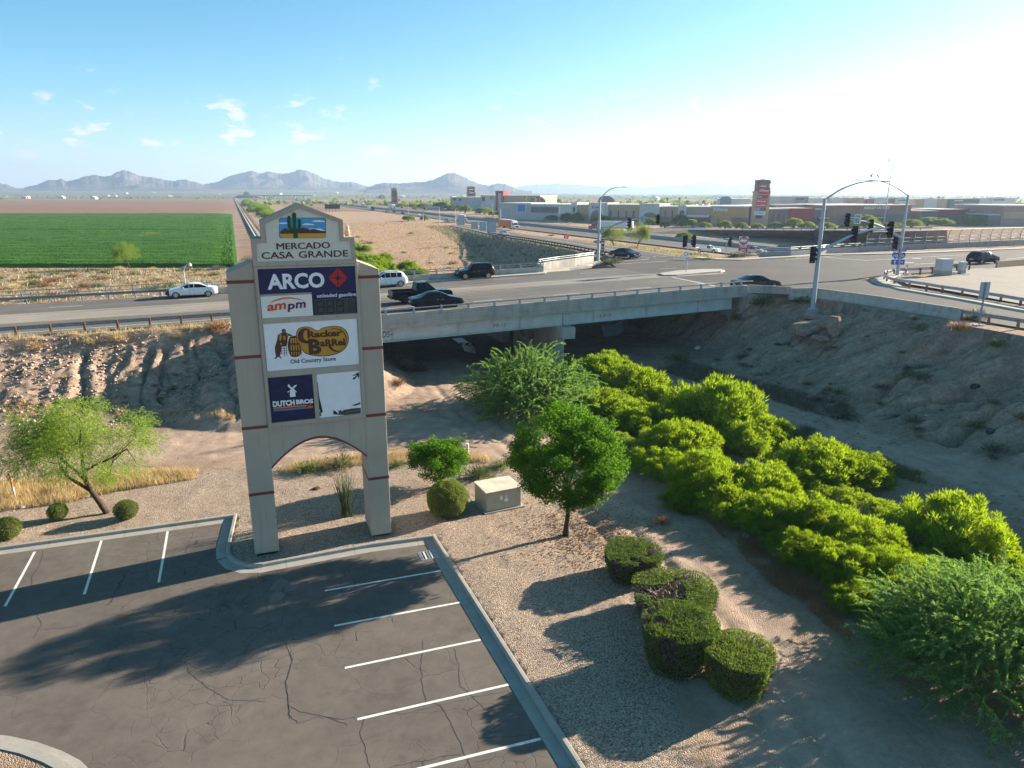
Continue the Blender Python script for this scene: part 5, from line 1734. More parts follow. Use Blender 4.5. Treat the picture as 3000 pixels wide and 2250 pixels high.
for q in d:
 lob = 0.62 + 0.55 * float(fbm(np.array([q[0] * 2 + 5]), np.array([q[1] * 2 + q[2] * 2]), 2)[0])
 keep.append(ctr + Vector((q[0] * 2.85 * lob, q[1] * 2.9 * lob, q[2] * 2.6 * lob * (0.9 if q[2] > 0 else 0.8))))
link('crown', crown_mesh(5, keep, 62000, 0.12, 0.44, 'elm'), tree)
# --- palo verde with a spreading pale crown on the left
p = at(234, 1108, 0.1)
pv_ = thing('palo_verde_tree', 'yellow green palo verde tree with a leaning dark forked trunk beside the dry grass', 'tree', p)
mb = MB()
r = np.random.default_rng(12)
T1 = [(0, 0, -0.15), (-0.35, 0, 0.55), (-0.75, 0.05, 1.25), (-0.95, 0.1, 1.75)]
mb.tube(T1, [0.17, 0.145, 0.13, 0.12], 9)
tips = []
for pts, rad in (([T1[2], (-1.4, 0.0, 1.75), (-1.85, 0.0, 2.1), (-2.1, -0.1, 2.8)], [0.10, 0.09, 0.075, 0.06]),
                 ([T1[3], (-1.5, 0.3, 2.25), (-2.0, 0.4, 2.6), (-2.6, 0.5, 3.2)], [0.10, 0.085, 0.07, 0.055]),
                 ([T1[3], (-1.0, 0.1, 2.5), (-0.9, 0.0, 3.2), (-0.95, 0.1, 3.9)], [0.11, 0.09, 0.07, 0.05]),
                 ([(-0.98, 0.1, 2.3), (-0.3, -0.1, 2.7), (0.6, -0.1, 3.1), (1.5, 0.0, 3.6)], [0.08, 0.07, 0.055, 0.04])):
 mb.tube(pts, rad, 7)
 dd = Vector(pts[-1]) - Vector(pts[-2])
 for k in range(5):
  limb(mb, Vector(pts[-2]).lerp(Vector(pts[-1]), k / 4), dd.normalized() + Vector(r.normal(size=3)) * 0.7 + Vector((0, 0, 0.1)), 1.25, 0.03, 2, r, 3, 0.8, 0.05, 4, tips)
mb.obj('trunk', M['bark'], pv_, True)
c0 = np.array([-1.2, 0.0, 3.75])
tp = np.array([tuple(q) for q in tips if q[2] > 2.7])
extra = rand_dirs(420, r) * (r.random(420) ** 0.35)[:, None] * np.array([3.45, 2.6, 1.45]) + c0
extra[:, 2] -= 0.10 * (extra[:, 0] - c0[0]) ** 2 * 0.9
tp = np.concatenate([tp, extra])
nf = 6000
ci = r.integers(0, len(tp), nf)
dr = unit(rand_dirs(nf, r) + (tp[ci] - c0) * 0.25)
per = 15
u_ = np.linspace(0, 1, per)
P = (tp[ci] + rand_dirs(nf, r) * 0.25)[:, None, :] + dr[:, None, :] * (u_[None, :, None] * 0.5)
P[..., 2] -= u_[None, :] ** 2 * 0.22
v_, t_ = blades(P.reshape(-1, 3), unit(np.repeat(dr, per, 0) + r.normal(size=(nf * per, 3)) * 0.7), r.uniform(0.06, 0.11, nf * per), 0.026, r)
link('crown', trimesh('crown', v_, t_, M['palo']), pv_)
# second palo verde, only its edge reaches the picture
o = dup(pv_, at(-128, 1075, 0.1), 2.6, 'edge of another palo verde crown at the left border behind the marker post')
o.scale = (0.85, 0.85, 0.9)
# --- clipped drum shaped hedges
def drum_mesh(seed, n=15000, taper=0.80, bare=0.0, name='foliage'):
 r = np.random.default_rng(seed)
 k = int(n * 0.42)
 # top disc
 a = r.random(k) * 2 * math.pi
 q = np.sqrt(r.random(k))
 lob = 1 + 0.05 * np.sin(3 * a + seed) + 0.03 * np.sin(7 * a)
 top = np.stack([q * np.cos(a) * lob, q * np.sin(a) * lob, 1 - 0.02 * q ** 6 - 0.07 * fbm(q * np.cos(a) * 3 + seed, q * np.sin(a) * 3, 3)], -1)
 nt_ = np.tile(np.array([0, 0, 1.0]), (k, 1))
 m = n - k
 b = r.random(m) * 2 * math.pi
 z = r.random(m)
 rad = (taper + (1 - taper) * np.sin(np.clip(z, 0, 1) * math.pi * 0.5)) * (1 + 0.05 * np.sin(3 * b + seed) + 0.03 * np.sin(7 * b)) * (1 - 0.13 * fbm(b * 3, z * 4 + seed, 3))
 sd = np.stack([rad * np.cos(b), rad * np.sin(b), z * 0.97], -1)
 ns = np.stack([np.cos(b), np.sin(b), np.full(m, 0.25)], -1)
 P = np.concatenate([top, sd])
 N = np.concatenate([nt_, ns])
 # bare twiggy patches in the top
 if bare:
  keep = fbm(P[:, 0] * 1.6 + seed * 2.3, P[:, 1] * 1.6, 3) < (1 - bare) * 0.62 + 0.2
  P, N = P[keep], N[keep]
 d = unit(N + r.normal(size=P.shape) * 0.65)
 v, t = leaflets(P + d * 0.015, d, r.uniform(0.030, 0.060, len(P)), r.uniform(0.018, 0.032, len(P)), r)
 return trimesh(name, v, t, M['hedge'])
def drum_core(seed, taper=0.80):
 r = np.random.default_rng(seed)
 n = 6000
 a = r.random(n) * 2 * math.pi
 q = r.random(n) ** 0.5 * 0.93
 z = r.random(n) ** 0.7 * 0.93
 rad = (taper + (1 - taper) * np.sin(z * math.pi * 0.5)) * q
 P = np.stack([rad * np.cos(a), rad * np.sin(a), z], -1)
 d = unit(np.stack([np.cos(a) * q, np.sin(a) * q, np.full(n, 0.7)], -1) + r.normal(size=P.shape) * 0.4)
 v, t = blades(P, d, 0.14, 0.03, r)
 return trimesh('twigs', v, t, M['hedgetwig'])
def lump_core(prof, name, mat, parent):
 return MB().lathe(prof, n=20).obj(name, mat, parent, True)  # added solid dark core inside the foliage, blocks the gaps between leaves
HC = drum_core(2)
for k, (u, vb, wpx, vt, bare, lab) in enumerate(((1365, 1262, 129, 1190, 0.2, 'clipped drum hedge nearest the shade tree with an even green top'),
                                              (1455, 1348, 186, 1285, 0.5, 'clipped drum hedge with a large bare grey patch across its top'),
                                              (1462, 1452, 165, 1342, 0.38, 'clipped drum hedge with a dark hole and mottled green top'),
                                              (1592, 1500, 152, 1405, 0.32, 'clipped drum hedge farthest right beside the dirt track'))):
 p = at(u, vb - 20, 0.1)
 rr = wid(wpx, p) * 0.5
 hh = hgt(u, vt, (p.x, p.y - 0.15)) - 0.1
 hh = max(1.25, min(2.1, hh))
 o = thing('drum_hedge', lab, 'hedge', p, k * 1.3, 'clipped drum hedges on the gravel')
 o.scale = (rr, rr, hh)
 link('foliage', drum_mesh(40 + k, 15000, 0.80, bare), o)
 link('twigs', HC, o)
 lump_core([(0.60, 0.0), (0.70, 0.3), (0.80, 0.6), (0.80, 0.80), (0.5, 0.84)], 'stem', M['bark'], o)  # added dark filler core of the hedge, not a stem
def ball_mesh(seed, n=12000, mat='hedge', loose=0.02, squash=0.92, leaf=0.05):
 r = np.random.default_rng(seed)
 d = rand_dirs(n, r, 0.25)
 rad = 1 + loose * r.normal(size=n) - 0.17 * fbm(d[:, 0] * 4 + seed, d[:, 1] * 4 + d[:, 2] * 3, 3)
 P = d * rad[:, None] * np.array([1, 1, squash])
 P[:, 2] = np.maximum(P[:, 2], -0.80)
 dd = unit(d + r.normal(size=d.shape) * 0.6)
 v, t = leaflets(P, dd, leaf * r.uniform(0.6, 1.2, n), leaf * 0.55, r)
 v[:, 2] += 0.80
 return trimesh('foliage', v, t, M[mat])
p = at(968, 1112, 0.1)
o = thing('ball_shrub', 'large clipped ball shrub between the sign and the cabinet', 'shrub', p)
rr = wid(96, p) * 0.5
o.scale = (rr, rr, rr * 0.98)
link('foliage', ball_mesh(60, 20000, 'hedge', 0.015, 0.92, 0.045), o)
lump_core([(0.3, 0.0), (0.75, 0.3), (0.86, 0.7), (0.8, 1.15), (0.5, 1.45)], 'stem', M['bark'], o)  # added dark inner core that closes the ball, not a stem
bs = ball_mesh(61, 5000, 'hedge', 0.04, 0.88, 0.085)
for k, (u, v, w, lab) in enumerate(((127, 1121, 43, 'small clipped ball shrub left of the palo verde trunk'), (275, 1120, 51, 'small ball shrub with brownish right side, right of the palo verde trunk'), (18, 1163, 58, 'small clipped ball shrub at the left border near the kerb'))):
 p = at(u, v, 0.1)
 o = thing('ball_shrub', lab, 'shrub', p, k * 2.0)
 rr = wid(w, p) * 0.5
 o.scale = (rr, rr, rr)
 link('foliage', bs, o)
 lump_core([(0.3, 0.0), (0.7, 0.3), (0.82, 0.7), (0.7, 1.1), (0.4, 1.4)], 'stem', M['bark'], o)  # added dark core filling the small ball, not a stem
# fan shaped leafy shrub behind the ball
p = at(950, 1050, 0.1)
o = thing('fan_shrub', 'leafy bright green fan-shaped shrub standing behind the clipped ball', 'shrub', p)
mb = MB()
r = np.random.default_rng(77)
tips = []
for k in range(9):
 a = k * 0.7
 limb(mb, (0, 0, 0), (0.6 * math.cos(a), 0.6 * math.sin(a), 1.0), 1.35, 0.035, 2, r, 3, 0.6, 0.1, 5, tips)
mb.obj('stem', M['bark'], o)
T = np.array([tuple(q) for q in tips])
ext = rand_dirs(190, r, 0.0) * (r.random(190) ** 0.3)[:, None] * np.array([1.5, 1.45, 1.15]) + np.array([0, 0, 1.5])
T = np.concatenate([T, ext])
T[:, 2] = np.clip(T[:, 2], 0.35, 2.55)
rxy = np.hypot(T[:, 0], T[:, 1])
lim = 0.75 + 0.8 * np.clip(T[:, 2] / 1.3, 0, 1)
T[:, :2] *= np.minimum(1, lim / np.maximum(rxy, 1e-6))[:, None]
link('foliage', crown_mesh(6, T, 26000, 0.10, 0.32, 'elm'), o)
# reed-like stem cluster in front of the arch
p = at(748, 1113, 0.1)
o = thing('reed_plant', 'clump of tall bare green stems growing on gravel inside the sign arch', 'plant', p)
mb = MB()
r = np.random.default_rng(9)
for k in range(95):
 a = r.random() * 6.283
 q = r.random() ** 0.7
 h = r.uniform(1.6, 2.75) * (1 - 0.15 * q)
 b = Vector((0.28 * q * math.cos(a), 0.28 * q * math.sin(a), -0.05))
 tq = Vector((math.cos(a), math.sin(a), 0)) * q * r.uniform(0.25, 0.75)
 mb.tube([b, b + tq * 0.3 + Vector((0, 0, h * 0.5)), b + tq + Vector((r.normal() * 0.05, 0, h))], [0.014, 0.012, 0.005], 4, cap=False)
mb.obj('stems', M['reed'], o)
# fallen brown leaves beside the shade tree
r = np.random.default_rng(15)
n = 2600
q0_ = np.array([tuple(at(1275, 1150, 0.1))])
pp = q0_ + r.normal(size=(n, 3)) * np.array([1.7, 2.0, 0])
pp[:, 2] = terrain(pp[:, 0], pp[:, 1]) + 0.02
v_, t_ = leaflets(pp, unit(np.column_stack([r.normal(size=(n, 2)), r.normal(size=n) * 0.25])), 0.10, 0.06, r)
tag(link('leaf_litter', trimesh('leaf_litter', v_, t_, M['drybrown'])), 'fallen brown leaves on the gravel right of the shade tree', None, None, 'stuff')
# --- grasses: stuff
def grass(name, pts, n, h, w, mat, label, lean=0.35, seed=1, clumpy=0.0, dens=None):
 """tufts of blades on the ground inside an outline"""
 r = np.random.default_rng(seed)
 P = np.array([(p[0], p[1]) for p in pts])
 lo, hi = P.min(0), P.max(0)
 out = np.zeros((0, 2))
 while len(out) < n:
  q = lo + r.random((n * 3, 2)) * (hi - lo)
  _, ins, d = poly_dist(q[:, 0], q[:, 1], [Vector((a, b, 0)) for a, b in P])
  keep = ins
  if clumpy:
   keep &= fbm(q[:, 0] * 1.3 + seed, q[:, 1] * 1.3, 3) > 0.5 - (1 - clumpy) * 0.3 + (r.random(len(q)) - 0.5) * 0.12
  q = q[keep]
  if len(q) == 0:
   break
  out = np.concatenate([out, q])
 out = out[:n]
 z = terrain(out[:, 0], out[:, 1])
 b = np.column_stack([out, z - 0.02])
 hh = h * r.uniform(0.4, 1.15, n) * (0.55 + 0.9 * fbm(out[:, 0] * 0.8, out[:, 1] * 0.8, 2))
 d = unit(np.column_stack([r.normal(size=(n, 2)) * lean, np.ones(n)]))
 v, t = blades(b, d, hh, w, r)
 return tag(link(name, trimesh(name, v, t, M[mat])), label, None, None, 'stuff')
grass('dry_grass', [at(u, v, 0.1) for u, v in ((-120, 1075), (-60, 1112), (60, 1098), (150, 1086), (250, 1062), (330, 1050), (425, 1035), (430, 1018), (330, 1015), (240, 1030), (120, 1035), (0, 1045), (-100, 1050))], 15000, 0.5, 0.022, 'straw', 'strip of tall dry straw grass along the gravel edge', 0.3, 5)
grass('dry_grass', [at(u, v, 0.1) for u, v in ((600, 1020), (640, 1022), (780, 1005), (880, 1000), (1060, 1000), (1050, 985), (860, 978), (760, 985), (640, 1000))], 5200, 0.55, 0.02, 'straw', 'dry pale grass along the track behind the sign', 0.35, 6)
grass('dry_grass', [ground_hit(u, v) for u, v in ((1430, 1020), (1530, 1130), (1600, 1195), (1660, 1260), (1740, 1310), (1830, 1390), (1845, 1360), (1800, 1290), (1700, 1215), (1600, 1120), (1500, 1040))], 15000, 0.50, 0.018, 'drybrown', 'dead brown grass between the dirt track and the brooms', 0.5, 7, 0.6)
grass('bank_grass', [ground_hit(u, v) for u, v in ((1420, 800), (1520, 830), (1650, 860), (1780, 900), (1860, 905), (1830, 870), (1720, 845), (1600, 815), (1480, 780))], 15000, 0.55, 0.025, 'grey', 'grey brush and dry grass at the foot of the shaded bank', 0.6, 8, 0.5)
grass('bank_grass', [ground_hit(u, v) for u, v in ((1640, 905), (1760, 940), (1900, 990), (2010, 1030), (2000, 1050), (1880, 1015), (1740, 965), (1630, 930))], 7000, 0.4, 0.025, 'scrubg', 'green weeds along the far edge of the wash thicket', 0.6, 9, 0.4)
grass('shoulder_grass', [sz(s, t) for s, t in ((-60, 68.7), (-10, 68.7), (2, 68.6), (2, 67.2), (-10, 66.9), (-60, 66.6))], 9000, 0.55, 0.022, 'straw', 'dry grass along the road shoulder above the eroded bank', 0.4, 10, 0.75)
grass('toe_grass', [ground_hit(u, v) for u, v in ((0, 905), (150, 900), (320, 905), (500, 905), (520, 890), (300, 880), (100, 868), (0, 870))], 4200, 0.30, 0.025, 'straw', 'sparse dry grass at the foot of the eroded bank', 0.5, 11, 0.8)
for k_, (m_, sd_) in enumerate((('scrub', 61), ('straw', 62), ('scrubg', 63))):
 grass('roadside_scrub', [Vector(q) for q in ((-150, 96, 0), (-150, 160, 0), (-64, 158, 0), (-20, 118, 0), (-22, 92, 0), (-70, 74, 0))], 6500, 0.75, 0.13, m_, 'tangled %s growing between the road and the crop field' % ('olive scrub', 'dry straw', 'green scrub')[k_], 0.7, sd_, 0.75 - 0.2 * (k_ == 1))
grass('desert_grass', [Vector(q) for q in ((-14, 112, 0), (-50, 240, 0), (-95, 400, 0), (-40, 400, 0), (-22, 330, 0), (-12, 240, 0), (-2, 180, 0), (4, 140, 0), (8, 116, 0))], 7000, 0.6, 0.16, 'straw', 'dry grass tufts over the sandy desert beyond the bridge', 0.7, 64, 0.6)
grass('desert_grass', [Vector(q) for q in ((-14, 112, 0), (-50, 240, 0), (-95, 400, 0), (-40, 400, 0), (-22, 330, 0), (-12, 240, 0), (-2, 180, 0), (4, 140, 0), (8, 116, 0))], 6000, 0.5, 0.18, 'drybrown', 'rusty dead weeds over the sandy desert beyond the bridge', 0.8, 65, 0.7)
grass('gore_grass', [at(*ZD(*q), 1.5) for q in ((-200, 800), (0, 830), (300, 880), (560, 915), (1000, 955), (1290, 960), (1400, 925), (1100, 880), (700, 830), (300, 790), (-100, 760))], 9000, 0.9, 0.12, 'straw', 'dry grass in the gore between off ramp and freeway', 0.6, 66, 0.4)
grass('gore_grass', [at(*ZD(*q), 1.5) for q in ((-200, 800), (0, 830), (300, 880), (560, 915), (1000, 955), (1290, 960), (1400, 925), (1100, 880), (700, 830), (300, 790), (-100, 760))], 6000, 0.8, 0.12, 'scrubg', 'green weeds in the gore between off ramp and freeway', 0.6, 67, 0.6)
grass('reed_grass', [ground_hit(u, v) for u, v in ((1700, 1110), (1800, 1100), (1900, 1130), (1990, 1180), (2090, 1230), (2060, 1250), (1950, 1210), (1850, 1165), (1740, 1130))], 1800, 1.25, 0.035, 'reed', 'long green reeds between the broom bushes', 0.35, 13, 0.5)
# --- stones lying on the banks and the wash floor
def stones(name, n, fn, lo, hi, label, seed):
 r = np.random.default_rng(seed)
 xy = fn(r, n)
 n = len(xy)
 z = terrain(xy[:, 0], xy[:, 1])
 s_ = lo + (hi - lo) * r.random(n) ** 4
 o6 = np.array([[1, 0, 0], [-1, 0, 0], [0, 1, 0], [0, -1, 0], [0, 0, 1], [0, 0, -0.6]], float)
 f8 = np.array([[0, 2, 4], [2, 1, 4], [1, 3, 4], [3, 0, 4], [2, 0, 5], [1, 2, 5], [3, 1, 5], [0, 3, 5]])
 a = r.random(n) * 6.283
 P = o6[None] * s_[:, None, None] * r.uniform(0.55, 1.25, (n, 6, 1)) * np.array([1, 1, 0.7])
 ca, sa = np.cos(a)[:, None], np.sin(a)[:, None]
 x = P[..., 0] * ca - P[..., 1] * sa + xy[:, :1]
 y = P[..., 0] * sa + P[..., 1] * ca + xy[:, 1:]
 zz = P[..., 2] + (z + s_ * 0.15)[:, None]
 v = np.stack([x, y, zz], -1).reshape(-1, 3)
 t = (f8[None] + (np.arange(n) * 6)[:, None, None]).reshape(-1, 3)
 return tag(link(name, trimesh(name, v, t, M['stone'])), label, None, None, 'stuff')
def _st(s0, s1, t0, t1):
 def f(r, n):
  s, t = r.uniform(s0, s1, n), r.uniform(t0, t1, n)
  k = fbm(s * 0.5 + 3, t * 0.5, 3) + r.uniform(-0.12, 0.12, n) > 0.46
  return np.column_stack([RE.x * s + RN.x * t, RE.y * s + RN.y * t])[k]
 return f
stones('bank_stones', 15000, _st(-32, 4, 55, 67.5), 0.025, 0.20, 'loose stones on the eroded left bank', 71)
stones('bank_stones', 15000, _st(30, 54, 8, 60), 0.025, 0.18, 'loose stones on the shaded right bank', 72)
stones('track_stones', 7000, _st(-20, 34, 30, 58), 0.012, 0.06, 'small stones on the dirt tracks', 73)
# --- loose scrub plants on the banks and the desert
SCR = {m_: [scrub_mesh(200 + i * 7 + k, 520, m_) for k in range(3)] for i, m_ in enumerate(('scrub', 'scrubg', 'grey', 'drybrown', 'straw'))}
SSTEM = stems_mesh(31, 6, 0.35, 0.4, 'twig', 0.03)
def scrub(u, v, wpx, mat, label, hf=0.85, group=None, p=None, rr=None):
 p = p or ground_hit(u, v)
 rr = rr or wid(wpx, p) * 0.55
 o = thing('desert_shrub', label, 'shrub', p, u * 0.37, group)
 o.scale = (rr, rr, rr * hf)
 link('foliage', SCR[mat][int(u + v) % 3], o)
 link('stem', SSTEM, o)
 return o
for a in ((168, 862, 40, 'scrubg', 'rounded olive bush alone on the eroded left bank'), (1645, 655, 62, 'scrubg', 'dark green bush at the foot of the bridge wing wall'), (1590, 690, 38, 'scrubg', 'dark bush under the right end of the bridge girder'),
          (1730, 645, 48, 'scrubg', 'green bush left of the tall signal pole on the bank top'), (1990, 700, 48, 'scrub', 'rounded yellow green shrub on top of the shaded bank'), (2073, 712, 58, 'drybrown', 'rounded tan dry shrub beside the sign post on the bank'),
          (2155, 740, 50, 'scrubg', 'green shrub below the guardrail at the right border'), (2105, 690, 70, 'grey', 'grey green scrub under the ramp barrier by the sign post'), (1975, 690, 30, 'scrub', 'small scrub just left of the rounded yellow green shrub'), (1965, 760, 34, 'grey', 'grey scrub halfway down the shaded bank'),
          (1990, 812, 58, 'grey', 'dark dead brush clump in the middle of the shaded bank'), (1700, 775, 30, 'scrubg', 'small green shrub low on the bank below the rocks'), (1655, 790, 66, 'scrubg', 'wide dark green shrub at the bank foot left of the grey brush'), (1465, 780, 70, 'scrubg', 'dark green bush in bridge shade at the bank foot'),
          (2150, 955, 60, 'grey', 'low grey shrub beside the far dirt track'), (1820, 905, 60, 'grey', 'grey brush clump at the bank foot beside the far dirt track'), (1905, 1000, 46, 'scrubg', 'small green shrub between the thicket and the far dirt track'),
          (905, 800, 58, 'drybrown', 'tan dry brush on the mound right of the sign'), (880, 790, 40, 'straw', 'pale straw clump on the mound right of the sign'), (860, 832, 50, 'drybrown', 'low brown brush on the mound nearest the sign'),
          (857, 1008, 44, 'scrubg', 'grey green low shrub just right of the sign leg'), (1035, 1030, 80, 'scrubg', 'spreading blue green groundcover shrub behind the cabinet'), (1080, 1010, 60, 'scrubg', 'small green shrub between the cabinet and the shade tree'),
          (670, 1018, 70, 'scrubg', 'green tussock seen through the left of the sign arch'), (735, 1010, 80, 'scrub', 'yellowish tussock seen through the right of the sign arch'), (1430, 1130, 50, 'drybrown', 'brown leaf litter scrub right of the shade tree'),
          (540, 575, 62, 'scrub', 'rounded olive bush left of the sign top by the crop field'), (75, 752, 44, 'straw', 'pale dry tuft on the left shoulder by the first rail post'), (198, 745, 40, 'straw', 'tan dry tuft on the shoulder left of the middle rail posts'), (258, 735, 50, 'straw', 'tall tan dry tuft leaning on the guardrail'), (385, 728, 34, 'straw', 'small tan tuft under the guardrail'), (470, 715, 66, 'drybrown', 'tall brown brush on the shoulder beside the sign leg')):
 scrub(*a)
# ------------------------------------------------------------------ guardrails, barriers, rails
ANG = math.atan2(RE.y, RE.x)
WBEAM = [(0.0, -0.155), (0.055, -0.125), (0.055, -0.075), (0.0, -0.03), (0.0, 0.03), (0.055, 0.075), (0.055, 0.125), (0.0, 0.155), (-0.012, 0.155), (0.042, 0.12), (0.042, 0.078), (-0.012, 0.03), (-0.012, -0.03), (0.042, -0.078), (0.042, -0.12), (-0.012, -0.155)]
def resample(path, step):
 out, acc = [Vector(path[0])], 0.0
 for a, b in zip(path, path[1:]):
  a, b = Vector(a), Vector(b)
  L = (b - a).length
  d = step - acc
  while d <= L:
   out.append(a.lerp(b, d / L))
   d += step
  acc = L - (d - step)
 return out
def guardrail(path, step, postmat, railmat, label, side=1, hz_=0.62, pw=0.17, ph=0.78, ground_z=True, cat='guardrail'):
 o = thing('guardrail', label, cat, (0, 0, 0))
 pts = resample(path, step)
 me = MB().box((-pw / 2, -pw / 2, -0.35), (pw / 2, pw / 2, ph)).mesh('post', postmat)
 for i, p in enumerate(pts):
  a = pts[min(i + 1, len(pts) - 1)] - pts[max(i - 1, 0)]
  q = link('post', me, o, 0.012)
  q.location = p
  q.rotation_euler = (R(rnd.gauss(0, 1.2)), R(rnd.gauss(0, 1.2)), math.atan2(a.y, a.x))
 off = pw / 2 + 0.02
 fine = resample(path, 0.8)
 for k in range(0, len(fine) - 1, 6):
  sec = fine[k:k + 7]
  if len(sec) < 2:
   continue
  sh = []
  for i, p in enumerate(sec):
   a = sec[min(i + 1, len(sec) - 1)] - sec[max(i - 1, 0)]
   a.z = 0
   a.normalize()
   sh.append(p + Vector((a.y, -a.x, 0)) * side * off + Vector((0, 0, hz_)))
  MB().sweep(sh, [(x * side, z) for x, z in WBEAM]).obj('rail', railmat, o)
 return o
guardrail([sz(s, 68.75) for s in np.arange(-62, 2.1, 4)], 2.5, M['wood'], M['grail'], 'steel guardrail on wooden posts along the near road shoulder at left', -1)
guardrail([sz(s, 89.4) for s in np.arange(-70, -3.9, 4)], 2.6, M['grail'], M['grail'], 'grey steel guardrail along the far edge of the road at left', 1, pw=0.12)
rp = []
for i in range(len(RAMP) - 1):
 for k in range(6):
  f = k / 6
  p = RAMP[i].lerp(RAMP[i + 1], f)
  a = RAMP[i + 1] - RAMP[i]
  a.z = 0
  a.normalize()
  p = p + Vector((-a.y, a.x, 0)) * 6.0
  p.z = RAMP_Z[i] * (1 - f) + RAMP_Z[i + 1] * f
  rp.append(p)
rp = [p for p in rp if p.y < 245 and p.y > 116]
guardrail(rp, 2.5, M['wood'], plain('rusty_rail', (0.13, 0.09, 0.07), 0.7, var=0.3), 'rusty brown guardrail along the off ramp embankment', 1)
gp = [rd(*ZE(*q)) for q in ((1700, 1085), (1430, 1100), (1240, 1112), (1060, 1118), (945, 1132), (912, 1155), (918, 1180), (965, 1205), (1100, 1230), (1290, 1257), (1440, 1285), (1590, 1305), (1770, 1337), (1950, 1366), (2130, 1398), (2500, 1470))]
guardrail(gp, 2.3, M['wood'], M['steel'], 'steel guardrail bending round the ramp corner below the shield signs', 1)
bp = [rd(u, v, 0.85) for u, v in ((1708, 622.5), (1760, 622), (1830, 630.5), (1900, 640), (2000, 655), (2080, 667))]
guardrail([bp[-1].lerp(bp[-2], -k * 0.35) for k in range(0, 14)], 2.3, M['wood'], M['grail'], 'guardrail on wooden posts continuing the ramp barrier at the right border', 1)
bar = thing('ramp_barrier', 'pale concrete barrier wall along the ramp above the shaded bank', 'barrier', (0, 0, 0))
for a, b in zip(bp, bp[1:]):
 d = (b - a).normalized() * 0.01
 MB().sweep([a + d, b - d], [(-0.30, -0.3), (-0.30, 0.08), (-0.14, 0.32), (-0.10, 0.86), (0.10, 0.86), (0.14, 0.32), (0.30, 0.08), (0.30, -0.3)]).obj('barrier_section', C_BRIDGE, bar)
# pipe railing beyond the far guardrail at left, approach wall
rl = thing('pipe_railing', 'two-bar grey pipe railing beyond the far guardrail at left', 'railing', (0, 0, 0))
for s in np.arange(-70, -3, 2.7):
 q = sz(s, 91.2)
 MB().cbox((q.x, q.y, q.z + 0.3), (0.09, 0.09, 1.9), 0, ANG).obj('rail_post', M['grail'], rl)
for z in (0.75, 1.18):
 MB().tube([sz(s, 91.2, z) for s in np.arange(-70, -2, 4)], 0.045, 6).obj('rail_bar', M['grail'], rl)
aw = thing('approach_wall', 'low concrete approach wall with a pipe rail left of the sign', 'wall', (0, 0, 0))
along('wall_body', -3.4, SA - 0.02, par_prof(BF + 0.02, BF + 0.3, 0.72), C_BRIDGE, aw)
for z in (1.05, 1.35):
 MB().tube([sz(s, BF + 0.12, z) for s in (-3.4, 1, 5, SA)], 0.05, 6).obj('top_rail', M['grail'], aw)
for s in (-3, 0, 3, 6, 9):
 q = sz(s, BF + 0.12)
 MB().cbox((q.x, q.y, q.z + 1.05), (0.1, 0.1, 0.66), 0, ANG).obj('rail_post', M['grail'], aw)
ga = thing('crash_cushion', 'bundle of curved grey rail end panels behind the white sedan', 'crash cushion', sz(-4.6, 88.9), ANG)
for k in range(4):
 MB().box((-0.9, -0.35, 0.12 + k * 0.2), (0.55 - 0.04 * k, 0.35, 0.27 + k * 0.2)).obj('cushion_panel', M['steel'] if k % 2 else M['grail'], ga, bevel=0.06)
# fenced far parapet on the right
fpw = thing('fenced_parapet', 'long concrete parapet with tall curved mesh fence on the right', 'parapet', (0, 0, 0))
fbase = [rd(*ZD(*q)) for q in ((1662, 962), (1950, 950), (2212, 932))] + [rd(*ZE(*q)) for q in ((380, 925), (750, 903))]
fdir = (fbase[-1] - fbase[-2]).normalized()
fright = [fbase[-1] + (rd(*ZE(2212, 838)) - fbase[-1]) * (k / 10) for k in range(0, 17)]
ftot = fbase + fright[1:]
for a, b in zip(ftot, ftot[1:]):
 MB().sweep([a, b], [(-0.3, -0.4), (-0.3, 0.85), (0.0, 0.85), (0.0, -0.4)]).obj('parapet_section', C_BARRIER, fpw)
for z in (1.15, 1.45):
 MB().tube([p + Vector((-0.1, 0.12, z)) for p in ftot], 0.05, 5).obj('rail_bar', M['grail'], fpw)
for p in resample(fbase, 3.0):
 MB().cbox((p.x - 0.05, p.y + 0.12, p.z + 1.15), (0.1, 0.1, 0.7)).obj('rail_post', M['grail'], fpw)
def mk_link():
 t = NT('chain_link')
 c = t.n('ShaderNodeTexCoord')
 t.col((0.18, 0.19, 0.20))
 t.b.inputs['Metallic'].default_value = 0.3
 tr = t.n('ShaderNodeBsdfTransparent')
 mx = t.n('ShaderNodeMixShader')
 mx.inputs[0].default_value = 0.38
 t.l(tr.outputs[0], mx.inputs[1])
 t.l(t.b.outputs[0], mx.inputs[2])
 t.l(mx.outputs[0], t.out.inputs['Surface'])
 MATS['link'] = t.m
mk_link()
fdir = (fright[-1] - fright[0])
fdir.z = 0
fdir.normalize()
fnr = Vector((-fdir.y, fdir.x, 0))
posts = resample(fright, 3.1)
prof_f = [(0.15, 0.85), (0.15, 2.3), (0.10, 2.75), (-0.05, 3.1), (-0.35, 3.4)]
for p in posts:
 MB().tube([p + fnr * a + Vector((0, 0, z)) for a, z in prof_f], 0.055, 6).obj('fence_post', M['grail'], fpw)
for a, b in zip(posts, posts[1:]):
 vs = [p + fnr * x + Vector((0, 0, z)) for p in (a, b) for x, z in prof_f]
 n = len(prof_f)
 MB().add(vs, [(i, i + 1, n + i + 1, n + i) for i in range(n - 1)]).obj('mesh_panel', MATS['link'], fpw)
MB().tube([p + fnr * -0.35 + Vector((0, 0, 3.4)) for p in posts], 0.04, 5).obj('rail_bar', M['grail'], fpw)
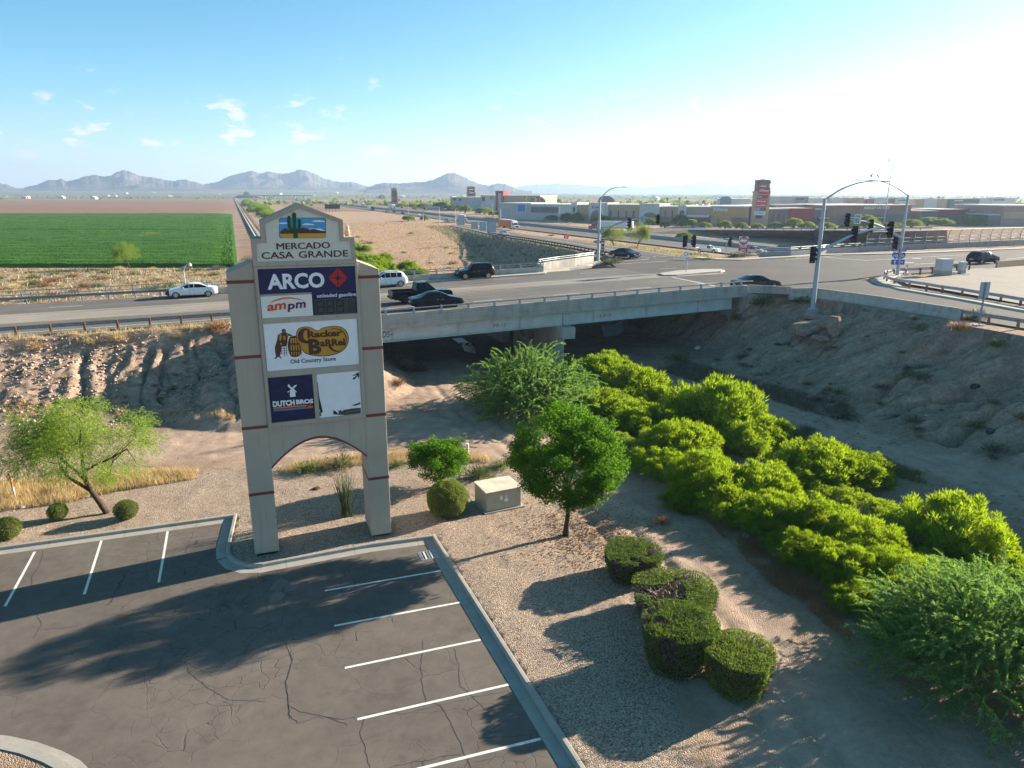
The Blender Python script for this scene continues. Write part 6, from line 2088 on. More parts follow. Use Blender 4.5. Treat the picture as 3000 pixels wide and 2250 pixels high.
MB().tube([p + fnr * 0.15 + Vector((0, 0, 2.1)) for p in posts], 0.04, 5).obj('rail_bar', M['grail'], fpw)
# tan low wall at the right border
wl = thing('low_wall', 'low tan block wall beyond the cabinets at the right border', 'wall', (0, 0, 0))
wa, wb = rd(*ZE(1960, 1065)), rd(*ZE(2600, 1010))
MB().sweep([wa, wb], [(-0.25, -0.3), (-0.25, 1.0), (0, 1.0), (0, -0.3)]).obj('wall_body', plain('tan_wall', (0.40, 0.29, 0.21), 0.9), wl)
# ------------------------------------------------------------------ signals, poles and signs
def head_mesh_parts(parent, loc, face, back=True):
 """three-lens signal head; face = direction the lenses look"""
 a = math.atan2(face[1], face[0]) + R(90)
 m = Matrix.Translation(Vector(loc)) @ Matrix.Rotation(a, 4, 'Z')
 b = MB()
 b.box((-0.20, -0.02, -0.62), (0.20, 0.26, 0.62), 0, m)
 b.box((-0.33, 0.05, -0.78), (0.33, 0.09, 0.78), 0, m)
 o = b.obj('signal_head', M['black'], parent)
 for z in (0.40, 0.0, -0.40):
  v = MB()
  n = 10
  vs, fs = [], []
  for k in range(n + 1):
   g = R(-30) + R(240) * k / n
   for y in (-0.02, -0.30):
    vs.append(m @ Vector((0.16 * math.cos(g), y, z + 0.16 * math.sin(g))))
  for k in range(n):
   fs.append((2 * k, 2 * k + 1, 2 * k + 3, 2 * k + 2))
  v.add(vs, fs).obj('visor', M['black'], o)
  MB().add([m @ Vector((0.13 * math.cos(2 * math.pi * k / 10), -0.025, z + 0.13 * math.sin(2 * math.pi * k / 10))) for k in range(10)], [tuple(range(10))]).obj('lens', M['dark'], o)
 return o
def px_point(zf, x, y, base, dirv):
 """point of the vertical plane through base along dirv seen at a zoom pixel"""
 u, v = zf(x, y)
 r = ray(u, v)
 nrm = Vector((dirv[1], -dirv[0], 0)).normalized()
 t = (base.x * nrm.x + base.y * nrm.y) / (r[0] * nrm.x + r[1] * nrm.y)
 return Vector((r[0] * t, r[1] * t, CAMH + r[2] * t))
def spath(pts, k=5):
 out = []
 n = len(pts)
 for i in range(n - 1):
  p0, p1, p2, p3 = (Vector(pts[max(0, min(n - 1, i + j))]) for j in (-1, 0, 1, 2))
  for q in range(k):
   t = q / k
   out.append(0.5 * ((2 * p1) + (p2 - p0) * t + (2 * p0 - 5 * p1 + 4 * p2 - p3) * t * t + (3 * p1 - p0 - 3 * p2 + p3) * t ** 3))
 out.append(Vector(pts[-1]))
 return out
def signpanel(name, parent, c, w, h, face, mat, depth=0.03):
 a = math.atan2(face[1], face[0]) + R(90)
 m = Matrix.Translation(Vector(c)) @ Matrix.Rotation(a, 4, 'Z')
 o = MB().box((-w / 2, 0, -h / 2), (w / 2, depth, h / 2), 0, m).obj(name, mat, parent)
 return o, m
def signtext(parent, m, body, x0, x1, z0, z1, mat, bold=0.02, name='lettering'):
 me = textmesh(body, mat, x1 - x0, z1 - z0, 0.006, bold, name=name)
 def fn(c):
  q = np.stack([x0 + c[:, 0], -0.004 - c[:, 2], z0 + c[:, 1]], -1)
  return q @ np.array(m.to_3x3()).T + np.array(m.translation)
 xf_mesh(me, fn)
 return link(name, me, parent)
TOCAM = lambda p: (Vector((0, 0, 0)) - Vector((p[0], p[1], 0))).normalized()
def mast(label, base, zf, top, lumarm, mastarm, heads, hface, polebase=0.22, dirv=RE, ped=False):
 o = thing('signal_pole', label, 'traffic signal', base)
 tp = px_point(zf, *top, base, dirv)
 L = lambda p: Vector(p) - base
 m = MB()
 m.tube([Vector((0, 0, 0.0)), Vector((0, 0, tp.z - base.z))], [polebase, polebase * 0.62], 12)
 m.tube([Vector((0, 0, -0.1)), Vector((0, 0, 0.12))], polebase * 1.7, 12)
 m.obj('pole', M['pole'], o)
 if ped:
  MB().lathe([(0.62, -0.9), (0.62, 0.0)], n=18).obj('pole_footing', C_KERB, o)
 la = [L(px_point(zf, *q, base, dirv)) for q in lumarm]
 la[0] = Vector((0, 0, tp.z - base.z - 0.1))
 MB().tube(spath(la), list(np.linspace(0.085, 0.045, (len(la) - 1) * 5 + 1)), 8).obj('lamp_arm', M['pole'], o)
 e = la[-1]
 sgn = 1 if e.dot(dirv) > 0 else -1
 a = math.atan2(dirv[1], dirv[0])
 mm = Matrix.Translation(e) @ Matrix.Rotation(a, 4, 'Z')
 MB().box((-0.1 if sgn > 0 else -0.75, -0.14, -0.08), (0.75 if sgn > 0 else 0.1, 0.14, 0.05), 0, mm).obj('lamp_head', M['steel'], o, bevel=0.03)
 mc = Matrix.Translation(la[-2] + Vector((0, 0, 0.55))) @ Matrix.Rotation(a + 0.4, 4, 'Z') @ Matrix.Rotation(R(-18), 4, 'Y')
 cmr = MB()
 cmr.box((-0.28, -0.09, -0.07), (0.28, 0.09, 0.09), 0, mc)
 cmr.tube([la[-2], la[-2] + Vector((0, 0, 0.5))], 0.03, 6)
 cmr.obj('detector_camera', M['steel'], o)
 if mastarm:
  ma = [L(px_point(zf, *q, base, dirv)) for q in mastarm]
  ma[0].x = ma[0].y = 0
  MB().tube(spath(ma), list(np.linspace(0.16, 0.07, (len(ma) - 1) * 5 + 1)), 10).obj('mast_arm', M['pole'], o)
 for q in heads:
  head_mesh_parts(o, L(px_point(zf, *q, base, dirv)), hface)
 return o
b1 = rd(1757, 652)
b1.z = gz(b1) + 0.75
p1 = mast('tall signal pole on a round concrete footing at the bank top, nearest the bridge', b1, ZE, (388, 420), [(395, 415), (520, 330), (680, 272), (800, 256), (905, 254)],
          [(345, 905), (470, 830), (600, 765), (760, 712), (900, 690), (1010, 684)], [(640, 748), (972, 702)], -RE, 0.24, RE, True)
head_mesh_parts(p1, px_point(ZE, 264, 938, b1, RE) - b1, -RN)
MB().tube([px_point(ZE, 300, 900, b1, RE) - b1, px_point(ZE, 340, 900, b1, RE) - b1], 0.05, 6).obj('bracket', M['pole'], p1)
cb_ = ground_hit(*ZE(225, 1405))
pb = thing('pull_box', 'small concrete pad beside the signal pole footing', 'concrete pad', cb_, 0.3)
MB().box((-0.75, -0.45, -0.2), (0.75, 0.45, 0.32)).obj('pad', C_KERB, pb)
b2 = rd(*ZE(1035, 1135))
p2 = mast('signal pole behind the bent guardrail carrying blue route shields', b2, ZE, (1133, 380), [(1130, 378), (1050, 325), (960, 280), (860, 252), (700, 243)],
          [(1065, 775), (1000, 738), (930, 695), (860, 662), (760, 632), (600, 610)], [(792, 668), (576, 615)], -RE, 0.22, -RE)
head_mesh_parts(p2, px_point(ZE, 1018, 833, b2, RE) - b2, -RE)
c = px_point(ZE, 671, 607, b2, RE) - b2
q, mm = signpanel('one_way_sign', p2, c, 0.75, 1.15, TOCAM(b2), M['white'])
signtext(q, mm, 'ONE', -0.27, 0.27, 0.20, 0.45, M['black'])
signtext(q, mm, 'WAY', -0.27, 0.27, -0.15, 0.10, M['black'])
ar = MB()
ar.add([mm @ Vector(v) for v in ((-0.25, -0.008, -0.38), (0.08, -0.008, -0.38), (0.08, -0.008, -0.46), (0.27, -0.008, -0.335), (0.08, -0.008, -0.21), (0.08, -0.008, -0.29), (-0.25, -0.008, -0.29))], [tuple(range(7))]).obj('arrow_print', M['black'], q)
def shield_stack(parent, c, word, arrow, face):
 for dz, h, kind in ((0.93, 0.34, 'w'), (0.25, 0.80, 's'), (-0.55, 0.62, 'a')):
  cc = c + Vector((0, 0, dz))
  if kind == 's':
   a = math.atan2(face[1], face[0]) + R(90)
   m = Matrix.Translation(cc) @ Matrix.Rotation(a, 4, 'Z')
   out = [(-0.36, 0.36), (-0.18, 0.42), (0, 0.37), (0.18, 0.42), (0.36, 0.36), (0.42, 0.1), (0.36, -0.12), (0.2, -0.32), (0, -0.42), (-0.2, -0.32), (-0.36, -0.12), (-0.42, 0.1)]
   o = MB().prism(out, 0, 0.03, 0, lambda x, y, d: m @ Vector((x, d, y))).obj('route_shield', M['signblue'], parent)
   MB().prism([(-0.36, 0.22), (0.36, 0.22), (0.34, 0.35), (0.18, 0.40), (0, 0.35), (-0.18, 0.40), (-0.34, 0.35)], -0.006, -0.001, 0, lambda x, y, d: m @ Vector((x, d, y))).obj('shield_top', M['signred'], o)
   signtext(o, m, '10', -0.25, 0.25, -0.2, 0.16, M['white'], 0.02)
  else:
   o, m = signpanel('direction_plate', parent, cc, 0.82, h, face, M['signblue'])
   if kind == 'w':
    signtext(o, m, word, -0.3, 0.3, -0.1, 0.1, M['white'], 0.01)
   else:
    if arrow == 'up':
     pl = [(-0.05, -0.22), (0.05, -0.22), (0.05, 0.05), (0.15, 0.05), (0, 0.22), (-0.15, 0.05), (-0.05, 0.05)]
    else:
     pl = [(-0.25, -0.05), (0.08, -0.05), (0.08, -0.15), (0.27, 0), (0.08, 0.15), (0.08, 0.05), (-0.25, 0.05)]
    MB().add([m @ Vector((x, -0.006, y)) for x, y in pl], [tuple(range(7))]).obj('arrow_print', M['white'], o)
cf = TOCAM(b2)
c = px_point(ZE, 1022, 962, b2, RE) - b2 + Vector((cf.x, cf.y, 0)) * 0.3
shield_stack(p2, c, 'WEST', 'up', cf)
c = px_point(ZE, 1078, 962, b2, RE) - b2 + Vector((cf.x, cf.y, 0)) * 0.3
shield_stack(p2, c, 'EAST', 'right', cf)
b3 = rd(1292, 564)
p3 = mast('signal pole with long curved mast arm at the head of the off ramp', b3, ZD, (180, 432), [(182, 425), (220, 380), (270, 335), (330, 313), (392, 308)],
          [(180, 742), (290, 675), (400, 630), (520, 605), (620, 597), (700, 593)], [(452, 640), (715, 608)], -RE, 0.24, RE)
c = px_point(ZD, 583, 607, b3, RE) - b3
signpanel('sign_back', p3, c, 0.75, 0.95, TOCAM(b3), M['signback'])
c = px_point(ZD, 160, 816, b3, RE) - b3 - Vector((0, 0.25, 0))
q, mm = signpanel('one_way_sign', p3, c, 1.0, 0.4, TOCAM(b3), M['black'])
MB().add([mm @ Vector((x, -0.006, y)) for x, y in ((-0.35, -0.07), (0.15, -0.07), (0.15, -0.15), (0.4, 0), (0.15, 0.15), (0.15, 0.07), (-0.35, 0.07))], [tuple(range(7))]).obj('arrow_print', M['white'], q)
# median pole
b4 = rd(*ZD(980, 1100))
b4.z += 0.16
p4 = thing('signal_pole', 'short signal pole with two black heads on the median island', 'traffic signal', b4)
MB().tube([(0, 0, 0), (0, 0, hgt(*ZD(998, 868), b4) - b4.z)], [0.09, 0.07], 8).obj('pole', M['steel'], p4)
zt_ = hgt(*ZD(998, 812), b4) - b4.z
for dx, fc in ((-0.42, RN), (0.72, -RE)):
 head_mesh_parts(p4, (dx, 0.05, zt_), fc)
MB().box((-0.4, -0.04, zt_ - 0.75), (0.7, 0.04, zt_ - 0.68)).obj('bracket', M['steel'], p4)
q, mm = signpanel('turn_sign', p4, (-0.2, -0.12, hgt(*ZD(990, 932), b4) - b4.z), 0.75, 0.8, TOCAM(b4), M['white'])
MB().add([mm @ Vector((0.26 * math.cos(k * 0.524), -0.006, 0.03 + 0.26 * math.sin(k * 0.524))) for k in range(12)], [tuple(range(12))]).obj('ring_print', M['sred'], q)
MB().add([mm @ Vector((0.19 * math.cos(k * 0.524), -0.010, 0.03 + 0.19 * math.sin(k * 0.524))) for k in range(12)], [tuple(range(12))]).obj('ring_print', M['white'], q)
signpanel('sign_plate', p4, (0.05, -0.12, hgt(*ZD(998, 970), b4) - b4.z), 0.4, 0.55, TOCAM(b4), M['steel'])
b5 = rd(*ZD(1345, 965))
p5 = thing('signal_pole', 'small signal post with one-way plate left of the wrong-way sign', 'traffic signal', b5)
MB().tube([(0, 0, 0), (0, 0, hgt(*ZD(1352, 800), b5) - b5.z)], [0.08, 0.07], 8).obj('pole', M['steel'], p5)
head_mesh_parts(p5, (0.55, 0, hgt(*ZD(1370, 818), b5) - b5.z), RE)
q, mm = signpanel('one_way_sign', p5, (0, -0.1, hgt(*ZD(1355, 785), b5) - b5.z), 1.1, 0.42, TOCAM(b5), M['black'])
MB().add([mm @ Vector((x, -0.006, y)) for x, y in ((-0.4, -0.07), (0.15, -0.07), (0.15, -0.15), (0.42, 0), (0.15, 0.15), (0.15, 0.07), (-0.4, 0.07))], [tuple(range(7))]).obj('arrow_print', M['white'], q)
def post_pair(o, w, h0, h1, mat='grail', n=2):
 for k in range(n):
  x = -w / 2 + w * (k / max(1, n - 1)) if n > 1 else 0
  MB().box((x - 0.05, -0.03, h0), (x + 0.05, 0.05, h1)).obj('sign_post', M[mat], o)
# do not enter / wrong way on one frame
b6 = rd(*ZD(1500, 960))
f6 = TOCAM(b6)
o = thing('wrong_way_sign', 'white square sign with red do-not-enter disc above a red wrong-way plate', 'road sign', b6, math.atan2(f6.y, f6.x) + R(90))
zt = lambda y: hgt(*ZD(1500, y), b6) - b6.z
W_ = wid((1545 - 1465) * 0.23334, b6)
post_pair(o, W_ * 0.62, 0, zt(850), 'pole')
q = MB().box((-W_ / 2, -0.03, zt(845)), (W_ / 2, 0.0, zt(767))).obj('entry_plate', M['white'], o)
mm = Matrix.Translation(Vector((0, -0.03, (zt(845) + zt(767)) / 2)))
MB().add([mm @ Vector((W_ * 0.47 * math.cos(k * 0.2618), -0.006, W_ * 0.47 * math.sin(k * 0.2618))) for k in range(24)], [tuple(range(24))]).obj('red_disc', M['signred'], q)
MB().add([mm @ Vector(v) for v in ((-W_ * 0.38, -0.010, -0.16), (W_ * 0.38, -0.010, -0.16), (W_ * 0.38, -0.010, 0.16), (-W_ * 0.38, -0.010, 0.16))], [(0, 1, 2, 3)]).obj('white_bar', M['white'], q)
signtext(q, mm @ Matrix.Translation(Vector((0, -0.008, 0))), 'DO NOT', -W_ * 0.28, W_ * 0.28, W_ * 0.13, W_ * 0.27, M['white'])
signtext(q, mm @ Matrix.Translation(Vector((0, -0.008, 0))), 'ENTER', -W_ * 0.26, W_ * 0.26, -W_ * 0.28, -W_ * 0.14, M['white'])
q = MB().box((-W_ / 2, -0.03, zt(902)), (W_ / 2, 0.0, zt(850))).obj('wrong_way_plate', M['signred'], o)
mm = Matrix.Translation(Vector((0, -0.03, (zt(902) + zt(850)) / 2)))
signtext(q, mm, 'WRONG', -W_ * 0.40, W_ * 0.40, 0.06, 0.50, M['white'], 0.03)
signtext(q, mm, 'WAY', -W_ * 0.26, W_ * 0.26, -0.50, -0.08, M['white'], 0.03)
for k, (x, y0, y1, yb, lab) in enumerate(((1151, 755, 792, 835, 'red wrong-way sign beside the rusty guardrail of the off ramp'), (1765, 753, 787, 822, 'red wrong-way sign on the grass between off ramp and freeway'))):
 u, v = ZC(x, yb)
 b = at(u, v, 2.4 if k == 0 else 1.2)
 b.z = gz(b)
 f = TOCAM(b)
 o = thing('wrong_way_sign', lab, 'road sign', b, math.atan2(f.y, f.x) + R(90))
 za, zb = hgt(*ZC(x, y1), b) - b.z, hgt(*ZC(x, y0), b) - b.z
 w = wid(42 * 0.23334, b)
 post_pair(o, w * 0.6, -0.2, za)
 q = MB().box((-w / 2, -0.03, za), (w / 2, 0, zb)).obj('sign_plate', M['signred'], o)
 mm = Matrix.Translation(Vector((0, -0.03, (za + zb) / 2)))
 hh = (zb - za) / 2
 signtext(q, mm, 'WRONG', -w * 0.4, w * 0.4, hh * 0.15, hh * 0.75, M['white'], 0.03)
 signtext(q, mm, 'WAY', -w * 0.26, w * 0.26, -hh * 0.75, -hh * 0.15, M['white'], 0.03)
# tall stack of red and white plates by the off ramp pole
b = rd(*ZD(205, 955))
f = TOCAM(b)
o = thing('warning_sign_stack', 'tall narrow stack of red and white no-entry plates by the off ramp pole', 'road sign', b, math.atan2(f.y, f.x) + R(90))
zt = lambda y: hgt(*ZD(205, y), b) - b.z
post_pair(o, 0.1, 0, zt(918), 'wood', 1)
w = wid(32 * 0.23334, b)
q = MB().box((-w / 2, -0.05, zt(918)), (w / 2, -0.02, zt(783))).obj('sign_plate', M['white'], o)
for ya, yb in ((822, 790), (862, 836), (916, 868)):
 MB().box((-w * 0.42, -0.06, zt(ya)), (w * 0.42, -0.051, zt(yb))).obj('red_plate', M['signred'], q)
MB().box((-w * 0.3, -0.066, zt(808)), (w * 0.3, -0.061, zt(803))).obj('white_bar', M['white'], q)
mm = Matrix.Translation(Vector((0, -0.062, zt(892))))
signtext(q, mm, 'WAY', -w * 0.3, w * 0.3, -0.25, 0.25, M['white'], 0.02)
# backs of the freeway guide signs
for (xa, xb, ya, yb, yg, np_, lab) in ((1335, 1445, 610, 770, 862, 2, 'back of a tall guide sign beside the freeway, leftmost of the row'), (1550, 1660, 718, 832, 925, 2, 'back of a smaller guide sign, second of the row beside the freeway'),
                                       (1688, 1795, 722, 860, 985, 2, 'back of a blue-grey guide sign, third of the row by the off ramp'), (1805, 1955, 718, 888, 1045, 2, 'back of the widest guide sign, rightmost of the row by the off ramp')):
 u, v = ZW((xa + xb) / 2, yg)
 b = at(u, v, 1.3)
 b.z = gz(b)
 f = TOCAM(b)
 o = thing('guide_sign', lab, 'road sign', b, math.atan2(f.y, f.x) + R(90))
 k = 400 / 2212 / PX
 w = wid((xb - xa) * k, b)
 zt = lambda y: hgt(*ZW((xa + xb) / 2, y), b) - b.z
 post_pair(o, w * 0.62, -0.2, zt(ya) - 0.1, 'pole')
 nb = max(3, int(w / 0.9))
 for j in range(nb):
  MB().box((-w / 2 + w * j / nb + 0.01, 0.055, zt(yb)), (-w / 2 + w * (j + 1) / nb - 0.01, 0.09, zt(ya))).obj('sign_panel', M['signback'], o)
u, v = ZW(772, 705)
b = at(u, v, 0.3)
f = TOCAM(b)
o = thing('overhead_sign', 'backs of overhead guide signs on a curved cantilever mast across the freeway', 'road sign', b, math.atan2(f.y, f.x) + R(90))
zt = lambda y: hgt(*ZW(772, y), b) - b.z
k = 400 / 2212 / PX
xw = lambda x: wid((x - 772) * k, b)
MB().tube(spath([(0, 0, -0.3), (0, 0, zt(600)), (xw(790), 0, zt(545)), (xw(830), 0, zt(515)), (xw(1045), 0, zt(505))]), 0.28, 8).obj('mast', M['grail'], o)
for xa, xb, ya, yb in ((848, 926, 443, 532), (930, 1042, 468, 535)):
 MB().box((xw(xa), 0.3, zt(yb)), (xw(xb), 0.4, zt(ya))).obj('sign_panel', M['signback'], o)
 for j in range(3):
  x = xw(xa + (xb - xa) * (j + 0.5) / 3)
  MB().box((x - 0.08, 0.22, zt(yb)), (x + 0.08, 0.295, zt(ya))).obj('sign_brace', M['grail'], o)
# freeway lamp posts
for li_, (zf, x, y0, y1, arm) in enumerate(((ZW, 540, 430, 592, 1), (ZW, 770, 440, 700, 0), (ZW, 1045, 482, 778, 1), (ZW, 1300, 505, 818, 1), (ZW, 1900, 418, 632, -1), (ZW, 2030, 503, 812, 1), (ZC, 1375, 472, 602, -1), (ZC, 1697, 488, 632, -1), (ZD, 1128, 490, 640, 0))):
 if arm == 0 and zf is ZW:
  continue
 u, v = zf(x, y1)
 b = at(u, v, 0.2)
 o = thing('freeway_lamp', 'slim pale freeway lamp post ' + ['left of the overhead sign mast', '', 'right of the overhead signs', 'left of the tallest guide sign back', 'right of the middle tower sign', 'beside the orange trailer', 'before the low grey store', 'before the tan mall building', 'before the orange store awning'][li_], 'street lamp', b, 0, 'lamp posts along the freeway')
 h = hgt(*zf(x, y0), b) - b.z
 MB().tube([(0, 0, -0.1), (0, 0, h)], [0.16, 0.09], 6).obj('pole', M['polew'], o)
 s_ = arm or 1
 MB().tube([(0, 0, h - 0.1), (2.5 * s_, 1.0, h + 0.9), (5.0 * s_, 2, h + 1.1)], [0.06, 0.05, 0.04], 5).obj('lamp_arm', M['polew'], o)
 MB().box((5.0 * s_ - 0.4, 1.85, h + 1.0), (5.0 * s_ + 0.4, 2.15, h + 1.2)).obj('lamp_head', M['steel'], o)
# lamp post left of the sign beyond the road
b = sz(float(S_of(at(*ZA(1633, 1210), 5.0))) + 1.5, 93.5)
b.z = gz(b)
o = thing('street_lamp', 'thin grey lamp post with a white head beyond the road at left', 'street lamp', b)
h = hgt(*ZA(1625, 1085), b) - b.z
MB().tube([(0, 0, -0.2), (0, 0, h), (0.25, 0, h + 0.55), (0.8, 0, h + 1.0)], [0.09, 0.07, 0.06, 0.05], 7).obj('pole', M['pole'], o)
MB().lathe([(0.03, 0.15), (0.12, 0.08), (0.2, -0.08), (0.15, -0.2), (0.03, -0.22)], (0.85, 0, h + 0.75), 10).obj('lamp_head', M['white'], o)
# thin tall lamp far behind the right pole
b = at(*ZE(912, 660), 0)
o = thing('street_lamp', 'thin tall lamp post behind the curved arms at upper right', 'street lamp', b)
h = hgt(*ZE(945, 52), b)
k = wid(0.23334, b)
MB().tube([(0, 0, 0), (k * 5, 0, h * 0.75), (k * 30, 0, h)], [0.30, 0.24, 0.18], 6).obj('pole', M['pole'], o)
MB().tube([(k * 30, 0, h), (k * 15, 0, h + 0.1), (-k * 28, 0, h)], 0.17, 5).obj('lamp_arm', M['pole'], o)
MB().lathe([(0.15, 0.0), (0.4, -0.5), (0.35, -1.2), (0.1, -1.3)], (-k * 28, 0, h - 0.05), 8).obj('lamp_head', M['steel'], o)
# sign post on the shaded bank
b = ground_hit(*ZE(1795, 1588))
f = -TOCAM(b)
o = thing('bank_sign', 'back of a white sign on a thin post at the bank top, right', 'road sign', b, 0.1)
MB().lathe([(0.45, -0.3), (0.42, 0.05)], n=10).obj('footing', C_WALK, o)
h = hgt(*ZE(1855, 1195), b) - b.z
MB().box((-0.045, -0.045, 0), (0.045, 0.045, h)).obj('sign_post', M['grail'], o)
MB().box((-0.42, 0.046, h - 1.25), (0.42, 0.075, h + 0.05)).obj('sign_plate', M['signback'], o)
# cabinets beside the ramp
for x0, x1, yt, yb, lab in ((1425, 1555, 985, 1138, 'large pale metal traffic control cabinet on the concrete beside the ramp'), (1617, 1677, 1012, 1122, 'slim pale metal cabinet right of the larger control cabinet')):
 b = rd(*ZE((x0 + x1) / 2, yb))
 w = wid((x1 - x0) * 0.23334, b) * 0.9
 h = hgt(*ZE((x0 + x1) / 2, yt), b) - b.z
 o = thing('control_cabinet', lab, 'cabinet', b + Vector((0, 0, 0.1)), R(10))
 MB().box((-w / 2, 0, 0), (w / 2, w * 0.8, h * 0.3)).obj('cabinet_base', C_KERB, o)
 q = MB().box((-w / 2 + 0.02, 0.02, h * 0.3 + 0.002), (w / 2 - 0.02, w * 0.8 - 0.02, h * 0.95)).obj('cabinet_body', M['steel'], o, bevel=0.02)
 MB().box((-w / 2 - 0.03, -0.03, h * 0.95 + 0.002), (w / 2 + 0.03, w * 0.8 + 0.03, h)).obj('cabinet_roof', M['signback'], o)
 MB().box((-w / 2 + 0.08, 0.005, h * 0.36), (w / 2 - 0.08, 0.018, h * 0.92)).obj('cabinet_door', M['signback'], o)
# knocked-down barricade
b = rd(*ZE(1075, 1165))
o = thing('fallen_barricade', 'fallen red and white striped barricade board by the shield pole', 'barricade', b + Vector((0, 0, 0.12)), 0.5)
for k in range(6):
 MB().cbox((0.15 + k * 0.13, 0, 0.35 + k * 0.22), (0.22, 0.05, 0.24)).obj('board', M['signred'] if k % 2 else M['white'], o)
MB().tube([(0.1, 0.05, 0.0), (0.9, 0.05, 1.65)], 0.03, 5).obj('leg', M['steel'], o)
for k, (x, y, w) in enumerate(((1110, 1125, 0.8), (1160, 1135, 0.9), (1590, 1120, 0.7), (1660, 1128, 0.6))):
 b = rd(*ZE(x, y))
 o = thing('litter_heap', ['heap of white scraps right of the fallen barricade', 'scattered pale scraps of wood near the fallen barricade', 'white litter between the two cabinets', 'pale rubbish at the foot of the slim cabinet'][k], 'litter', b + Vector((0, 0, 0.12)))
 m = MB()
 for j in range(7):
  m.cbox((rnd.uniform(-w, w) * 0.7, rnd.uniform(-w, w) * 0.5, 0.06 + rnd.random() * 0.12), (rnd.uniform(0.15, 0.5), rnd.uniform(0.08, 0.2), 0.04), j % 2, rnd.random() * 3)
 tag(m.obj('scraps', [M['white2'], M['twig']], o), None, None, None, 'stuff')
# ------------------------------------------------------------------ cabinet on the gravel and posts
ZT = zc(1100, 1150, 800 / 2212)
q0, q1 = at(*ZT(898, 976), 0.1), at(*ZT(1180, 920), 0.1)
ang_ = math.atan2((q1 - q0).y, (q1 - q0).x)
wC = (q1 - q0).length
hC = hgt(*ZT(898, 812), q0) - 0.1
dC = wC * 0.80
o = thing('utility_cabinet', 'large tan metal transformer cabinet with two front doors on the gravel', 'utility cabinet', q0, ang_)
MB().box((-0.15, -0.15, -0.1), (wC + 0.15, dC + 0.15, 0.05)).obj('concrete_pad', C_KERB, o)
MB().box((0, 0, 0.052), (wC, dC, hC - 0.06)).obj('cabinet_body', M['cabinet'], o, bevel=0.02)
MB().box((-0.04, -0.05, hC - 0.058), (wC + 0.04, dC + 0.04, hC)).obj('cabinet_roof', M['cabtop'], o, bevel=0.02)
for a, b in ((0.03, wC * 0.495), (wC * 0.505, wC - 0.03)):
 d = MB().box((a, -0.025, 0.1), (b, -0.002, hC - 0.085)).obj('cabinet_door', M['cabinet'], o, bevel=0.006)
 if a > 0.5:
  MB().box((a + 0.08, -0.05, hC * 0.55), (a + 0.12, -0.026, hC * 0.72)).obj('door_handle', M['steel'], d)
MB().box((wC * 0.39, -0.031, hC * 0.52), (wC * 0.46, -0.0255, hC * 0.70)).obj('notice_label', M['white'], o)
MB().box((wC * 0.53, -0.031, hC * 0.58), (wC * 0.59, -0.0255, hC * 0.72)).obj('notice_label', M['white'], o)
MB().box((wC * 0.51, -0.031, hC * 0.40), (wC * 0.61, -0.0255, hC * 0.55)).obj('notice_label', M['white'], o)
MB().box((0.03, -0.031, hC * 0.80), (0.20, -0.0255, hC * 0.90)).obj('number_label', M['gold'], o)
b = at(*ZT(748, 492), 0.1)
o = thing('stub_post', 'short white concrete stub post behind the fan-shaped shrub', 'post', b)
MB().tube([(0, 0, -0.1), (0, 0, 0.62)], 0.09, 10).obj('post_body', M['polew'], o)
MB().tube([(0, 0, 0.62), (0, 0, 0.68)], 0.095, 10).obj('post_cap', M['white'], o)
ZP = zc(0, 1300, 420 / 2177)
b = at(*ZP(240, 850), 0.1)
h = hgt(*ZP(172, 443), b) - 0.1
o = thing('marker_post', 'faded red and white marker post in the dry grass at left', 'post', b)
for k in range(4):
 MB().tube([(-0.02 * k, 0, h * k / 4 + 0.001), (-0.02 * (k + 1), 0, h * (k + 1) / 4)], 0.055, 8).obj('post_band', plain('faded_red', (0.55, 0.15, 0.12), 0.7) if k in (2, 3) else plain('faded_pink', (0.62, 0.42, 0.37), 0.7), o)
# dark rock in the arch, boulders and slabs on the shaded bank
def boulder(name, label, p, sx, sy, sz_, mat, rz=0, seed=0, n=5):
 r = np.random.default_rng(seed)
 bm = bmesh.new()
 bmesh.ops.create_icosphere(bm, subdivisions=3, radius=1.0)
 for v in bm.verts:
  k = 0.72 + 0.5 * float(fbm(np.array([v.co.x * 1.3 + seed]), np.array([v.co.y * 1.3 + v.co.z]), 3)[0])
  v.co = Vector((max(-0.8, min(0.8, v.co.x * k)) * sx, max(-0.8, min(0.8, v.co.y * k)) * sy, max(-0.6, min(0.65, v.co.z * k)) * sz_))
 for _ in range(11):
  pn = Vector(r.normal(size=3)).normalized()
  pn = Vector((pn.x / sx, pn.y / sy, pn.z / sz_)).normalized()
  ext = max(v.co.dot(pn) for v in bm.verts) * r.uniform(0.66, 0.86)
  for v in bm.verts:
   d_ = v.co.dot(pn) - ext
   if d_ > 0:
    v.co -= pn * d_
 me = bpy.data.meshes.new(name)
 bm.to_mesh(me)
 bm.free()
 me.materials.append(mat)
 o = link(name, me)
 o.location = p
 o.rotation_euler = (R(r.uniform(-12, 12)), R(r.uniform(-12, 12)), rz)
 return tag(o, label, 'rock')
boulder('rock', 'small dark red rock alone on the gravel inside the sign arch', at(684, 1056, 0.12), 0.30, 0.2, 0.16, M['rockd'], 0.4, 2)
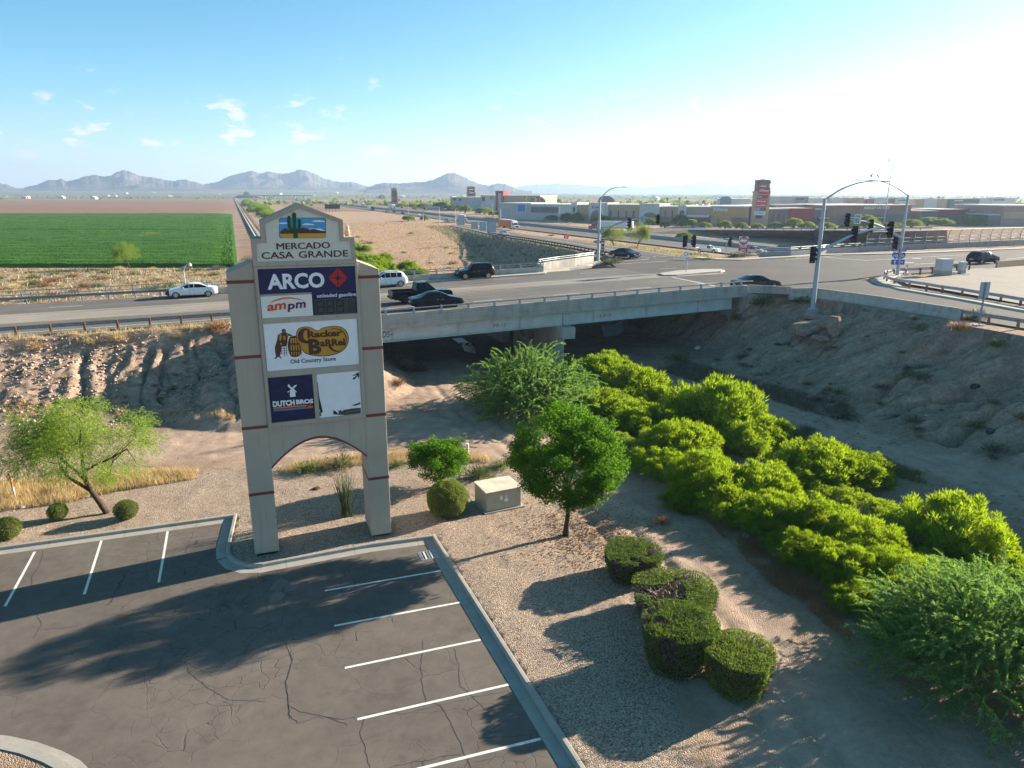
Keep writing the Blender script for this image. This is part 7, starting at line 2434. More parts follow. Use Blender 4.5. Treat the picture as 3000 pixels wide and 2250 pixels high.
for x, y, sx, sy, s3, rz, lab in ((508, 585, 2.4, 1.1, 0.75, 0.1, 'largest flat boulder slab on the shaded bank below the signal pole'), (528, 533, 1.15, 0.7, 0.5, -0.2, 'angular rock on top of the largest bank boulder'), (668, 612, 0.75, 0.6, 1.2, 0.3, 'upright block right of the largest bank boulder'), (455, 662, 1.35, 0.6, 0.5, 0.5, 'long rock leaning below the largest bank boulder'), (562, 685, 0.9, 0.6, 0.4, 0.2, 'rounded rock lowest of the bank boulders')):
 u, v = ZR(x, y)
 p = ground_hit(u, v)
 boulder('boulder', lab, p + Vector((-0.1, -0.3, 0.75)), sx * 1.15, sy * 1.1, s3 * 1.25, M['rock'], rz, int(x))
# leaning tarp shelter and litter under the bridge and on the banks
b = ground_hit(*zc(1600, 750, 700 / 2212)(640, 735))
o = thing('tarp_shelter', 'pale sagging tarp shelter on the dark slope under the bridge', 'tarp', b, 0.4)
MB().add([(-1.6, 0, 0), (0.2, -0.2, 0), (0.3, 0.8, 1.2), (-1.5, 0.9, 1.15), (1.3, 0.3, 0.5), (1.5, 0.9, 1.7)], [(0, 1, 2, 3), (1, 4, 5, 2)]).obj('tarp_sheet', M['tarp'], o)
for (zf, x, y, s_, mat, lab) in ((zc(1600, 750, 700 / 2212), 1405, 855, 0.5, 'paper', 'white crumpled bag on the slope right of the bridge'), (ZR, 1845, 925, 0.55, 'dark', 'dark box lying on the shaded bank at right'), (ZR, 1958, 1372, 0.5, 'black', 'black bag near the foot of the bank at right'),
                                 (zc(1800, 1150, 800 / 2212), 1060, 1165, 0.32, 'paper', 'white carton in the dead grass by the track'), (zc(1800, 1150, 800 / 2212), 1290, 1330, 0.30, 'signback', 'bluish litter in the dead grass beside the brooms'), (zc(1800, 1150, 800 / 2212), 225, 665, 0.22, 'paper', 'white scrap on the track edge right of the shade tree'),
                                 (ZP, 1325, 810, 0.20, 'signback', 'grey-blue litter at the edge of the dry grass'), (ZP, 350, 980, 0.18, 'paper', 'white scrap at the edge of the dry grass by the clipped ball')):
 p = ground_hit(*zf(x, y))
 m = boulder('litter', lab, p + Vector((0, 0, s_ * 0.2)), s_, s_ * 0.7, s_ * 0.4, M[mat], x, int(x))
 m['category'] = 'litter'
# ------------------------------------------------------------------ vehicles
def lerp_tab(tab, x):
 xs_, ys_ = zip(*tab)
 return float(np.interp(x, xs_, ys_))
CARS = {
 # L, W, hood/roof line (x from rear to front as fraction), belt line, greenhouse start/end fractions, wheel radius, wheel positions
 'sedan': dict(L=4.9, W=1.85, top=[(0, .80), (.02, .92), (.13, 1.0), (.17, 1.03), (.33, 1.40), (.45, 1.455), (.56, 1.43), (.73, 1.03), (.80, .98), (.95, .80), (1, .62)],
                  belt=[(0, .80), (.15, .98), (.74, .93), (.82, .90), (.95, .76), (1, .60)], gh=(.17, .73), roof=(.33, .57), wr=.33, wx=(.19, .81), zb=.24, pill=(.345, .455, .545)),
 'suv': dict(L=4.6, W=1.88, top=[(0, .95), (.015, 1.2), (.06, 1.66), (.12, 1.75), (.40, 1.79), (.55, 1.76), (.70, 1.16), (.76, 1.10), (.95, 1.0), (1, .70)],
    belt=[(0, 1.08), (.7, 1.06), (.78, 1.02), (.95, .95), (1, .68)], gh=(.02, .70), roof=(.10, .56), wr=.37, wx=(.19, .81), zb=.32, pill=(.10, .25, .41, .545)),
 'crossover': dict(L=4.6, W=1.86, top=[(0, .85), (.03, 1.15), (.10, 1.55), (.16, 1.66), (.40, 1.71), (.55, 1.67), (.73, 1.10), (.79, 1.04), (.95, .88), (1, .65)],
                      belt=[(0, 1.02), (.72, 1.00), (.80, .96), (.95, .82), (1, .62)], gh=(.04, .73), roof=(.16, .56), wr=.36, wx=(.19, .81), zb=.28, pill=(.15, .27, .42, .55)),
}
def body_section(c, f, hw, inset=0.0):
 zt = lerp_tab(c['top'], f)
 zb_ = lerp_tab(c['belt'], f)
 zb_ = min(zb_, zt - 0.015)
 end = min(f, 1 - f)
 w = hw * (1 - 0.17 * max(0, 1 - end / 0.10) ** 2)
 gh = max(0.0, zt - zb_)
 wt = w * (0.965 - 0.26 * min(1, gh / 0.45))
 z0 = c['zb'] + 0.10 * max(0, 1 - end / 0.06)
 return [(w * 0.86, z0), (w * 0.975, z0 + 0.06), (w, z0 + (zb_ - z0) * 0.45), (w * 0.985, z0 + (zb_ - z0) * 0.8), (w * 0.945, zb_), (wt, zb_ + gh * 0.90), (wt * 0.86, zt), (0.0, zt + 0.02)]
def car(kind, paint, label, group=None, dark_front=False, rimmat='rim'):
 c = CARS[kind]
 L, hw = c['L'], c['W'] / 2
 o = thing('parked_car' if False else 'car', label, 'car', (0, 0, 0), 0, group)
 st_ = np.unique(np.concatenate([np.linspace(0, 1, 41), [0.004, 0.015, 0.985, 0.996]]))
 rows = []
 for f in st_:
  sec = body_section(c, f, hw)
  x = (f - 0.5) * L
  left = [(x, y, z) for y, z in sec]
  right = [(x, -y, z) for y, z in sec[-2::-1]]
  rows.append(left + right)
 k = len(rows[0])
 vs = [q for r_ in rows for q in r_]
 fs = []
 for i in range(len(rows) - 1):
  for j in range(k - 1):
   fs.append((i * k + j, (i + 1) * k + j, (i + 1) * k + j + 1, i * k + j + 1))
 fs.append(tuple(range(k)))
 fs.append(tuple((len(rows) - 1) * k + j for j in range(k))[::-1])
 body = MB().add(vs, fs).obj('body', M[paint], o, True)
 body.modifiers.new('edge', 'EDGE_SPLIT').split_angle = R(42)
 def strip(name, f0, f1, ja, jb, side, mat, out=0.012, shrink=0.0, n=7, parent=None):
  """panel lying on the body between section points ja..jb"""
  vs, fs = [], []
  for i in range(n + 1):
   f = f0 + (f1 - f0) * i / n
   s = body_section(c, f, hw)
   for t in (shrink, 1 - shrink):
    y = s[ja][0] * (1 - t) + s[jb][0] * t
    z = s[ja][1] * (1 - t) + s[jb][1] * t
    vs.append(((f - 0.5) * L, side * (y + out), z + out * 0.4))
  for i in range(n):
   fs.append((2 * i, 2 * i + 2, 2 * i + 3, 2 * i + 1))
  return MB().add(vs, fs).obj(name, M[mat], parent or o, True)
 pl = c['pill']
 for side in (1, -1):
  ends = [(c['gh'][0] + 0.05 if kind == 'sedan' else pl[0], pl[1] - 0.006)] + [(a + 0.006, b - 0.006) for a, b in zip(pl[1:], pl[2:])] + [(pl[-1] + 0.006, c['gh'][1] - 0.045)]
  for a, b in ends:
   strip('side_window', a, b, 4, 5, side, 'glass', 0.010, 0.10)
 def cross(name, f0, f1, mat, up=0.012, w=0.90, n=5):
  vs, fs = [], []
  for i in range(n + 1):
   f = f0 + (f1 - f0) * i / n
   s = body_section(c, f, hw)
   x = (f - 0.5) * L
   for yk in (-1, -0.5, 0, 0.5, 1):
    y = s[6][0] * w * yk + (s[5][0] - s[6][0]) * 0.5 * (1 if yk == 1 else -1 if yk == -1 else 0)
    z = s[6][1] + (0.02 * (1 - abs(yk))) + up - (0.03 if abs(yk) == 1 else 0)
    vs.append((x + (0.02 if f0 > 0.5 else -0.02) * 0.5, y, z))
  for i in range(n):
   for j in range(4):
    fs.append((5 * i + j, 5 * i + 5 + j, 5 * i + 6 + j, 5 * i + 1 + j))
  return MB().add(vs, fs).obj(name, M[mat], o, True)
 cross('windscreen', c['roof'][1] + 0.015, c['gh'][1] - 0.01, 'glass')
 cross('rear_window', c['gh'][0] + 0.012, c['roof'][0] - 0.012, 'glass')
 # lamps, plates, mirrors, bumpers
 s = body_section(c, 0.97, hw)
 for side in (1, -1):
  zh = lerp_tab(c['belt'], 0.96) - 0.11
  MB().box((L / 2 - 0.30, side * hw * 0.55 - 0.17, zh - 0.075), (L / 2 - 0.015, side * hw * 0.55 + 0.17, zh + 0.06)).obj('headlight', M['headl'], o, bevel=0.03)
  zt = lerp_tab(c['belt'], 0.03) - 0.16
  MB().box((-L / 2 - 0.006, side * hw * 0.68 - 0.17, zt - 0.11), (-L / 2 + 0.22, side * hw * 0.68 + 0.155, zt + 0.09)).obj('taillight', M['taill'], o, bevel=0.03)
  fm_ = c['gh'][1] - 0.07
  zm = lerp_tab(c['belt'], fm_) + 0.06
  MB().cbox(((fm_ - 0.5) * L, side * (hw + 0.07), zm + 0.03), (0.16, 0.2, 0.13)).obj('mirror', M[paint], o, bevel=0.03)
  # door joints and handles
  for f in pl[1:] if kind == 'sedan' else pl[2:]:
   sct = body_section(c, f, hw)
   MB().box(((f - 0.5) * L - 0.006, side * (sct[2][0] + 0.003) - 0.006, c['zb'] + 0.1), ((f - 0.5) * L + 0.006, side * (sct[2][0] + 0.003) + 0.006, lerp_tab(c['belt'], f) - 0.1)).obj('door_joint', M['black'], o)
   MB().box(((f - 0.5) * L + 0.06, side * (sct[3][0] + 0.012) - 0.012, lerp_tab(c['belt'], f) - 0.17), ((f - 0.5) * L + 0.24, side * (sct[3][0] + 0.012) + 0.012, lerp_tab(c['belt'], f) - 0.14)).obj('door_handle', M['chrome'], o)
  for f in c['wx']:
   x = (f - 0.5) * L
   arch = MB()
   n = 14
   vs = [(x, side * (hw * 0.985 + 0.006), c['wr'])]
   for q in range(n + 1):
    a = math.pi * q / n
    vs.append((x + (c['wr'] + 0.055) * math.cos(a), side * (hw * 0.985 + 0.008 - 0.04 * (math.sin(a) > .9)), c['wr'] * 0.95 + (c['wr'] + 0.055) * math.sin(a)))
   arch.add(vs, [(0, i, i + 1) for i in range(1, n + 1)]).obj('wheel_arch', M['black'], o)
   w = MB()
   n = 20
   y0, y1 = side * (hw - 0.22), side * (hw + 0.015)
   rim_r = c['wr'] * 0.68
   w.tube([(x, y0, c['wr']), (x, y0 + side * 0.03, c['wr']), (x, y1 - side * 0.03, c['wr']), (x, y1, c['wr'])], [c['wr'] * 0.93, c['wr'], c['wr'], c['wr'] * 0.94], n)
   wo = w.obj('wheel', M['tyre'], o, True)
   wo.modifiers.new('edge', 'EDGE_SPLIT').split_angle = R(40)
   rm = MB()
   for q in range(5):
    a = 2 * math.pi * q / 5 + 0.3
    d, e = Vector((math.cos(a), 0, math.sin(a))), Vector((-math.sin(a), 0, math.cos(a)))
    cc = Vector((x, y1 + side * 0.006, c['wr']))
    rm.add([cc + e * 0.05, cc - e * 0.05, cc + d * rim_r - e * 0.075, cc + d * rim_r + e * 0.075], [(0, 1, 2, 3)])
   nn = 20
   vs = [Vector((x + rr_ * math.cos(2 * math.pi * q / nn), y1 + side * 0.004, c['wr'] + rr_ * math.sin(2 * math.pi * q / nn))) for rr_ in (rim_r, rim_r * 0.88) for q in range(nn)]
   rm.add(vs, [(q, (q + 1) % nn, nn + (q + 1) % nn, nn + q) for q in range(nn)])
   rm.obj('rim', M[rimmat], wo)
 zb = c['zb']
 MB().box((L / 2 - 0.06, -hw * 0.55, zb + 0.08), (L / 2 + 0.012, hw * 0.55, zb + 0.26)).obj('grille', M['black'], o, bevel=0.03)
 MB().box((-L / 2 - 0.012, -hw * 0.26, zb + 0.30), (-L / 2 + 0.02, hw * 0.26, zb + 0.43)).obj('number_plate', M['white'], o)
 if dark_front:
  vs, fs = [], []
  for i, f in enumerate(np.linspace(0.93, 1.0, 6)):
   s = body_section(c, f, hw + 0.012)
   ring = [((f - 0.5) * L + 0.01, y, z + 0.006) for y, z in s] + [((f - 0.5) * L + 0.01, -y, z + 0.006) for y, z in s[-2::-1]]
   kk = len(ring)
   vs += ring
  for i in range(5):
   for j in range(kk - 1):
    fs.append((i * kk + j, (i + 1) * kk + j, (i + 1) * kk + j + 1, i * kk + j + 1))
  fs.append(tuple(5 * kk + j for j in range(kk)))
  MB().add(vs, fs).obj('nose_cover', M['dark'], o, True)
 MB().box((-L * 0.42, -hw * 0.8, zb - 0.06), (L * 0.42, hw * 0.8, zb + 0.03)).obj('underbody', M['black'], o)
 if kind == 'suv' or kind == 'crossover':
  for side in (1, -1):
   MB().tube([((c['roof'][0] + 0.03 - .5) * L, side * hw * 0.62, lerp_tab(c['top'], c['roof'][0]) + 0.06), ((c['roof'][1] - .5) * L, side * hw * 0.62, lerp_tab(c['top'], c['roof'][1]) + 0.04)], 0.025, 5).obj('roof_rail', M['black'] if paint != 'pwhite' else M['steel'], o)
 return o
def wheel_pair(o, x, hw, wr, w=0.28, rimmat='rim'):
 for side in (1, -1):
  y0, y1 = side * (hw - w), side * hw
  m = MB().tube([(x, y0, wr), (x, y0 + side * 0.03, wr), (x, y1 - side * 0.03, wr), (x, y1, wr)], [wr * 0.93, wr, wr, wr * 0.94], 18).obj('wheel', M['tyre'], o, True)
  m.modifiers.new('edge', 'EDGE_SPLIT').split_angle = R(40)
  MB().tube([(x, y1, wr), (x, y1 + side * 0.01, wr)], wr * 0.58, 14).obj('rim', M[rimmat], m)
def pickup(paint, label, crew=True, group=None, rimmat='rim'):
 o = thing('pickup_truck', label, 'pickup truck', (0, 0, 0), 0, group)
 L, hw = 5.85, 1.0
 side = [(-2.9, .62), (-2.92, 1.12), (-0.62, 1.16), (-0.60, 1.2), (1.05, 1.2), (1.25, 1.17), (2.55, 1.10), (2.86, 0.98), (2.92, 0.55), (2.6, 0.42), (-2.6, .46)]
 FY = lambda x, z, d: (x, d, z)
 m = MB()
 # box sides, tailgate, floor
 m.box((-2.90, hw - 0.09, .5), (-0.60, hw, 1.16))
 m.box((-2.90, -hw, .5), (-0.60, -hw + 0.09, 1.16))
 m.box((-2.92, -hw + 0.091, .5), (-2.83, hw - 0.091, 1.15))
 m.obj('bed_sides', M[paint], o, bevel=0.02)
 MB().box((-2.83, -hw + 0.092, .52), (-0.62, hw - 0.092, .70)).obj('bed_floor', M['black'], o)
 front = [(-0.60, .42), (2.75, .42), (2.92, .60), (2.90, 0.95), (2.70, 1.10), (1.20, 1.20), (-0.60, 1.20)]
 MB().prism(front, -hw, hw, 0, FY).obj('body', M[paint], o, bevel=0.05)
 x0, xr0, xr1, x1 = (-0.62, -0.52, 0.55, 1.28) if crew else (0.0, 0.08, 0.7, 1.3)
 zt = 1.90
 cab = MB()
 wb, wt = hw * 0.955, hw * 0.78
 vs = [(x0, -wb, 1.2), (x1, -wb, 1.2), (x1, wb, 1.2), (x0, wb, 1.2), (xr0, -wt, zt - 0.05), (xr1, -wt, zt - 0.05), (xr1, wt, zt - 0.05), (xr0, wt, zt - 0.05), (xr0 + .1, -wt * 0.85, zt), (xr1 - .12, -wt * 0.85, zt), (xr1 - .12, wt * 0.85, zt), (xr0 + .1, wt * 0.85, zt)]
 cab.add(vs, [(0, 1, 5, 4), (1, 2, 6, 5), (2, 3, 7, 6), (3, 0, 4, 7), (4, 5, 9, 8), (5, 6, 10, 9), (6, 7, 11, 10), (7, 4, 8, 11), (8, 9, 10, 11)])
 cab.obj('cab', M[paint], o, bevel=0.02)
 def quad(name, a, b, c_, d, mat='glass'):
  ctr = (Vector(a) + Vector(b) + Vector(c_) + Vector(d)) / 4
  nrm = (Vector(b) - Vector(a)).cross(Vector(d) - Vector(a)).normalized()
  if nrm.dot(ctr - Vector((0.3, 0, 1.4))) < 0:
   nrm = -nrm
  MB().add([ctr + (Vector(q) - ctr) * 0.86 + nrm * 0.012 for q in (a, b, c_, d)], [(0, 1, 2, 3)]).obj(name, M[mat], o)
 V_ = [Vector(v) for v in vs]
 quad('windscreen', V_[1], V_[2], V_[6], V_[5])
 quad('rear_window', V_[3], V_[0], V_[4], V_[7])
 for a, b, c_, d in ((0, 1, 5, 4), (3, 2, 6, 7)):
  ml, mh = V_[a].lerp(V_[b], 0.48), V_[d].lerp(V_[c_], 0.52)
  quad('side_window', V_[a], ml, mh, V_[d])
  quad('side_window', ml, V_[b], V_[c_], mh)
 for s_ in (1, -1):
  MB().box((2.72, s_ * 0.72 - 0.2, 0.80), (2.925, s_ * 0.72 + 0.2, 1.0)).obj('headlight', M['headl'], o, bevel=0.03)
  MB().box((-2.935, s_ * 0.88 - 0.08, 0.78), (-2.8, s_ * 0.88 + 0.125, 1.08)).obj('taillight', M['taill'], o)
  MB().cbox((1.0, s_ * (hw + 0.14), 1.32), (0.14, 0.26, 0.22)).obj('mirror', M['black'], o, bevel=0.03)
  for f in (-1.75, 1.85):
   n = 14
   vs2 = [(f, s_ * (hw + 0.004), 0.42)] + [(f + 0.50 * math.cos(math.pi * q / n), s_ * (hw + 0.004), 0.40 + 0.50 * math.sin(math.pi * q / n)) for q in range(n + 1)]
   MB().add(vs2, [(0, i, i + 1) for i in range(1, n + 1)]).obj('wheel_arch', M['black'], o)
 for f in (-1.75, 1.85):
  wheel_pair(o, f, hw + 0.02, 0.41, 0.28, rimmat)
 MB().box((2.86, -0.48, 0.62), (2.94, 0.48, 0.98)).obj('grille', M['black'], o)
 MB().box((2.80, -0.98, 0.42), (3.02, 0.98, 0.60)).obj('bumper', M['black'] if paint == 'pblack' else M['chrome'], o, bevel=0.03)
 MB().box((-3.05, -0.95, 0.46), (-2.90, 0.95, 0.64)).obj('bumper', M['black'] if paint == 'pblack' else M['chrome'], o, bevel=0.03)
 MB().box((-2.7, -0.8, 0.36), (2.6, 0.8, 0.5)).obj('underbody', M['black'], o)
 return o
def semi(cabmat, trmat, label, box=False):
 o = thing('truck', label, 'truck', (0, 0, 0))
 hw = 1.28
 tl = 7.5 if box else 16.0
 MB().box((-tl, -hw, 1.15), (0.0, hw, 4.0)).obj('trailer', M[trmat], o, bevel=0.03)
 MB().box((-tl + 0.3, -hw + 0.05, 4.0), (-0.2, hw - 0.05, 4.03)).obj('trailer_roof', M['trailerw'], o)
 MB().box((-tl + 0.2, -0.5, 0.75), (2.6, 0.5, 1.1)).obj('chassis', M['black'], o)
 FY = lambda x, z, d: (x, d, z)
 cab = MB().prism([(0.45, 0.6), (4.6, 0.55), (4.75, 1.0), (4.65, 1.75), (3.2, 1.95), (2.75, 2.9), (2.3, 3.35), (1.2, 3.9), (0.45, 3.9)], -1.2, 1.2, 0, FY).obj('cab', M[cabmat], o, bevel=0.08)
 MB().add([(3.16, -1.05, 2.02), (3.16, 1.05, 2.02), (2.80, 0.98, 2.80), (2.80, -0.98, 2.80)], [(0, 1, 2, 3)]).obj('windscreen', M['glass'], o).location.x = 0.03
 for s_ in (1, -1):
  MB().add([(1.7, s_ * 1.21, 2.0), (2.95, s_ * 1.21, 2.0), (2.6, s_ * 1.21, 2.8), (1.7, s_ * 1.21, 2.8)], [(0, 1, 2, 3)]).obj('side_window', M['glass'], o)
  MB().box((4.55, s_ * 0.9 - 0.18, 1.0), (4.76, s_ * 0.9 + 0.18, 1.3)).obj('headlight', M['headl'], o)
  MB().box((3.0, s_ * 1.45 - 0.06, 2.1), (3.12, s_ * 1.45 + 0.1, 2.7)).obj('mirror', M['black'], o)
  MB().tube([(0.8, s_ * 1.15, 0.95), (2.0, s_ * 1.15, 0.95)], 0.32, 10).obj('fuel_tank', M['chrome'], o)
 MB().box((4.72, -0.6, 0.95), (4.80, 0.6, 1.7)).obj('grille', M['black'], o)
 for x in ([3.8, -tl + 1.5] if box else [3.8, 0.2, -1.1, -tl + 1.0, -tl + 2.3]):
  wheel_pair(o, x, 1.25, 0.52, 0.34, 'steel')
 return o
CAR_S = 1.09
def place(o, p, d, scale=CAR_S):
 o.location = p
 o.rotation_euler = (0, 0, math.atan2(d[1], d[0]))
 o.scale = (scale,) * 3
 return o
def lane(u, v, dt=0.0):
 p = rd(u, v)
 q = p + RN * dt
 q.z = p.z + 0.01
 return q
place(car('sedan', 'pwhite', 'white sedan with a black nose cover driving on the far lane at left', dark_front=True), lane(416, 643, 0.95), -RE)
place(car('crossover', 'pwhite', 'white crossover partly hidden behind the right side of the sign'), lane(838, 621, 0.95), -RE)
place(car('suv', 'pblack', 'boxy black SUV on the far lane of the bridge', rimmat='chrome'), lane(1030, 603, 0.95), -RE)
place(pickup('pblack', 'black crew cab pickup truck on the bridge, left of the black sedan', rimmat='dark'), lane(914, 654, 0.9), RE)
place(car('sedan', 'pblue', 'black sedan with chrome window trim nearest the bridge parapet, behind its rail', rimmat='dark'), lane(944, 664, 0.3), RE)
place(car('sedan', 'pblack', 'black sedan leaving the bridge at the junction beside the wing wall'), lane(1652, 629, 1.5), Vector((0.97, 0.25, 0)))
place(car('sedan', 'pblue', 'dark blue sedan waiting at the head of the off ramp'), lane(*ZD(432, 968), 0.6), Vector((0.62, -0.78, 0)))
place(car('crossover', 'pblack', 'black SUV seen from behind on the far right road beyond the cabinets'), lane(*ZE(1850, 1020), 0.4), RE)
FD = Vector((0.372, -0.928, 0))
def fz(zf, x, y, z=0.42):
 u, v = zf(x, y)
 return at(u, v, z)
place(semi('pwhite', 'trailero', 'semi truck with white cab and orange trailer on the freeway'), fz(ZC, 1275, 700), FD, 1.0)
place(semi('pred', 'trailerw', 'semi truck with red cab and long white trailer behind the palo verde trees'), fz(ZD, 170, 705), Vector((-0.95, 0.30, 0)), 0.95)
place(semi('pwhite', 'trailerw', 'white box truck driving on the near freeway lanes behind the tall sign back', True), fz(ZW, 1410, 718), FD, 1.0)
place(semi('pwhite', 'trailerw', 'white semi trailer parked beyond the freeway near the far tower sign'), fz(ZW, 290, 508), FD, 1.1)
place(semi('pwhite', 'trailerw', 'white box truck far along the freeway, left of the tower sign', True), fz(ZB, 1468, 488), FD, 1.1)
place(semi('pblack', 'trailerw', 'dark cab semi with white trailer on the freeway right of the billboard'), fz(ZB, 1550, 530), FD, 1.0)
place(pickup('pwhite', 'white pickup truck towing nothing on the ramp below the junction', False), fz(ZD, 1180, 918, 0.6), Vector((0.8, -0.6, 0)))
place(pickup('psilver', 'silver pickup truck half hidden behind the wrong-way sign'), fz(ZD, 1605, 930, 0.6), Vector((0.62, -0.78, 0)))
place(car('suv', 'psilver', 'silver SUV on the frontage road in front of the orange store'), fz(ZD, 1115, 706, 0.4), Vector((-0.95, 0.3, 0)))
for x, y, kind, pt, lab in ((1150, 722, 'suv', 'psilver', 'silver blue SUV on the near freeway lanes'), (700, 628, 'suv', 'pwhite', 'white van on the freeway by two green shrubs'), (440, 592, 'sedan', 'pblack', 'dark car far along the freeway, third from the left'), (302, 566, 'sedan', 'pblack', 'dark car far along the freeway, second from the left'), (183, 564, 'sedan', 'pred', 'reddish car far along the freeway, leftmost of the near lanes')):
 place(car(kind, pt, lab), fz(ZW, x, y), FD)
rp_ = at(*ZC(1190, 768), 3.4)
place(car('sedan', 'psilver', 'silver car climbing the off ramp beside the red wrong-way sign'), Vector((rp_.x, rp_.y, gz(rp_) + 0.15)), Vector((0.33, -0.94, 0)))
# ------------------------------------------------------------------ freeway
def off_path(path, off, z=None):
 out = []
 for i, p in enumerate(path):
  a = path[min(i + 1, len(path) - 1)] - path[max(i - 1, 0)]
  a = Vector((a.x, a.y, 0)).normalized()
  q = p + Vector((a.y, -a.x, 0)) * off
  if z is not None:
   q.z = z
  out.append(q)
 return out
fwp = [Vector((-1700, 4700, 0))] + FWM
free = struct(ribbon('freeway', off_path(fwp, 9.2, 0.42), 8.4, 9.2, A_FREE), 'near carriageway of the freeway')
free2 = struct(ribbon('freeway', off_path(fwp, -9.2, 0.42), 9.2, 8.4, A_FREE), 'far carriageway of the freeway')
for o_, par in ((1.9, free), (16.6, free), (-1.9, free2), (-16.6, free2)):
 ribbon('edge_line', off_path(fwp, o_, 0.42), 0.09, 0.09, M['yellow_line'] if abs(o_) < 3 else M['white_line'], 0.02, par)
for o_, par in ((6.8, free), (11.6, free), (-6.8, free2), (-11.6, free2)):
 pts = resample(off_path(FWM, o_, 0.44), 12.0)
 pts = [p for p in pts if 140 < p.y < 520]
 for a, b in list(zip(pts, pts[1:])):
  ribbon('lane_dash', [a, a.lerp(b, 0.28)], 0.08, 0.08, M['white_line'], 0.02, par)
md = thing('median_barrier', 'long pale grey concrete barrier between the freeway carriageways', 'barrier', (0, 0, 0))
mp = resample([Vector((p.x, p.y, 0.4)) for p in FWM], 24.0)
for a, b in zip(mp, mp[1:]):
 if a.y > 1500:
  continue
 d = (b - a).normalized() * 0.03
 MB().sweep([a + d, b - d], [(-0.35, -0.1), (-0.35, 0.15), (-0.18, 0.4), (-0.12, 1.05), (0.12, 1.05), (0.18, 0.4), (0.35, 0.15), (0.35, -0.1)]).obj('barrier_section', C_BARRIER, md)
# far ramp embankment rising to the overpass
SOIL = plain('ramp_bank_soil', (0.20, 0.165, 0.135), 0.95, 0.1, var=0.35, scale=0.35, bump=0.4)
fb = [at(*ZD(620, 738), 0.15), at(*ZD(1000, 752), 0.15), at(*ZD(1500, 770), 0.15), at(*ZD(2212, 795), 0.15), at(*ZE(330, 800), 0.15), at(*ZE(800, 830), 0.15), at(*ZE(1500, 850), 0.15)]
ft = [at(*ZD(660, 700), 0.8), at(*ZD(1000, 704), 1.7), at(*ZD(1500, 708), 3.0), at(*ZD(2212, 712), 4.6), at(*ZE(330, 712), 5.4), at(*ZE(800, 712), 6.2), at(*ZE(1500, 708), 6.4)]
fk = [p + Vector((3.5, 11, 0)) for p in ft]
fkb = [Vector((p.x + 6, p.y + 16, -0.2)) for p in fk]
vs = fb + ft + fk + fkb
n = len(fb)
fs = []
for k in range(3):
 for i in range(n - 1):
  fs.append((k * n + i, k * n + i + 1, (k + 1) * n + i + 1, (k + 1) * n + i))
mbk = MB()
mbk.add(vs, fs)
mbk.mi = [0] * (n - 1) + [1] * (n - 1) + [0] * (n - 1)
struct(mbk.obj('far_ramp_bank', [SOIL, A_FREE]), 'embankment of the ramp beyond the freeway')
guardrail([p + Vector((0.3, 0.8, 0)) for p in resample(ft[2:], 4.0)], 4.2, M['wood'], M['grail'], 'guardrail on top of the ramp embankment beyond the freeway', -1)
for k_, (m_, n_) in enumerate((('scrub', 3600), ('grey', 2600))):
 grass('ramp_grass', off_path(RAMP, -6.8) + off_path(RAMP, -17)[::-1], n_, 0.8, 0.13, m_, ('olive weeds', 'grey weeds')[k_] + ' along the top of the off ramp embankment', 0.7, 81 + k_, 0.45)
# canal road and concrete ditch beside the field
cl = [Vector((-56, 150, 0)), Vector((-62, 166, 0)), Vector((-200, 526, 0)), Vector((-704, 1843, 0)), Vector((-1300, 3400, 0))]
struct(ribbon('canal_road', off_path(cl, 11.5, 0.30), 2.2, 2.2, plain('canal_dirt', (0.33, 0.25, 0.195), 0.95, 0.1, var=0.15, scale=0.2)), 'dirt road along the canal')
dt_ = MB().sweep(off_path(cl, 6.5, 0.2), [(-0.9, -0.2), (-0.9, 0.45), (-0.6, 0.45), (-0.2, 0.0), (0.2, 0.0), (0.6, 0.45), (0.9, 0.45), (0.9, -0.2)]).obj('canal', C_WALK)
struct(dt_, 'small concrete irrigation canal beside the field')
ps_ = [p for p in resample(off_path(cl, 8.4, 0.3), 16) if p.y < 900]
me = MB().box((-0.07, -0.07, 0), (0.07, 0.07, 3.4)).mesh('post', M['wood'])
fe_ = thing('canal_fence', 'row of slim posts along the canal road', 'fence', (0, 0, 0))
for p in ps_:
 link('post', me, fe_).location = p
# ------------------------------------------------------------------ crop field
tcr = NT('crop_rows')
cc = tcr.ramp(tcr.noise(0.25, 7, 0.75, stretch=(0.35, 1.6, 1)), [(0.30, (0.016, 0.062, 0.006)), (0.5, (0.045, 0.135, 0.012)), (0.72, (0.095, 0.20, 0.024))])
cc = tcr.mix(tcr.math('MULTIPLY', tcr.math('DIVIDE', tcr.math('SUBTRACT', tcr.noise(0.03, 4, 0.7), 0.66), 0.05, True), 0.6), cc, (0.22, 0.19, 0.05))
tcr.col(cc)
tcr.rough(0.8, 0.1)
tcr.bump(tcr.noise(1.2, 6, 0.75), 0.9, 0.4)
fy = np.concatenate([[161.2, 161.6], np.geomspace(162, 566, 330)])
fx0 = np.linspace(0, 1, 150)
YY_, UU_ = np.meshgrid(fy, fx0, indexing='ij')
xr = -62 - (YY_ - 166) * 0.383 - 1.5
xl = -150 - YY_ * 0.78
XX_ = xl + (xr - xl) * UU_
edge = np.minimum(np.minimum(UU_, 1 - UU_) * 40, 1) * np.clip((YY_ - 161.2) / 0.8, 0, 1)
ZZ_ = 0.1 + edge * (0.62 + 0.34 * np.sin(np.log(YY_) * 120) + 0.5 * (fbm(XX_ * 0.4, YY_ * 0.9, 4, 0.6) - 0.5))
gap = np.abs(YY_ - 318) < 1.6
ZZ_ = np.where(gap, 0.2, ZZ_)
ii = np.arange(YY_.size).reshape(YY_.shape)
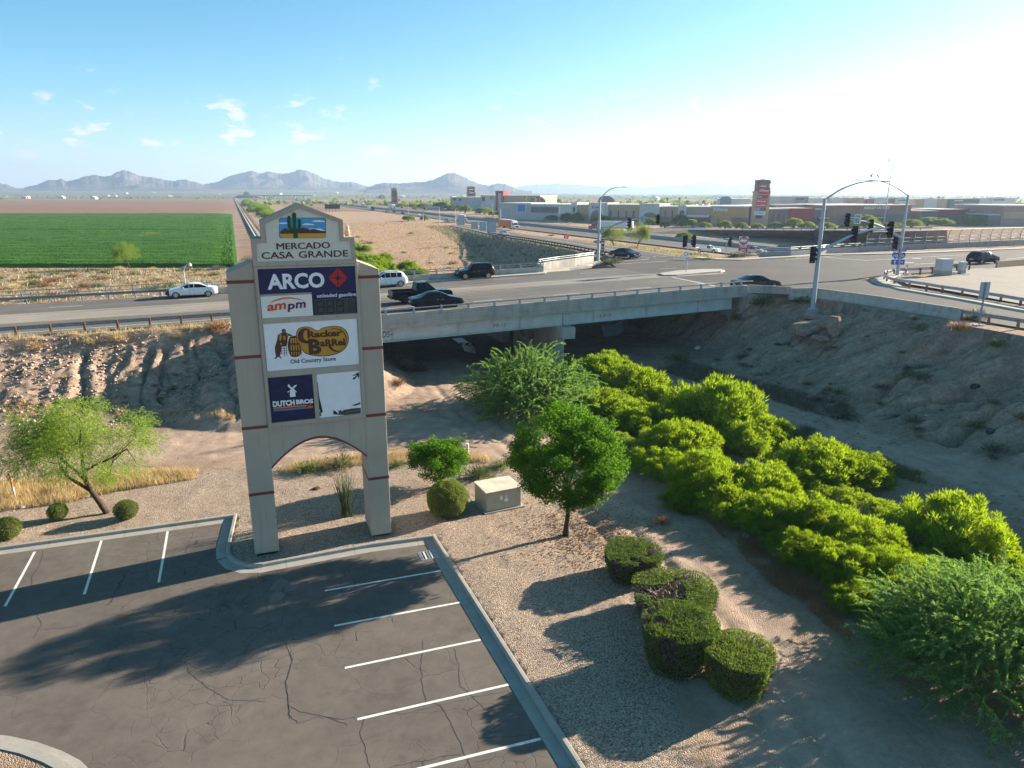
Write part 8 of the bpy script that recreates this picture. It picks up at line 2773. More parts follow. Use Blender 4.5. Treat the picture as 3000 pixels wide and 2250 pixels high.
q_ = np.stack([ii[:-1, :-1], ii[:-1, 1:], ii[1:, 1:], ii[1:, :-1]], -1).reshape(-1, 4)
tag(link('crop_field', trimesh('crop_field', np.stack([XX_, YY_, ZZ_], -1).reshape(-1, 3), q_, tcr.m, True)), 'dense green crop field in rows beyond the road', None, None, 'stuff')
r = np.random.default_rng(3)
n = 52000
by = 162 + (r.random(n) ** 2.0) * 330
bu = r.random(n)
bx = (-150 - by * 0.78) + ((-62 - (by - 166) * 0.383 - 2.5) - (-150 - by * 0.78)) * (bu ** 0.55)
b_ = np.column_stack([bx, by, np.full(n, 0.35)])
v_, t_ = blades(b_, unit(np.column_stack([r.normal(size=(n, 2)) * 0.35, np.ones(n)])), r.uniform(0.5, 1.0, n), 0.28, r)
tag(link('crop_leaves', trimesh('crop_leaves', v_, t_, M['crop'])), 'leafy green crop plants of the field', None, None, 'stuff')
# ------------------------------------------------------------------ mountains
tmn = NT('mountain_rock')
tmn.col(tmn.ramp(tmn.noise(0.004, 8, 0.7), [(0.3, (0.065, 0.058, 0.052)), (0.5, (0.11, 0.093, 0.08)), (0.7, (0.17, 0.14, 0.115))]))
tmn.rough(0.95, 0.05)
tmn.bump(tmn.noise(0.01, 8, 0.75), 0.6, 30)
def range_(name, label, Y, prof, depth, seed):
 us = np.arange(prof[0][0], prof[-1][0] + 0.1, 1.4)
 vs_ = np.interp(us, [p[0] for p in prof], [p[1] for p in prof])
 k = np.exp(-np.linspace(-2, 2, 5) ** 2)
 vs_ = np.convolve(np.pad(vs_, 2, 'edge'), k / k.sum(), 'valid')
 vs_ = vs_ + (fbm(us * 0.22 + seed, us * 0 + 3, 4) - 0.5) * 3.0 * np.minimum(1, np.minimum(us - us[0], us[-1] - us) / 12)
 X0, Hh = [], []
 for u, v in zip(us, vs_):
  rr = ray(u, v)
  t = Y / rr[1]
  X0.append(rr[0] * t)
  Hh.append(max(4.0, CAMH + rr[2] * t))
 X0, Hh = np.array(X0), np.array(Hh)
 q = np.linspace(-1, 1, 46)
 Q, Xg = np.meshgrid(q, X0, indexing='ij')
 Hg = np.broadcast_to(Hh, Q.shape)
 aq = np.abs(Q)
 Yg = Y + Q * depth
 Xg = Xg * (Yg / Y)
 sc = 1.0 / 260.0
 wv = (fbm(Xg * sc * 1.2 + seed, Yg * sc * 1.2, 4) - 0.5) * 2
 ridge = 1 - np.abs(2 * vnoise(Xg * sc * 1.5 + wv * 0.9 + seed, Yg * sc * 0.45 + seed) - 1)
 ridge2 = 1 - np.abs(2 * vnoise(Xg * sc * 4.0 + wv * 1.4 + seed, Yg * sc * 1.3 + 7) - 1)
 shape = (1 - aq) ** 1.25
 Zg = Hg * shape * (1 - np.clip(aq * 3.0, 0, 1) * 0.50 * (1 - ridge)) + Hg * 0.16 * np.clip(aq * 4, 0, 1) * (1 - aq) * (ridge2 - 0.5)
 Zg = Zg - 5 * (aq > 0.97)
 ii = np.arange(Q.size).reshape(Q.shape)
 qd = np.stack([ii[:-1, :-1], ii[:-1, 1:], ii[1:, 1:], ii[1:, :-1]], -1).reshape(-1, 4)
 base = terrain(Xg, Yg, False)
 o = link(name, trimesh(name, np.stack([Xg, Yg, Zg * 1.0 + np.minimum(base, Zg * 0 + base) * (1 - shape)], -1).reshape(-1, 3), qd, tmn.m, False))
 return struct(o, label)
range_('mountain', 'low hill at the left border of the plain', 5200, [(-60, 404), (-30, 398), (0, 396), (12, 397), (24, 402), (32, 405)], 350, 3)
range_('mountain', 'long blue hazy mountain range on the left', 5200, [(52, 405), (80, 398), (105, 387), (120, 388), (132, 385), (145, 391), (165, 386), (185, 380), (205, 376), (225, 381), (240, 378), (252, 370), (268, 366.5), (285, 370), (302, 379), (330, 382), (352, 387), (375, 390), (388, 386.5), (402, 387), (420, 392), (440, 398), (455, 399)], 800, 11)
range_('mountain', 'rugged blue hazy mountain range in the centre', 5600, [(425, 404), (450, 396), (470, 393), (495, 379), (520, 372), (545, 367), (560, 374), (578, 369), (600, 373), (620, 374), (638, 368), (648, 365), (665, 368), (685, 377), (705, 386), (735, 392), (765, 393), (780, 399), (800, 403), (820, 405)], 900, 23)
range_('mountain', 'single pointed blue mountain right of the sign', 4600, [(790, 406), (815, 397), (835, 394), (865, 395), (890, 393), (915, 392), (935, 387), (955, 378), (970, 372.5), (985, 373), (1000, 380), (1015, 387), (1035, 396), (1055, 400), (1075, 395.5), (1090, 396.5), (1105, 402), (1120, 409), (1150, 413)], 700, 37)
range_('mountain', 'faint far mountain chain near the right horizon', 9800, [(1080, 412), (1130, 400), (1170, 397), (1210, 395.5), (1250, 398), (1300, 402), (1350, 404), (1420, 402), (1480, 397), (1530, 394), (1570, 397), (1590, 399), (1620, 396), (1660, 395), (1700, 398), (1760, 402), (1900, 405), (2050, 404), (2200, 406), (2350, 410)], 700, 41)
# ------------------------------------------------------------------ shopping centre
TANW = plain('tan_wall_paint', (0.52, 0.36, 0.24), 0.9, 0.1, var=0.08, scale=0.15)
ORW = plain('orange_wall_paint', (0.62, 0.34, 0.18), 0.9, 0.1, var=0.08, scale=0.15)
GRW = plain('grey_wall_paint', (0.47, 0.455, 0.43), 0.9, 0.1, var=0.08, scale=0.15)
PALE = plain('pale_tower_paint', (0.62, 0.595, 0.55), 0.9, 0.1, var=0.06, scale=0.15)
DGW = plain('slate_wall_paint', (0.185, 0.165, 0.155), 0.9, 0.1, var=0.1, scale=0.15)
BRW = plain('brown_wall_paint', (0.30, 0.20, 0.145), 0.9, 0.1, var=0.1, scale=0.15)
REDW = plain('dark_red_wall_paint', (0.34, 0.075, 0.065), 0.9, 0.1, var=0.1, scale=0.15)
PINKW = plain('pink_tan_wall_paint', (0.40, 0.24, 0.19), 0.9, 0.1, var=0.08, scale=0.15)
ROOFW = plain('white_roof_membrane', (0.66, 0.65, 0.62), 0.8, 0.1, var=0.08, scale=0.1)
SHOPG = plain('shop_glass', (0.03, 0.035, 0.04), 0.15, 0.5)
class Bld:
 """a building on a straight front line; x along the front, y to the back, z up"""
 def __init__(s, label, pa, pb, name='store_building', cat='store'):
  s.a = Vector((pa.x, pa.y, 0))
  s.d = Vector((pb.x - pa.x, pb.y - pa.y, 0)).normalized()
  s.o = thing(name, label, cat, (pa.x, pa.y, 0.0), math.atan2(s.d.y, s.d.x))
  s.n = Vector((s.d.y, -s.d.x, 0))
 def xz(s, zf, x, y, out=0.0):
  u, v = zf(x, y)
  r_ = ray(u, v)
  o = s.a + s.n * out
  t = (o.x * s.n.x + o.y * s.n.y) / (r_[0] * s.n.x + r_[1] * s.n.y)
  X, Y, Z = r_[0] * t, r_[1] * t, CAMH + r_[2] * t
  return (X - s.a.x) * s.d.x + (Y - s.a.y) * s.d.y, Z
 def wall(s, zf, x0, x1, yt, mat, depth=26.0, out=0.0, cap=True, name='wall', roof=True, yb=None):
  a, z = s.xz(zf, x0, yt, out)
  b, _ = s.xz(zf, x1, yt, out)
  z0 = -0.3 if yb is None else s.xz(zf, x0, yb, out)[1]
  w = MB().box((a, -out, z0), (b, depth, z - 0.5)).obj(name, mat, s.o)
  MB().box((a - 0.12, -out - 0.15, z - 0.498), (b + 0.12, depth + 0.1, z)).obj('parapet_cap', PALE if cap else mat, w)
  if roof:
   MB().box((a + 0.5, -out + 0.5, z - 0.05), (b - 0.5, depth - 0.5, z + 0.02)).obj('roof', ROOFW, w)
  return w
 def rect(s, zf, x0, x1, y0, y1, mat, out, th=0.12, name='panel', parent=None):
  a, zb_ = s.xz(zf, x0, y1, out)
  b, zt_ = s.xz(zf, x1, y0, out)
  return MB().box((a, -out - th, zb_), (b, -out, zt_)).obj(name, mat, parent or s.o)
 def arch(s, zf, x0, x1, y0, y1, mat, out, name='entrance_arch'):
  a, zb_ = s.xz(zf, x0, y1, out)
  b, zt_ = s.xz(zf, x1, y0, out)
  pl = [(a, max(zb_, 0))] + [((a + b) / 2 - (b - a) / 2 * math.cos(math.pi * k / 12), (zb_ + zt_) / 2 + (zt_ - (zb_ + zt_) / 2) * math.sin(math.pi * k / 12)) for k in range(13)] + [(b, max(zb_, 0))]
  return MB().prism(pl, -out - 0.1, -out + 0.02, 0, lambda x, z, d: (x, d, z)).obj(name, mat, s.o)
 def text(s, zf, body, x0, x1, y0, y1, mat, out, bold=0.02):
  a, z0 = s.xz(zf, x0, y1, out)
  b, z1 = s.xz(zf, x1, y0, out)
  me = textmesh(body, mat, b - a, z1 - z0, 0.25, bold)
  xf_mesh(me, lambda c: np.stack([a + c[:, 0], -out - c[:, 2], z0 + c[:, 1]], -1))
  return link('lettering', me, s.o)
FA_, FB_ = at(*ZC(1140, 606), 0), at(*ZD(1570, 668), 0)
b = Bld('long low grey warehouse store at the left end of the mall', FA_, FB_)
b.wall(ZC, 1140, 1440, 455, GRW, 30)
b.wall(ZC, 1440, 1862, 466, GRW, 34, 1.0)
b.rect(ZC, 1440, 1700, 497, 545, DGW, 1.0, 0.1, 'dark_band')
b.rect(ZC, 1700, 1855, 480, 560, PALE, 1.0, 0.1, 'wall_bay')
for x in (1225, 1310, 1390):
 b.rect(ZC, x, x + 6, 462, 590, PALE, 0.0, 0.3, 'pilaster')
b.rect(ZC, 1320, 1385, 475, 535, M['bluep'], 0.0, 0.05, 'faded_mural')
b = Bld('tan mall building with three pale arched entrance towers', FA_, FB_)
b.wall(ZC, 1866, 2140, 470, TANW, 30)
b.wall(ZD, 236, 548, 468, TANW, 30)
b.wall(ZD, 738, 905, 486, TANW, 30)
for x0, x1, yt, ar in ((80, 234, 455, (95, 205, 525, 640)), (550, 736, 462, (575, 715, 545, 650))):
 b.wall(ZD, x0, x1, yt, PALE, 12, 1.6, True, 'tower')
 b.arch(ZD, *ar[:2], ar[2], ar[3], BRW, 1.62)
b.wall(ZC, 2135, 2150, 455, PALE, 12, 1.6, True, 'tower')
b.wall(ZC, 1815, 1866, 452, PALE, 12, 1.4, True, 'tower')
b.rect(ZC, 1825, 1850, 495, 540, SHOPG, 1.4, 0.08, 'window')
b.wall(ZD, 906, 984, 478, PALE, 12, 1.4, True, 'tower')
b.arch(ZD, 920, 965, 525, 560, SHOPG, 1.42, 'window')
b.text(ZD, 'JC Penny', 108, 195, 486, 512, M['bluep'], 1.62)
for x in (275, 347, 418, 486, 780, 845):
 b.rect(ZD, x, x + 14, 528, 600, DGW, 0.0, 0.25, 'pilaster')
for x in (236, 738):
 b.rect(ZD, x, x + (310 if x == 236 else 165), 590, 650, BRW, 0.0, 0.12, 'base_band')
b = Bld('orange department store with white letters over the entrance', FA_, FB_)
b.wall(ZD, 986, 1212, 488, TANW, 60)
w = b.wall(ZD, 1213, 1566, 484, ORW, 60, 0.8)
b.text(ZD, 'JCPenney', 1231, 1372, 500, 541, M['white'], 0.82, 0.03)
b.rect(ZD, 990, 1212, 568, 585, M['steel'], 0.0, 3.0, 'awning')
b.rect(ZD, 1388, 1566, 594, 650, BRW, 0.8, 0.12, 'base_band')
b.rect(ZD, 1000, 1205, 592, 640, SHOPG, 0.0, 0.08, 'shop_window')
b.rect(ZD, 1215, 1280, 600, 645, ORW, 0.8, 1.2, 'entrance_porch')
for k in range(3):
 b.rect(ZD, 1065 + k * 55, 1090 + k * 55, 466, 476, M['steel'], -28 - (k % 3) * 6, 2.0, 'roof_unit')
GA_, GB_ = at(*ZD(1700, 668), 0), at(*ZE(1380, 655), 0)
b = Bld('low store with grey and dark red walls right of the tower sign', GA_, GB_)
b.wall(ZD, 1725, 1950, 508, DGW, 30)
b.wall(ZD, 1952, 2172, 506, REDW, 30, 0.8, False)
b.wall(ZD, 1722, 2080, 468, TANW, 20, -30.0)
b.wall(ZE, 276, 396, 510, DGW, 30)
for x in (1740, 1790, 1840, 1890):
 b.rect(ZD, x, x + 30, 560, 640, BRW, 0.0, 0.15, 'wall_bay')
b = Bld('dark brown furniture outlet with white letters and a sunlit tan side wing', GA_, GB_)
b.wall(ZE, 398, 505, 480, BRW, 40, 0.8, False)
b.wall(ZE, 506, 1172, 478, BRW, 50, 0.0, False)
b.text(ZE, 'ASHLEY OUTLET', 726, 970, 490, 515, M['white'], 0.05, 0.02)
b.rect(ZE, 506, 1172, 560, 640, DGW, 0.0, 0.12, 'base_band')
xa, za = b.xz(ZE, 1172, 475, 0)
xb, zb = b.xz(ZE, 1368, 478, 0)
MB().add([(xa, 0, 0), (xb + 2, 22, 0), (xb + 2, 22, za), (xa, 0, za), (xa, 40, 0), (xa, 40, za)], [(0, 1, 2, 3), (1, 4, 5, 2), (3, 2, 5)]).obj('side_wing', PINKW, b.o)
for k in range(7):
 b.rect(ZE, 850 + k * 50, 885 + k * 50, 458, 474, M['steel'], -22 - (k % 3) * 5, 2.0, 'roof_unit')
b = Bld('low slate and dark red store right of the furniture outlet', GA_, GB_)
b.wall(ZE, 1262, 1440, 526, DGW, 30)
b.wall(ZE, 1441, 1710, 516, REDW, 30, 0.8, False)
b.wall(ZE, 1711, 1882, 526, DGW, 30)
b.rect(ZE, 1480, 1560, 580, 640, DGW, 0.8, 0.15, 'wall_bay')
b = Bld('large tan and pink store at the right border', at(*ZE(1885, 668), 0), at(*ZE(2400, 668), 0))
b.wall(ZE, 1887, 2020, 560, DGW, 20)
b.wall(ZE, 2021, 2600, 478, PINKW, 40, 0.6)
b.rect(ZE, 2021, 2600, 540, 600, TANW, 0.6, 0.15, 'wall_band')
for k, (xa_, xb_, y0_, y1_) in enumerate(((300, 380, 600, 650), (560, 700, 598, 640), (1270, 1420, 600, 650), (1730, 1860, 596, 650), (760, 900, 598, 640))):
 bb_ = Bld('glazed shop entrance under the mall walls, ' + ('leftmost', 'below the outlet letters, left', 'under the slate store', 'rightmost', 'below the outlet letters, right')[k], GA_, GB_, 'shop_front', 'shop front')
 bb_.rect(ZE, xa_, xb_, y0_, y1_, SHOPG, 1.0, 0.1, 'shop_window')
 bb_.rect(ZE, xa_ - 8, xb_ + 8, y0_ - 9, y0_ - 1, M['steel'], 1.0, 2.2, 'canopy')
# second row of buildings
HA_, HB_ = at(*ZD(1700, 560), 0), at(*ZE(2212, 540), 0)
for zf, x0, x1, yt, mat, lab, extra in ((ZE, 75, 218, 400, PALE, 'pale store with dark letters in the back row, first from the left', 'KOHLS'), (ZE, 400, 560, 412, GRW, 'grey gabled store in the back row behind the left signal pole', 'gable'), (ZE, 622, 732, 408, TANW, 'small tan store in the back row', None),
          (ZE, 765, 1010, 416, BRW, 'brown store with an arched pale front in the back row', 'arch'), (ZE, 1022, 1150, 406, PALE, 'pale store with a teal sign in the back row', 'teal'), (ZE, 1200, 1505, 418, TANW, 'tan store with a pale gabled front in the back row', 'gable'),
          (ZE, 1530, 1800, 416, DGW, 'dark slate store with small white letters in the back row', 'text'), (ZE, 1806, 2140, 412, PALE, 'pale arched store with blue letters in the back row, rightmost', 'blue'), (ZD, 1850, 2115, 395, GRW, 'grey store with a low gable in the back row behind the tower sign', None)):
 b = Bld(lab, HA_, HB_)
 b.wall(zf, x0, x1, yt, mat, 30)
 xm = (x0 + x1) / 2
 if extra == 'KOHLS':
  b.rect(zf, x0 + 30, x1 - 40, yt + 14, yt + 28, DGW, 0.02, 0.1, 'sign_band')
 elif extra in ('gable', 'arch', 'blue'):
  a, z0 = b.xz(zf, xm - 60, yt + 4, 0.5)
  c_, z1 = b.xz(zf, xm + 60, yt - 10, 0.5)
  if extra == 'gable':
   pl = [(a, 0), (a, z0), ((a + c_) / 2, z1), (c_, z0), (c_, 0)]
  else:
   pl = [(a, 0)] + [((a + c_) / 2 - (c_ - a) / 2 * math.cos(math.pi * k / 8), z0 + (z1 - z0) * math.sin(math.pi * k / 8)) for k in range(9)] + [(c_, 0)]
  MB().prism(pl, -0.8, 6, 0, lambda x, z, d: (x, d, z)).obj('front_gable', PALE, b.o)
  if extra == 'blue':
   b.rect(zf, xm - 45, xm + 60, yt + 8, yt + 24, M['bluep'], 0.85, 0.1, 'sign_band')
 elif extra == 'teal':
  b.rect(zf, x0 + 20, x1 - 35, yt + 22, yt + 32, plain('teal_sign', (0.02, 0.28, 0.22), 0.5), 0.02, 0.1, 'sign_band')
 elif extra == 'text':
  b.rect(zf, x0 + 35, x1 - 150, yt + 12, yt + 24, PALE, 0.02, 0.1, 'sign_band')
b = Bld('white hall with a big metal roof frame behind the orange store', at(*ZD(1280, 560), 0), at(*ZD(1570, 562), 0))
b.wall(ZD, 1280, 1570, 418, ROOFW, 40)
a, z0 = b.xz(ZD, 1295, 420, 0.6)
c_, z1 = b.xz(ZD, 1400, 394, 0.6)
MB().prism([(a, 0), (a, z0)] + [((a + c_) / 2 - (c_ - a) / 2 * math.cos(math.pi * k / 8), z0 + (z1 - z0) * math.sin(math.pi * k / 8)) for k in range(9)] + [(c_, z0), (c_, 0)], -0.6, 10, 0, lambda x, z, d: (x, d, z)).obj('barrel_front', plain('blue_grey_metal', (0.20, 0.28, 0.36), 0.5), b.o)
b = Bld('cinema with red slanted tower and pale walls beyond the grey store', at(*ZC(695, 520), 0), at(*ZC(1530, 530), 0), 'cinema_building', 'cinema')
b.wall(ZC, 695, 972, 402, GRW, 40)
b.wall(ZC, 974, 1112, 386, PALE, 40, 1.5)
b.wall(ZC, 1183, 1525, 386, TANW, 40, 0.5)
a, z0 = b.xz(ZC, 1120, 420, 3)
c_, z1 = b.xz(ZC, 1172, 345, 3)
MB().prism([(a, 0), (c_ - 1, 0), (c_ + 1.5, z1), (a - 1.2, z1)], -3, 8, 0, lambda x, z, d: (x, d, z)).obj('tower', REDW, b.o)
MB().prism([(a + 2, 1), (a + 5, 1), (a + 5, z1 - 2), (a + 2, z1 - 2)], -3.2, -3.0, 0, lambda x, z, d: (x, d, z)).obj('tower_panel', GRW, b.o)
b.rect(ZC, 988, 1014, 398, 440, REDW, 1.5, 0.3, 'red_panel')
b.rect(ZC, 1060, 1085, 392, 425, M['sand'], 1.5, 0.3, 'yellow_panel')
for x in (720, 772):
 b.rect(ZC, x, x + 24, 414, 436, REDW, 0.0, 0.3, 'red_panel')
for zf, x0, x1, yt, yb, lab in ((ZC, 1428, 1578, 394, 456, 'dark domed roof hall left of the red-roofed mall front'), (ZD, 190, 316, 392, 450, 'dark arched roof hall behind the tan mall building')):
 p0, p1 = at(*zf(x0, 530), 0), at(*zf(x1, 530), 0)
 b = Bld(lab, p0, p1, 'arched_hall', 'hall')
 a, z0 = b.xz(zf, x0, yb, 0)
 c_, z1 = b.xz(zf, x1, yt, 0)
 MB().box((a, 0.2, 0), (c_, 22, z0)).obj('wall', BRW, b.o)
 MB().prism([((a + c_) / 2 - (c_ - a) / 2 * math.cos(math.pi * k / 14), z0 + (z1 - z0) * math.sin(math.pi * k / 14)) for k in range(15)], 0.0, 24, 0, lambda x, z, d: (x, d, z)).obj('arched_roof', DGW, b.o)
# tower signs of the shopping centre
def tower_sign(label, zf, xc, xw, yt, yb, plates, base_w=None, cap=True):
 p = at(*zf(xc, yb), 0)
 f = TOCAM(p)
 o = thing('tower_sign', label, 'pylon sign', (p.x, p.y, 0), math.atan2(f.y, f.x) + R(90))
 k = wid((zf(1, 0)[0] - zf(0, 0)[0]), p)
 zt = lambda y: hgt(*zf(xc, y), p)
 w = xw * k
 split = yt + (yb - yt) * 0.27
 MB().box((-w * 0.58, 0.0, 0), (w * 0.58, w * 0.75, zt(split))).obj('tower_base', BRW if base_w is None else TANW, o)
 MB().box((-w * 0.5, 0.15, zt(split) + 0.002), (w * 0.5, w * 0.65, zt(yt + 4))).obj('tower_top', BRW, o)
 MB().prism([(-w * 0.58, zt(yt + 6)), (w * 0.58, zt(yt + 6)), (w * 0.55, zt(yt + 2)), (0, zt(yt - 7)), (-w * 0.55, zt(yt + 2))], -0.3, w * 0.7, 0, lambda x, z, d: (x, d, z)).obj('tower_roof', TANW, o)
 MB().box((-w * 0.62, -0.1, zt(split) - 0.1), (w * 0.62, w * 0.8, zt(split) + 0.5)).obj('tower_cornice', TANW, o)
 for x0, x1, y0, y1, mat, body, tm in plates:
  a, c_ = (x0 - xc) * k, (x1 - xc) * k
  z0, z1 = zt(y1), zt(y0)
  q = MB().box((a, -0.28, z0), (c_, -0.102, z1)).obj('sign_plate', M[mat], o)
  if body:
   me = textmesh(body, M[tm], (c_ - a) * 0.84, (z1 - z0) * 0.55, 0.03, 0.02)
   xf_mesh(me, lambda c, a=a, c_=c_, z0=z0, z1=z1: np.stack([a + (c_ - a) * 0.08 + c[:, 0], -0.285 - c[:, 2], z0 + (z1 - z0) * 0.24 + c[:, 1]], -1))
   link('lettering', me, q)
 return o
tower_sign('tall tan tower sign with red white and blue store plates before the mall', ZD, 1652, 132, 243, 670,
           [(1615, 1725, 258, 276, 'dark', 'PROMENADE', 'steel'), (1640, 1686, 295, 308, 'white', None, None), (1622, 1725, 318, 372, 'signred', 'JCPenney', 'white'), (1617, 1662, 386, 416, 'black', 'ROSS', 'white'), (1664, 1708, 386, 416, 'signred', None, None),
   (1615, 1706, 426, 456, 'signred', 'Michaels', 'white'), (1612, 1703, 462, 492, 'signred', 'bealls', 'white'), (1608, 1650, 499, 527, 'bluep', 'ULTA', 'white'), (1654, 1700, 499, 527, 'brown', 'DSW', 'gold'), (1603, 1698, 534, 568, 'white', 'PETSMART', 'bluep'), (1616, 1676, 574, 600, 'brown', None, None)], 1)
tower_sign('tower sign with dark and blue plates left of the cinema', ZC, 886, 72, 306, 505,
           [(868, 905, 330, 338, 'white', None, None), (863, 917, 340, 382, 'black', 'Dillards', 'white'), (863, 917, 392, 402, 'dark', 'HARKINS', 'white'), (863, 917, 404, 428, 'bluep', None, None), (863, 917, 430, 444, 'white', None, None), (863, 917, 450, 466, 'plum', None, None)])
tower_sign('small far tower sign with black and red plates before the mountain', ZC, 178, 50, 320, 470,
           [(160, 200, 346, 372, 'black', None, None), (160, 200, 374, 398, 'cactus', None, None), (160, 200, 402, 426, 'signred', None, None), (160, 200, 430, 446, 'dark', None, None)])
# billboard backs beside the freeway
for zf, x0, x1, y0, y1, yg, mat, lab, nl in ((ZB, 1116, 1252, 470, 512, 545, 'dark', 'dark back of a low wide billboard on five legs in the desert', 5), (ZB, 950, 982, 420, 460, 465, 'signback', 'small blue-grey sign back far along the freeway, right one', 2), (ZB, 836, 860, 412, 440, 446, 'signback', 'small blue-grey sign back far along the freeway, left one', 2)):
 p = at(*zf((x0 + x1) / 2, yg), 0)
 f = TOCAM(p)
 o = thing('billboard', lab, 'billboard', (p.x, p.y, gz(p)), math.atan2(f.y, f.x) + R(90))
 k = wid(0.23334, p)
 w = (x1 - x0) * k
 z0, z1 = hgt(*zf(x0, y1), p), hgt(*zf(x0, y0), p)
 MB().box((-w / 2, 0, z0), (w / 2, 0.4, z1)).obj('board', M[mat], o)
 for j in range(nl):
  x = -w * 0.42 + w * 0.84 * j / (nl - 1)
  MB().box((x - 0.15, 0.41, -0.4), (x + 0.15, 0.75, z1 - 0.1)).obj('leg', M['wood'], o)
# overpass far along the freeway
p0, p1 = at(*ZB(300, 412), 0), at(*ZB(1010, 412), 0)
o = thing('far_overpass', 'long low dark road bridge crossing the freeway far away', 'bridge', (p0.x, p0.y, 0), math.atan2((p1 - p0).y, (p1 - p0).x))
Lx = (p1 - p0).length
MB().box((0, 0, 6.0), (Lx, 12, 8.2)).obj('bridge_deck', C_BARRIER, o)
for k in range(5):
 MB().box((Lx * (0.35 + 0.13 * k) - 1, 1, -0.3), (Lx * (0.35 + 0.13 * k) + 1, 11, 5.99)).obj('bridge_pier', C_BARRIER, o)
MB().prism([(-10, -0.3), (Lx * 0.32, -0.3), (Lx * 0.22, 6.0), (0, 6.0)], -4, 16, 0, lambda x, z, d: (x, d, z)).obj('bank', SOIL, o)
# ------------------------------------------------------------------ trees before the mall and in the plain
rt_ = np.random.default_rng(51)
def mall_tree(seed):
 r = np.random.default_rng(seed)
 d = rand_dirs(72, r, 0.2)
 d[:, 2] = np.abs(d[:, 2]) * 1.0 - 0.3
 lob = 0.55 + 0.5 * fbm(d[:, 0] * 1.8 + seed, d[:, 1] * 1.8 + d[:, 2] * 2, 2)
 T = d * lob[:, None] * np.array([1, 1, 0.85]) + np.array([0, 0, 0.5])
 me = crown_mesh(seed, T, 7500, 0.085, 0.28, 'mall')
 n = len(me.vertices)
 return xf_mesh(me, lambda c: np.column_stack([c[:, 0], c[:, 1], np.maximum(c[:, 2], 0.02)]))
MT = [mall_tree(300 + k) for k in range(4)]
TRK = stems_mesh(77, 5, 0.35, 0.6, 'bark', 0.04)
def leafy(u0, u1, y0, y1, zf, label, k, name='desert_tree', group=None, sq=1.0):
 p = at(*zf((u0 + u1) / 2, y1), 0.1)
 p.z = gz(p)
 kk = wid(0.23334, p)
 w = (u1 - u0) * kk / 2 * 0.98
 h = hgt(*zf((u0 + u1) / 2, y0), p) - p.z
 o = thing(name, label, 'tree', p, k * 1.7, group)
 o.scale = (w, w, h / 1.35 * sq)
 link('crown', MT[k % 4], o)
 link('trunk', TRK, o)
 return o
mt = [(ZD, 850, 1000, 545, 652, 'tall green tree left of the store awning'), (ZD, 888, 985, 612, 680, 'round green tree in front of the tall tree by the awning'), (ZD, 985, 1085, 592, 672, 'green tree below the store awning'), (ZD, 1080, 1225, 625, 690, 'low green bush below the orange wall'), (ZD, 1270, 1410, 602, 698, 'round green tree under the store letters'), (ZD, 1420, 1560, 622, 702, 'green tree left of the tower sign'),
      (ZD, 1580, 1702, 635, 704, 'low round tree at the foot of the tower sign'), (ZD, 1725, 1885, 622, 706, 'wide green tree right of the tower sign'), (ZD, 1885, 2060, 572, 704, 'tallest green tree by the dark red store'), (ZD, 2020, 2180, 612, 704, 'pale green tree right of the tallest one'), (ZD, 735, 830, 612, 690, 'grey green palo verde tree left of the tall awning tree'), (ZD, 360, 470, 568, 625, 'dark green tree behind the ramp mast arm'), (ZD, 600, 740, 590, 660, 'dark green trees under the pale arch tower'),
      (ZD, 90, 200, 562, 628, 'green tree behind the red truck'), (ZD, 190, 290, 560, 625, 'green tree below the pale letters tower'), (ZD, -10, 50, 535, 620, 'dark green tree left of the ramp signal pole'), (ZD, 880, 1050, 715, 790, 'round green bush on the grass beyond the freeway'),
      (ZE, 300, 470, 622, 706, 'round tree left of the tall signal pole'), (ZE, 490, 635, 645, 706, 'low tree under the leftmost signal head'), (ZE, 600, 870, 550, 702, 'big tree before the brown outlet'), (ZE, 870, 1090, 622, 692, 'wide low tree right of the big outlet tree'), (ZE, 1060, 1280, 592, 682, 'tree at the sunlit corner of the outlet'), (ZE, 1225, 1410, 570, 665, 'tree left of the dark red wall'), (ZE, 1340, 1560, 590, 668, 'wide tree before the dark red wall'), (ZE, 1575, 1895, 548, 662, 'large spreading tree before the slate store'), (ZE, 1680, 1860, 628, 668, 'low bush under the large spreading tree'),
      (ZC, 1330, 1500, 512, 604, 'round green tree before the grey store'), (ZC, 1562, 1720, 556, 618, 'low tree right of the freeway lamp'), (ZC, 1700, 1830, 535, 625, 'tall dark green tree before the grey store end'), (ZC, 1800, 1935, 530, 628, 'bushy green tree left of the arched tower'), (ZC, 1990, 2200, 560, 642, 'wide green tree behind the ramp pole'), (ZC, 1100, 1290, 500, 585, 'dense dark tree right of the tower sign'), (ZC, 1040, 1140, 520, 575, 'dark tree left of the grey store'), (ZC, 915, 1100, 480, 562, 'wide dark tree below the cinema'), (ZC, 770, 890, 452, 552, 'tall dark tree left of the middle tower sign'), (ZC, 650, 790, 460, 530, 'dark tree row member behind the overhead sign'), (ZC, 520, 680, 436, 520, 'dark tree behind the overhead sign panels'), (ZC, 370, 540, 446, 512, 'dark tree between two freeway lamps'), (ZC, 290, 400, 450, 506, 'dark tree right of the trailer'), (ZC, 178, 310, 452, 504, 'dark tree just right of the far tower sign'), (ZC, 75, 135, 442, 485, 'round green tree left of the far tower sign'), (ZC, 345, 400, 490, 520, 'small round shrub below the dark tree row'), (ZC, 240, 370, 560, 625, 'bright green bush in the desert by the first lamp post'), (ZC, 410, 500, 560, 622, 'bright green bush in the desert by the sign mast'), (ZC, 25, 95, 372, 425, 'pale tree alone in the far brown field'), (ZB, 357, 424, 340, 405, 'single round tree at the far end of the canal road')]
for k, (zf, a, b_, y0, y1, lab) in enumerate(mt):
 leafy(a, b_, y0, y1, zf, lab, k)
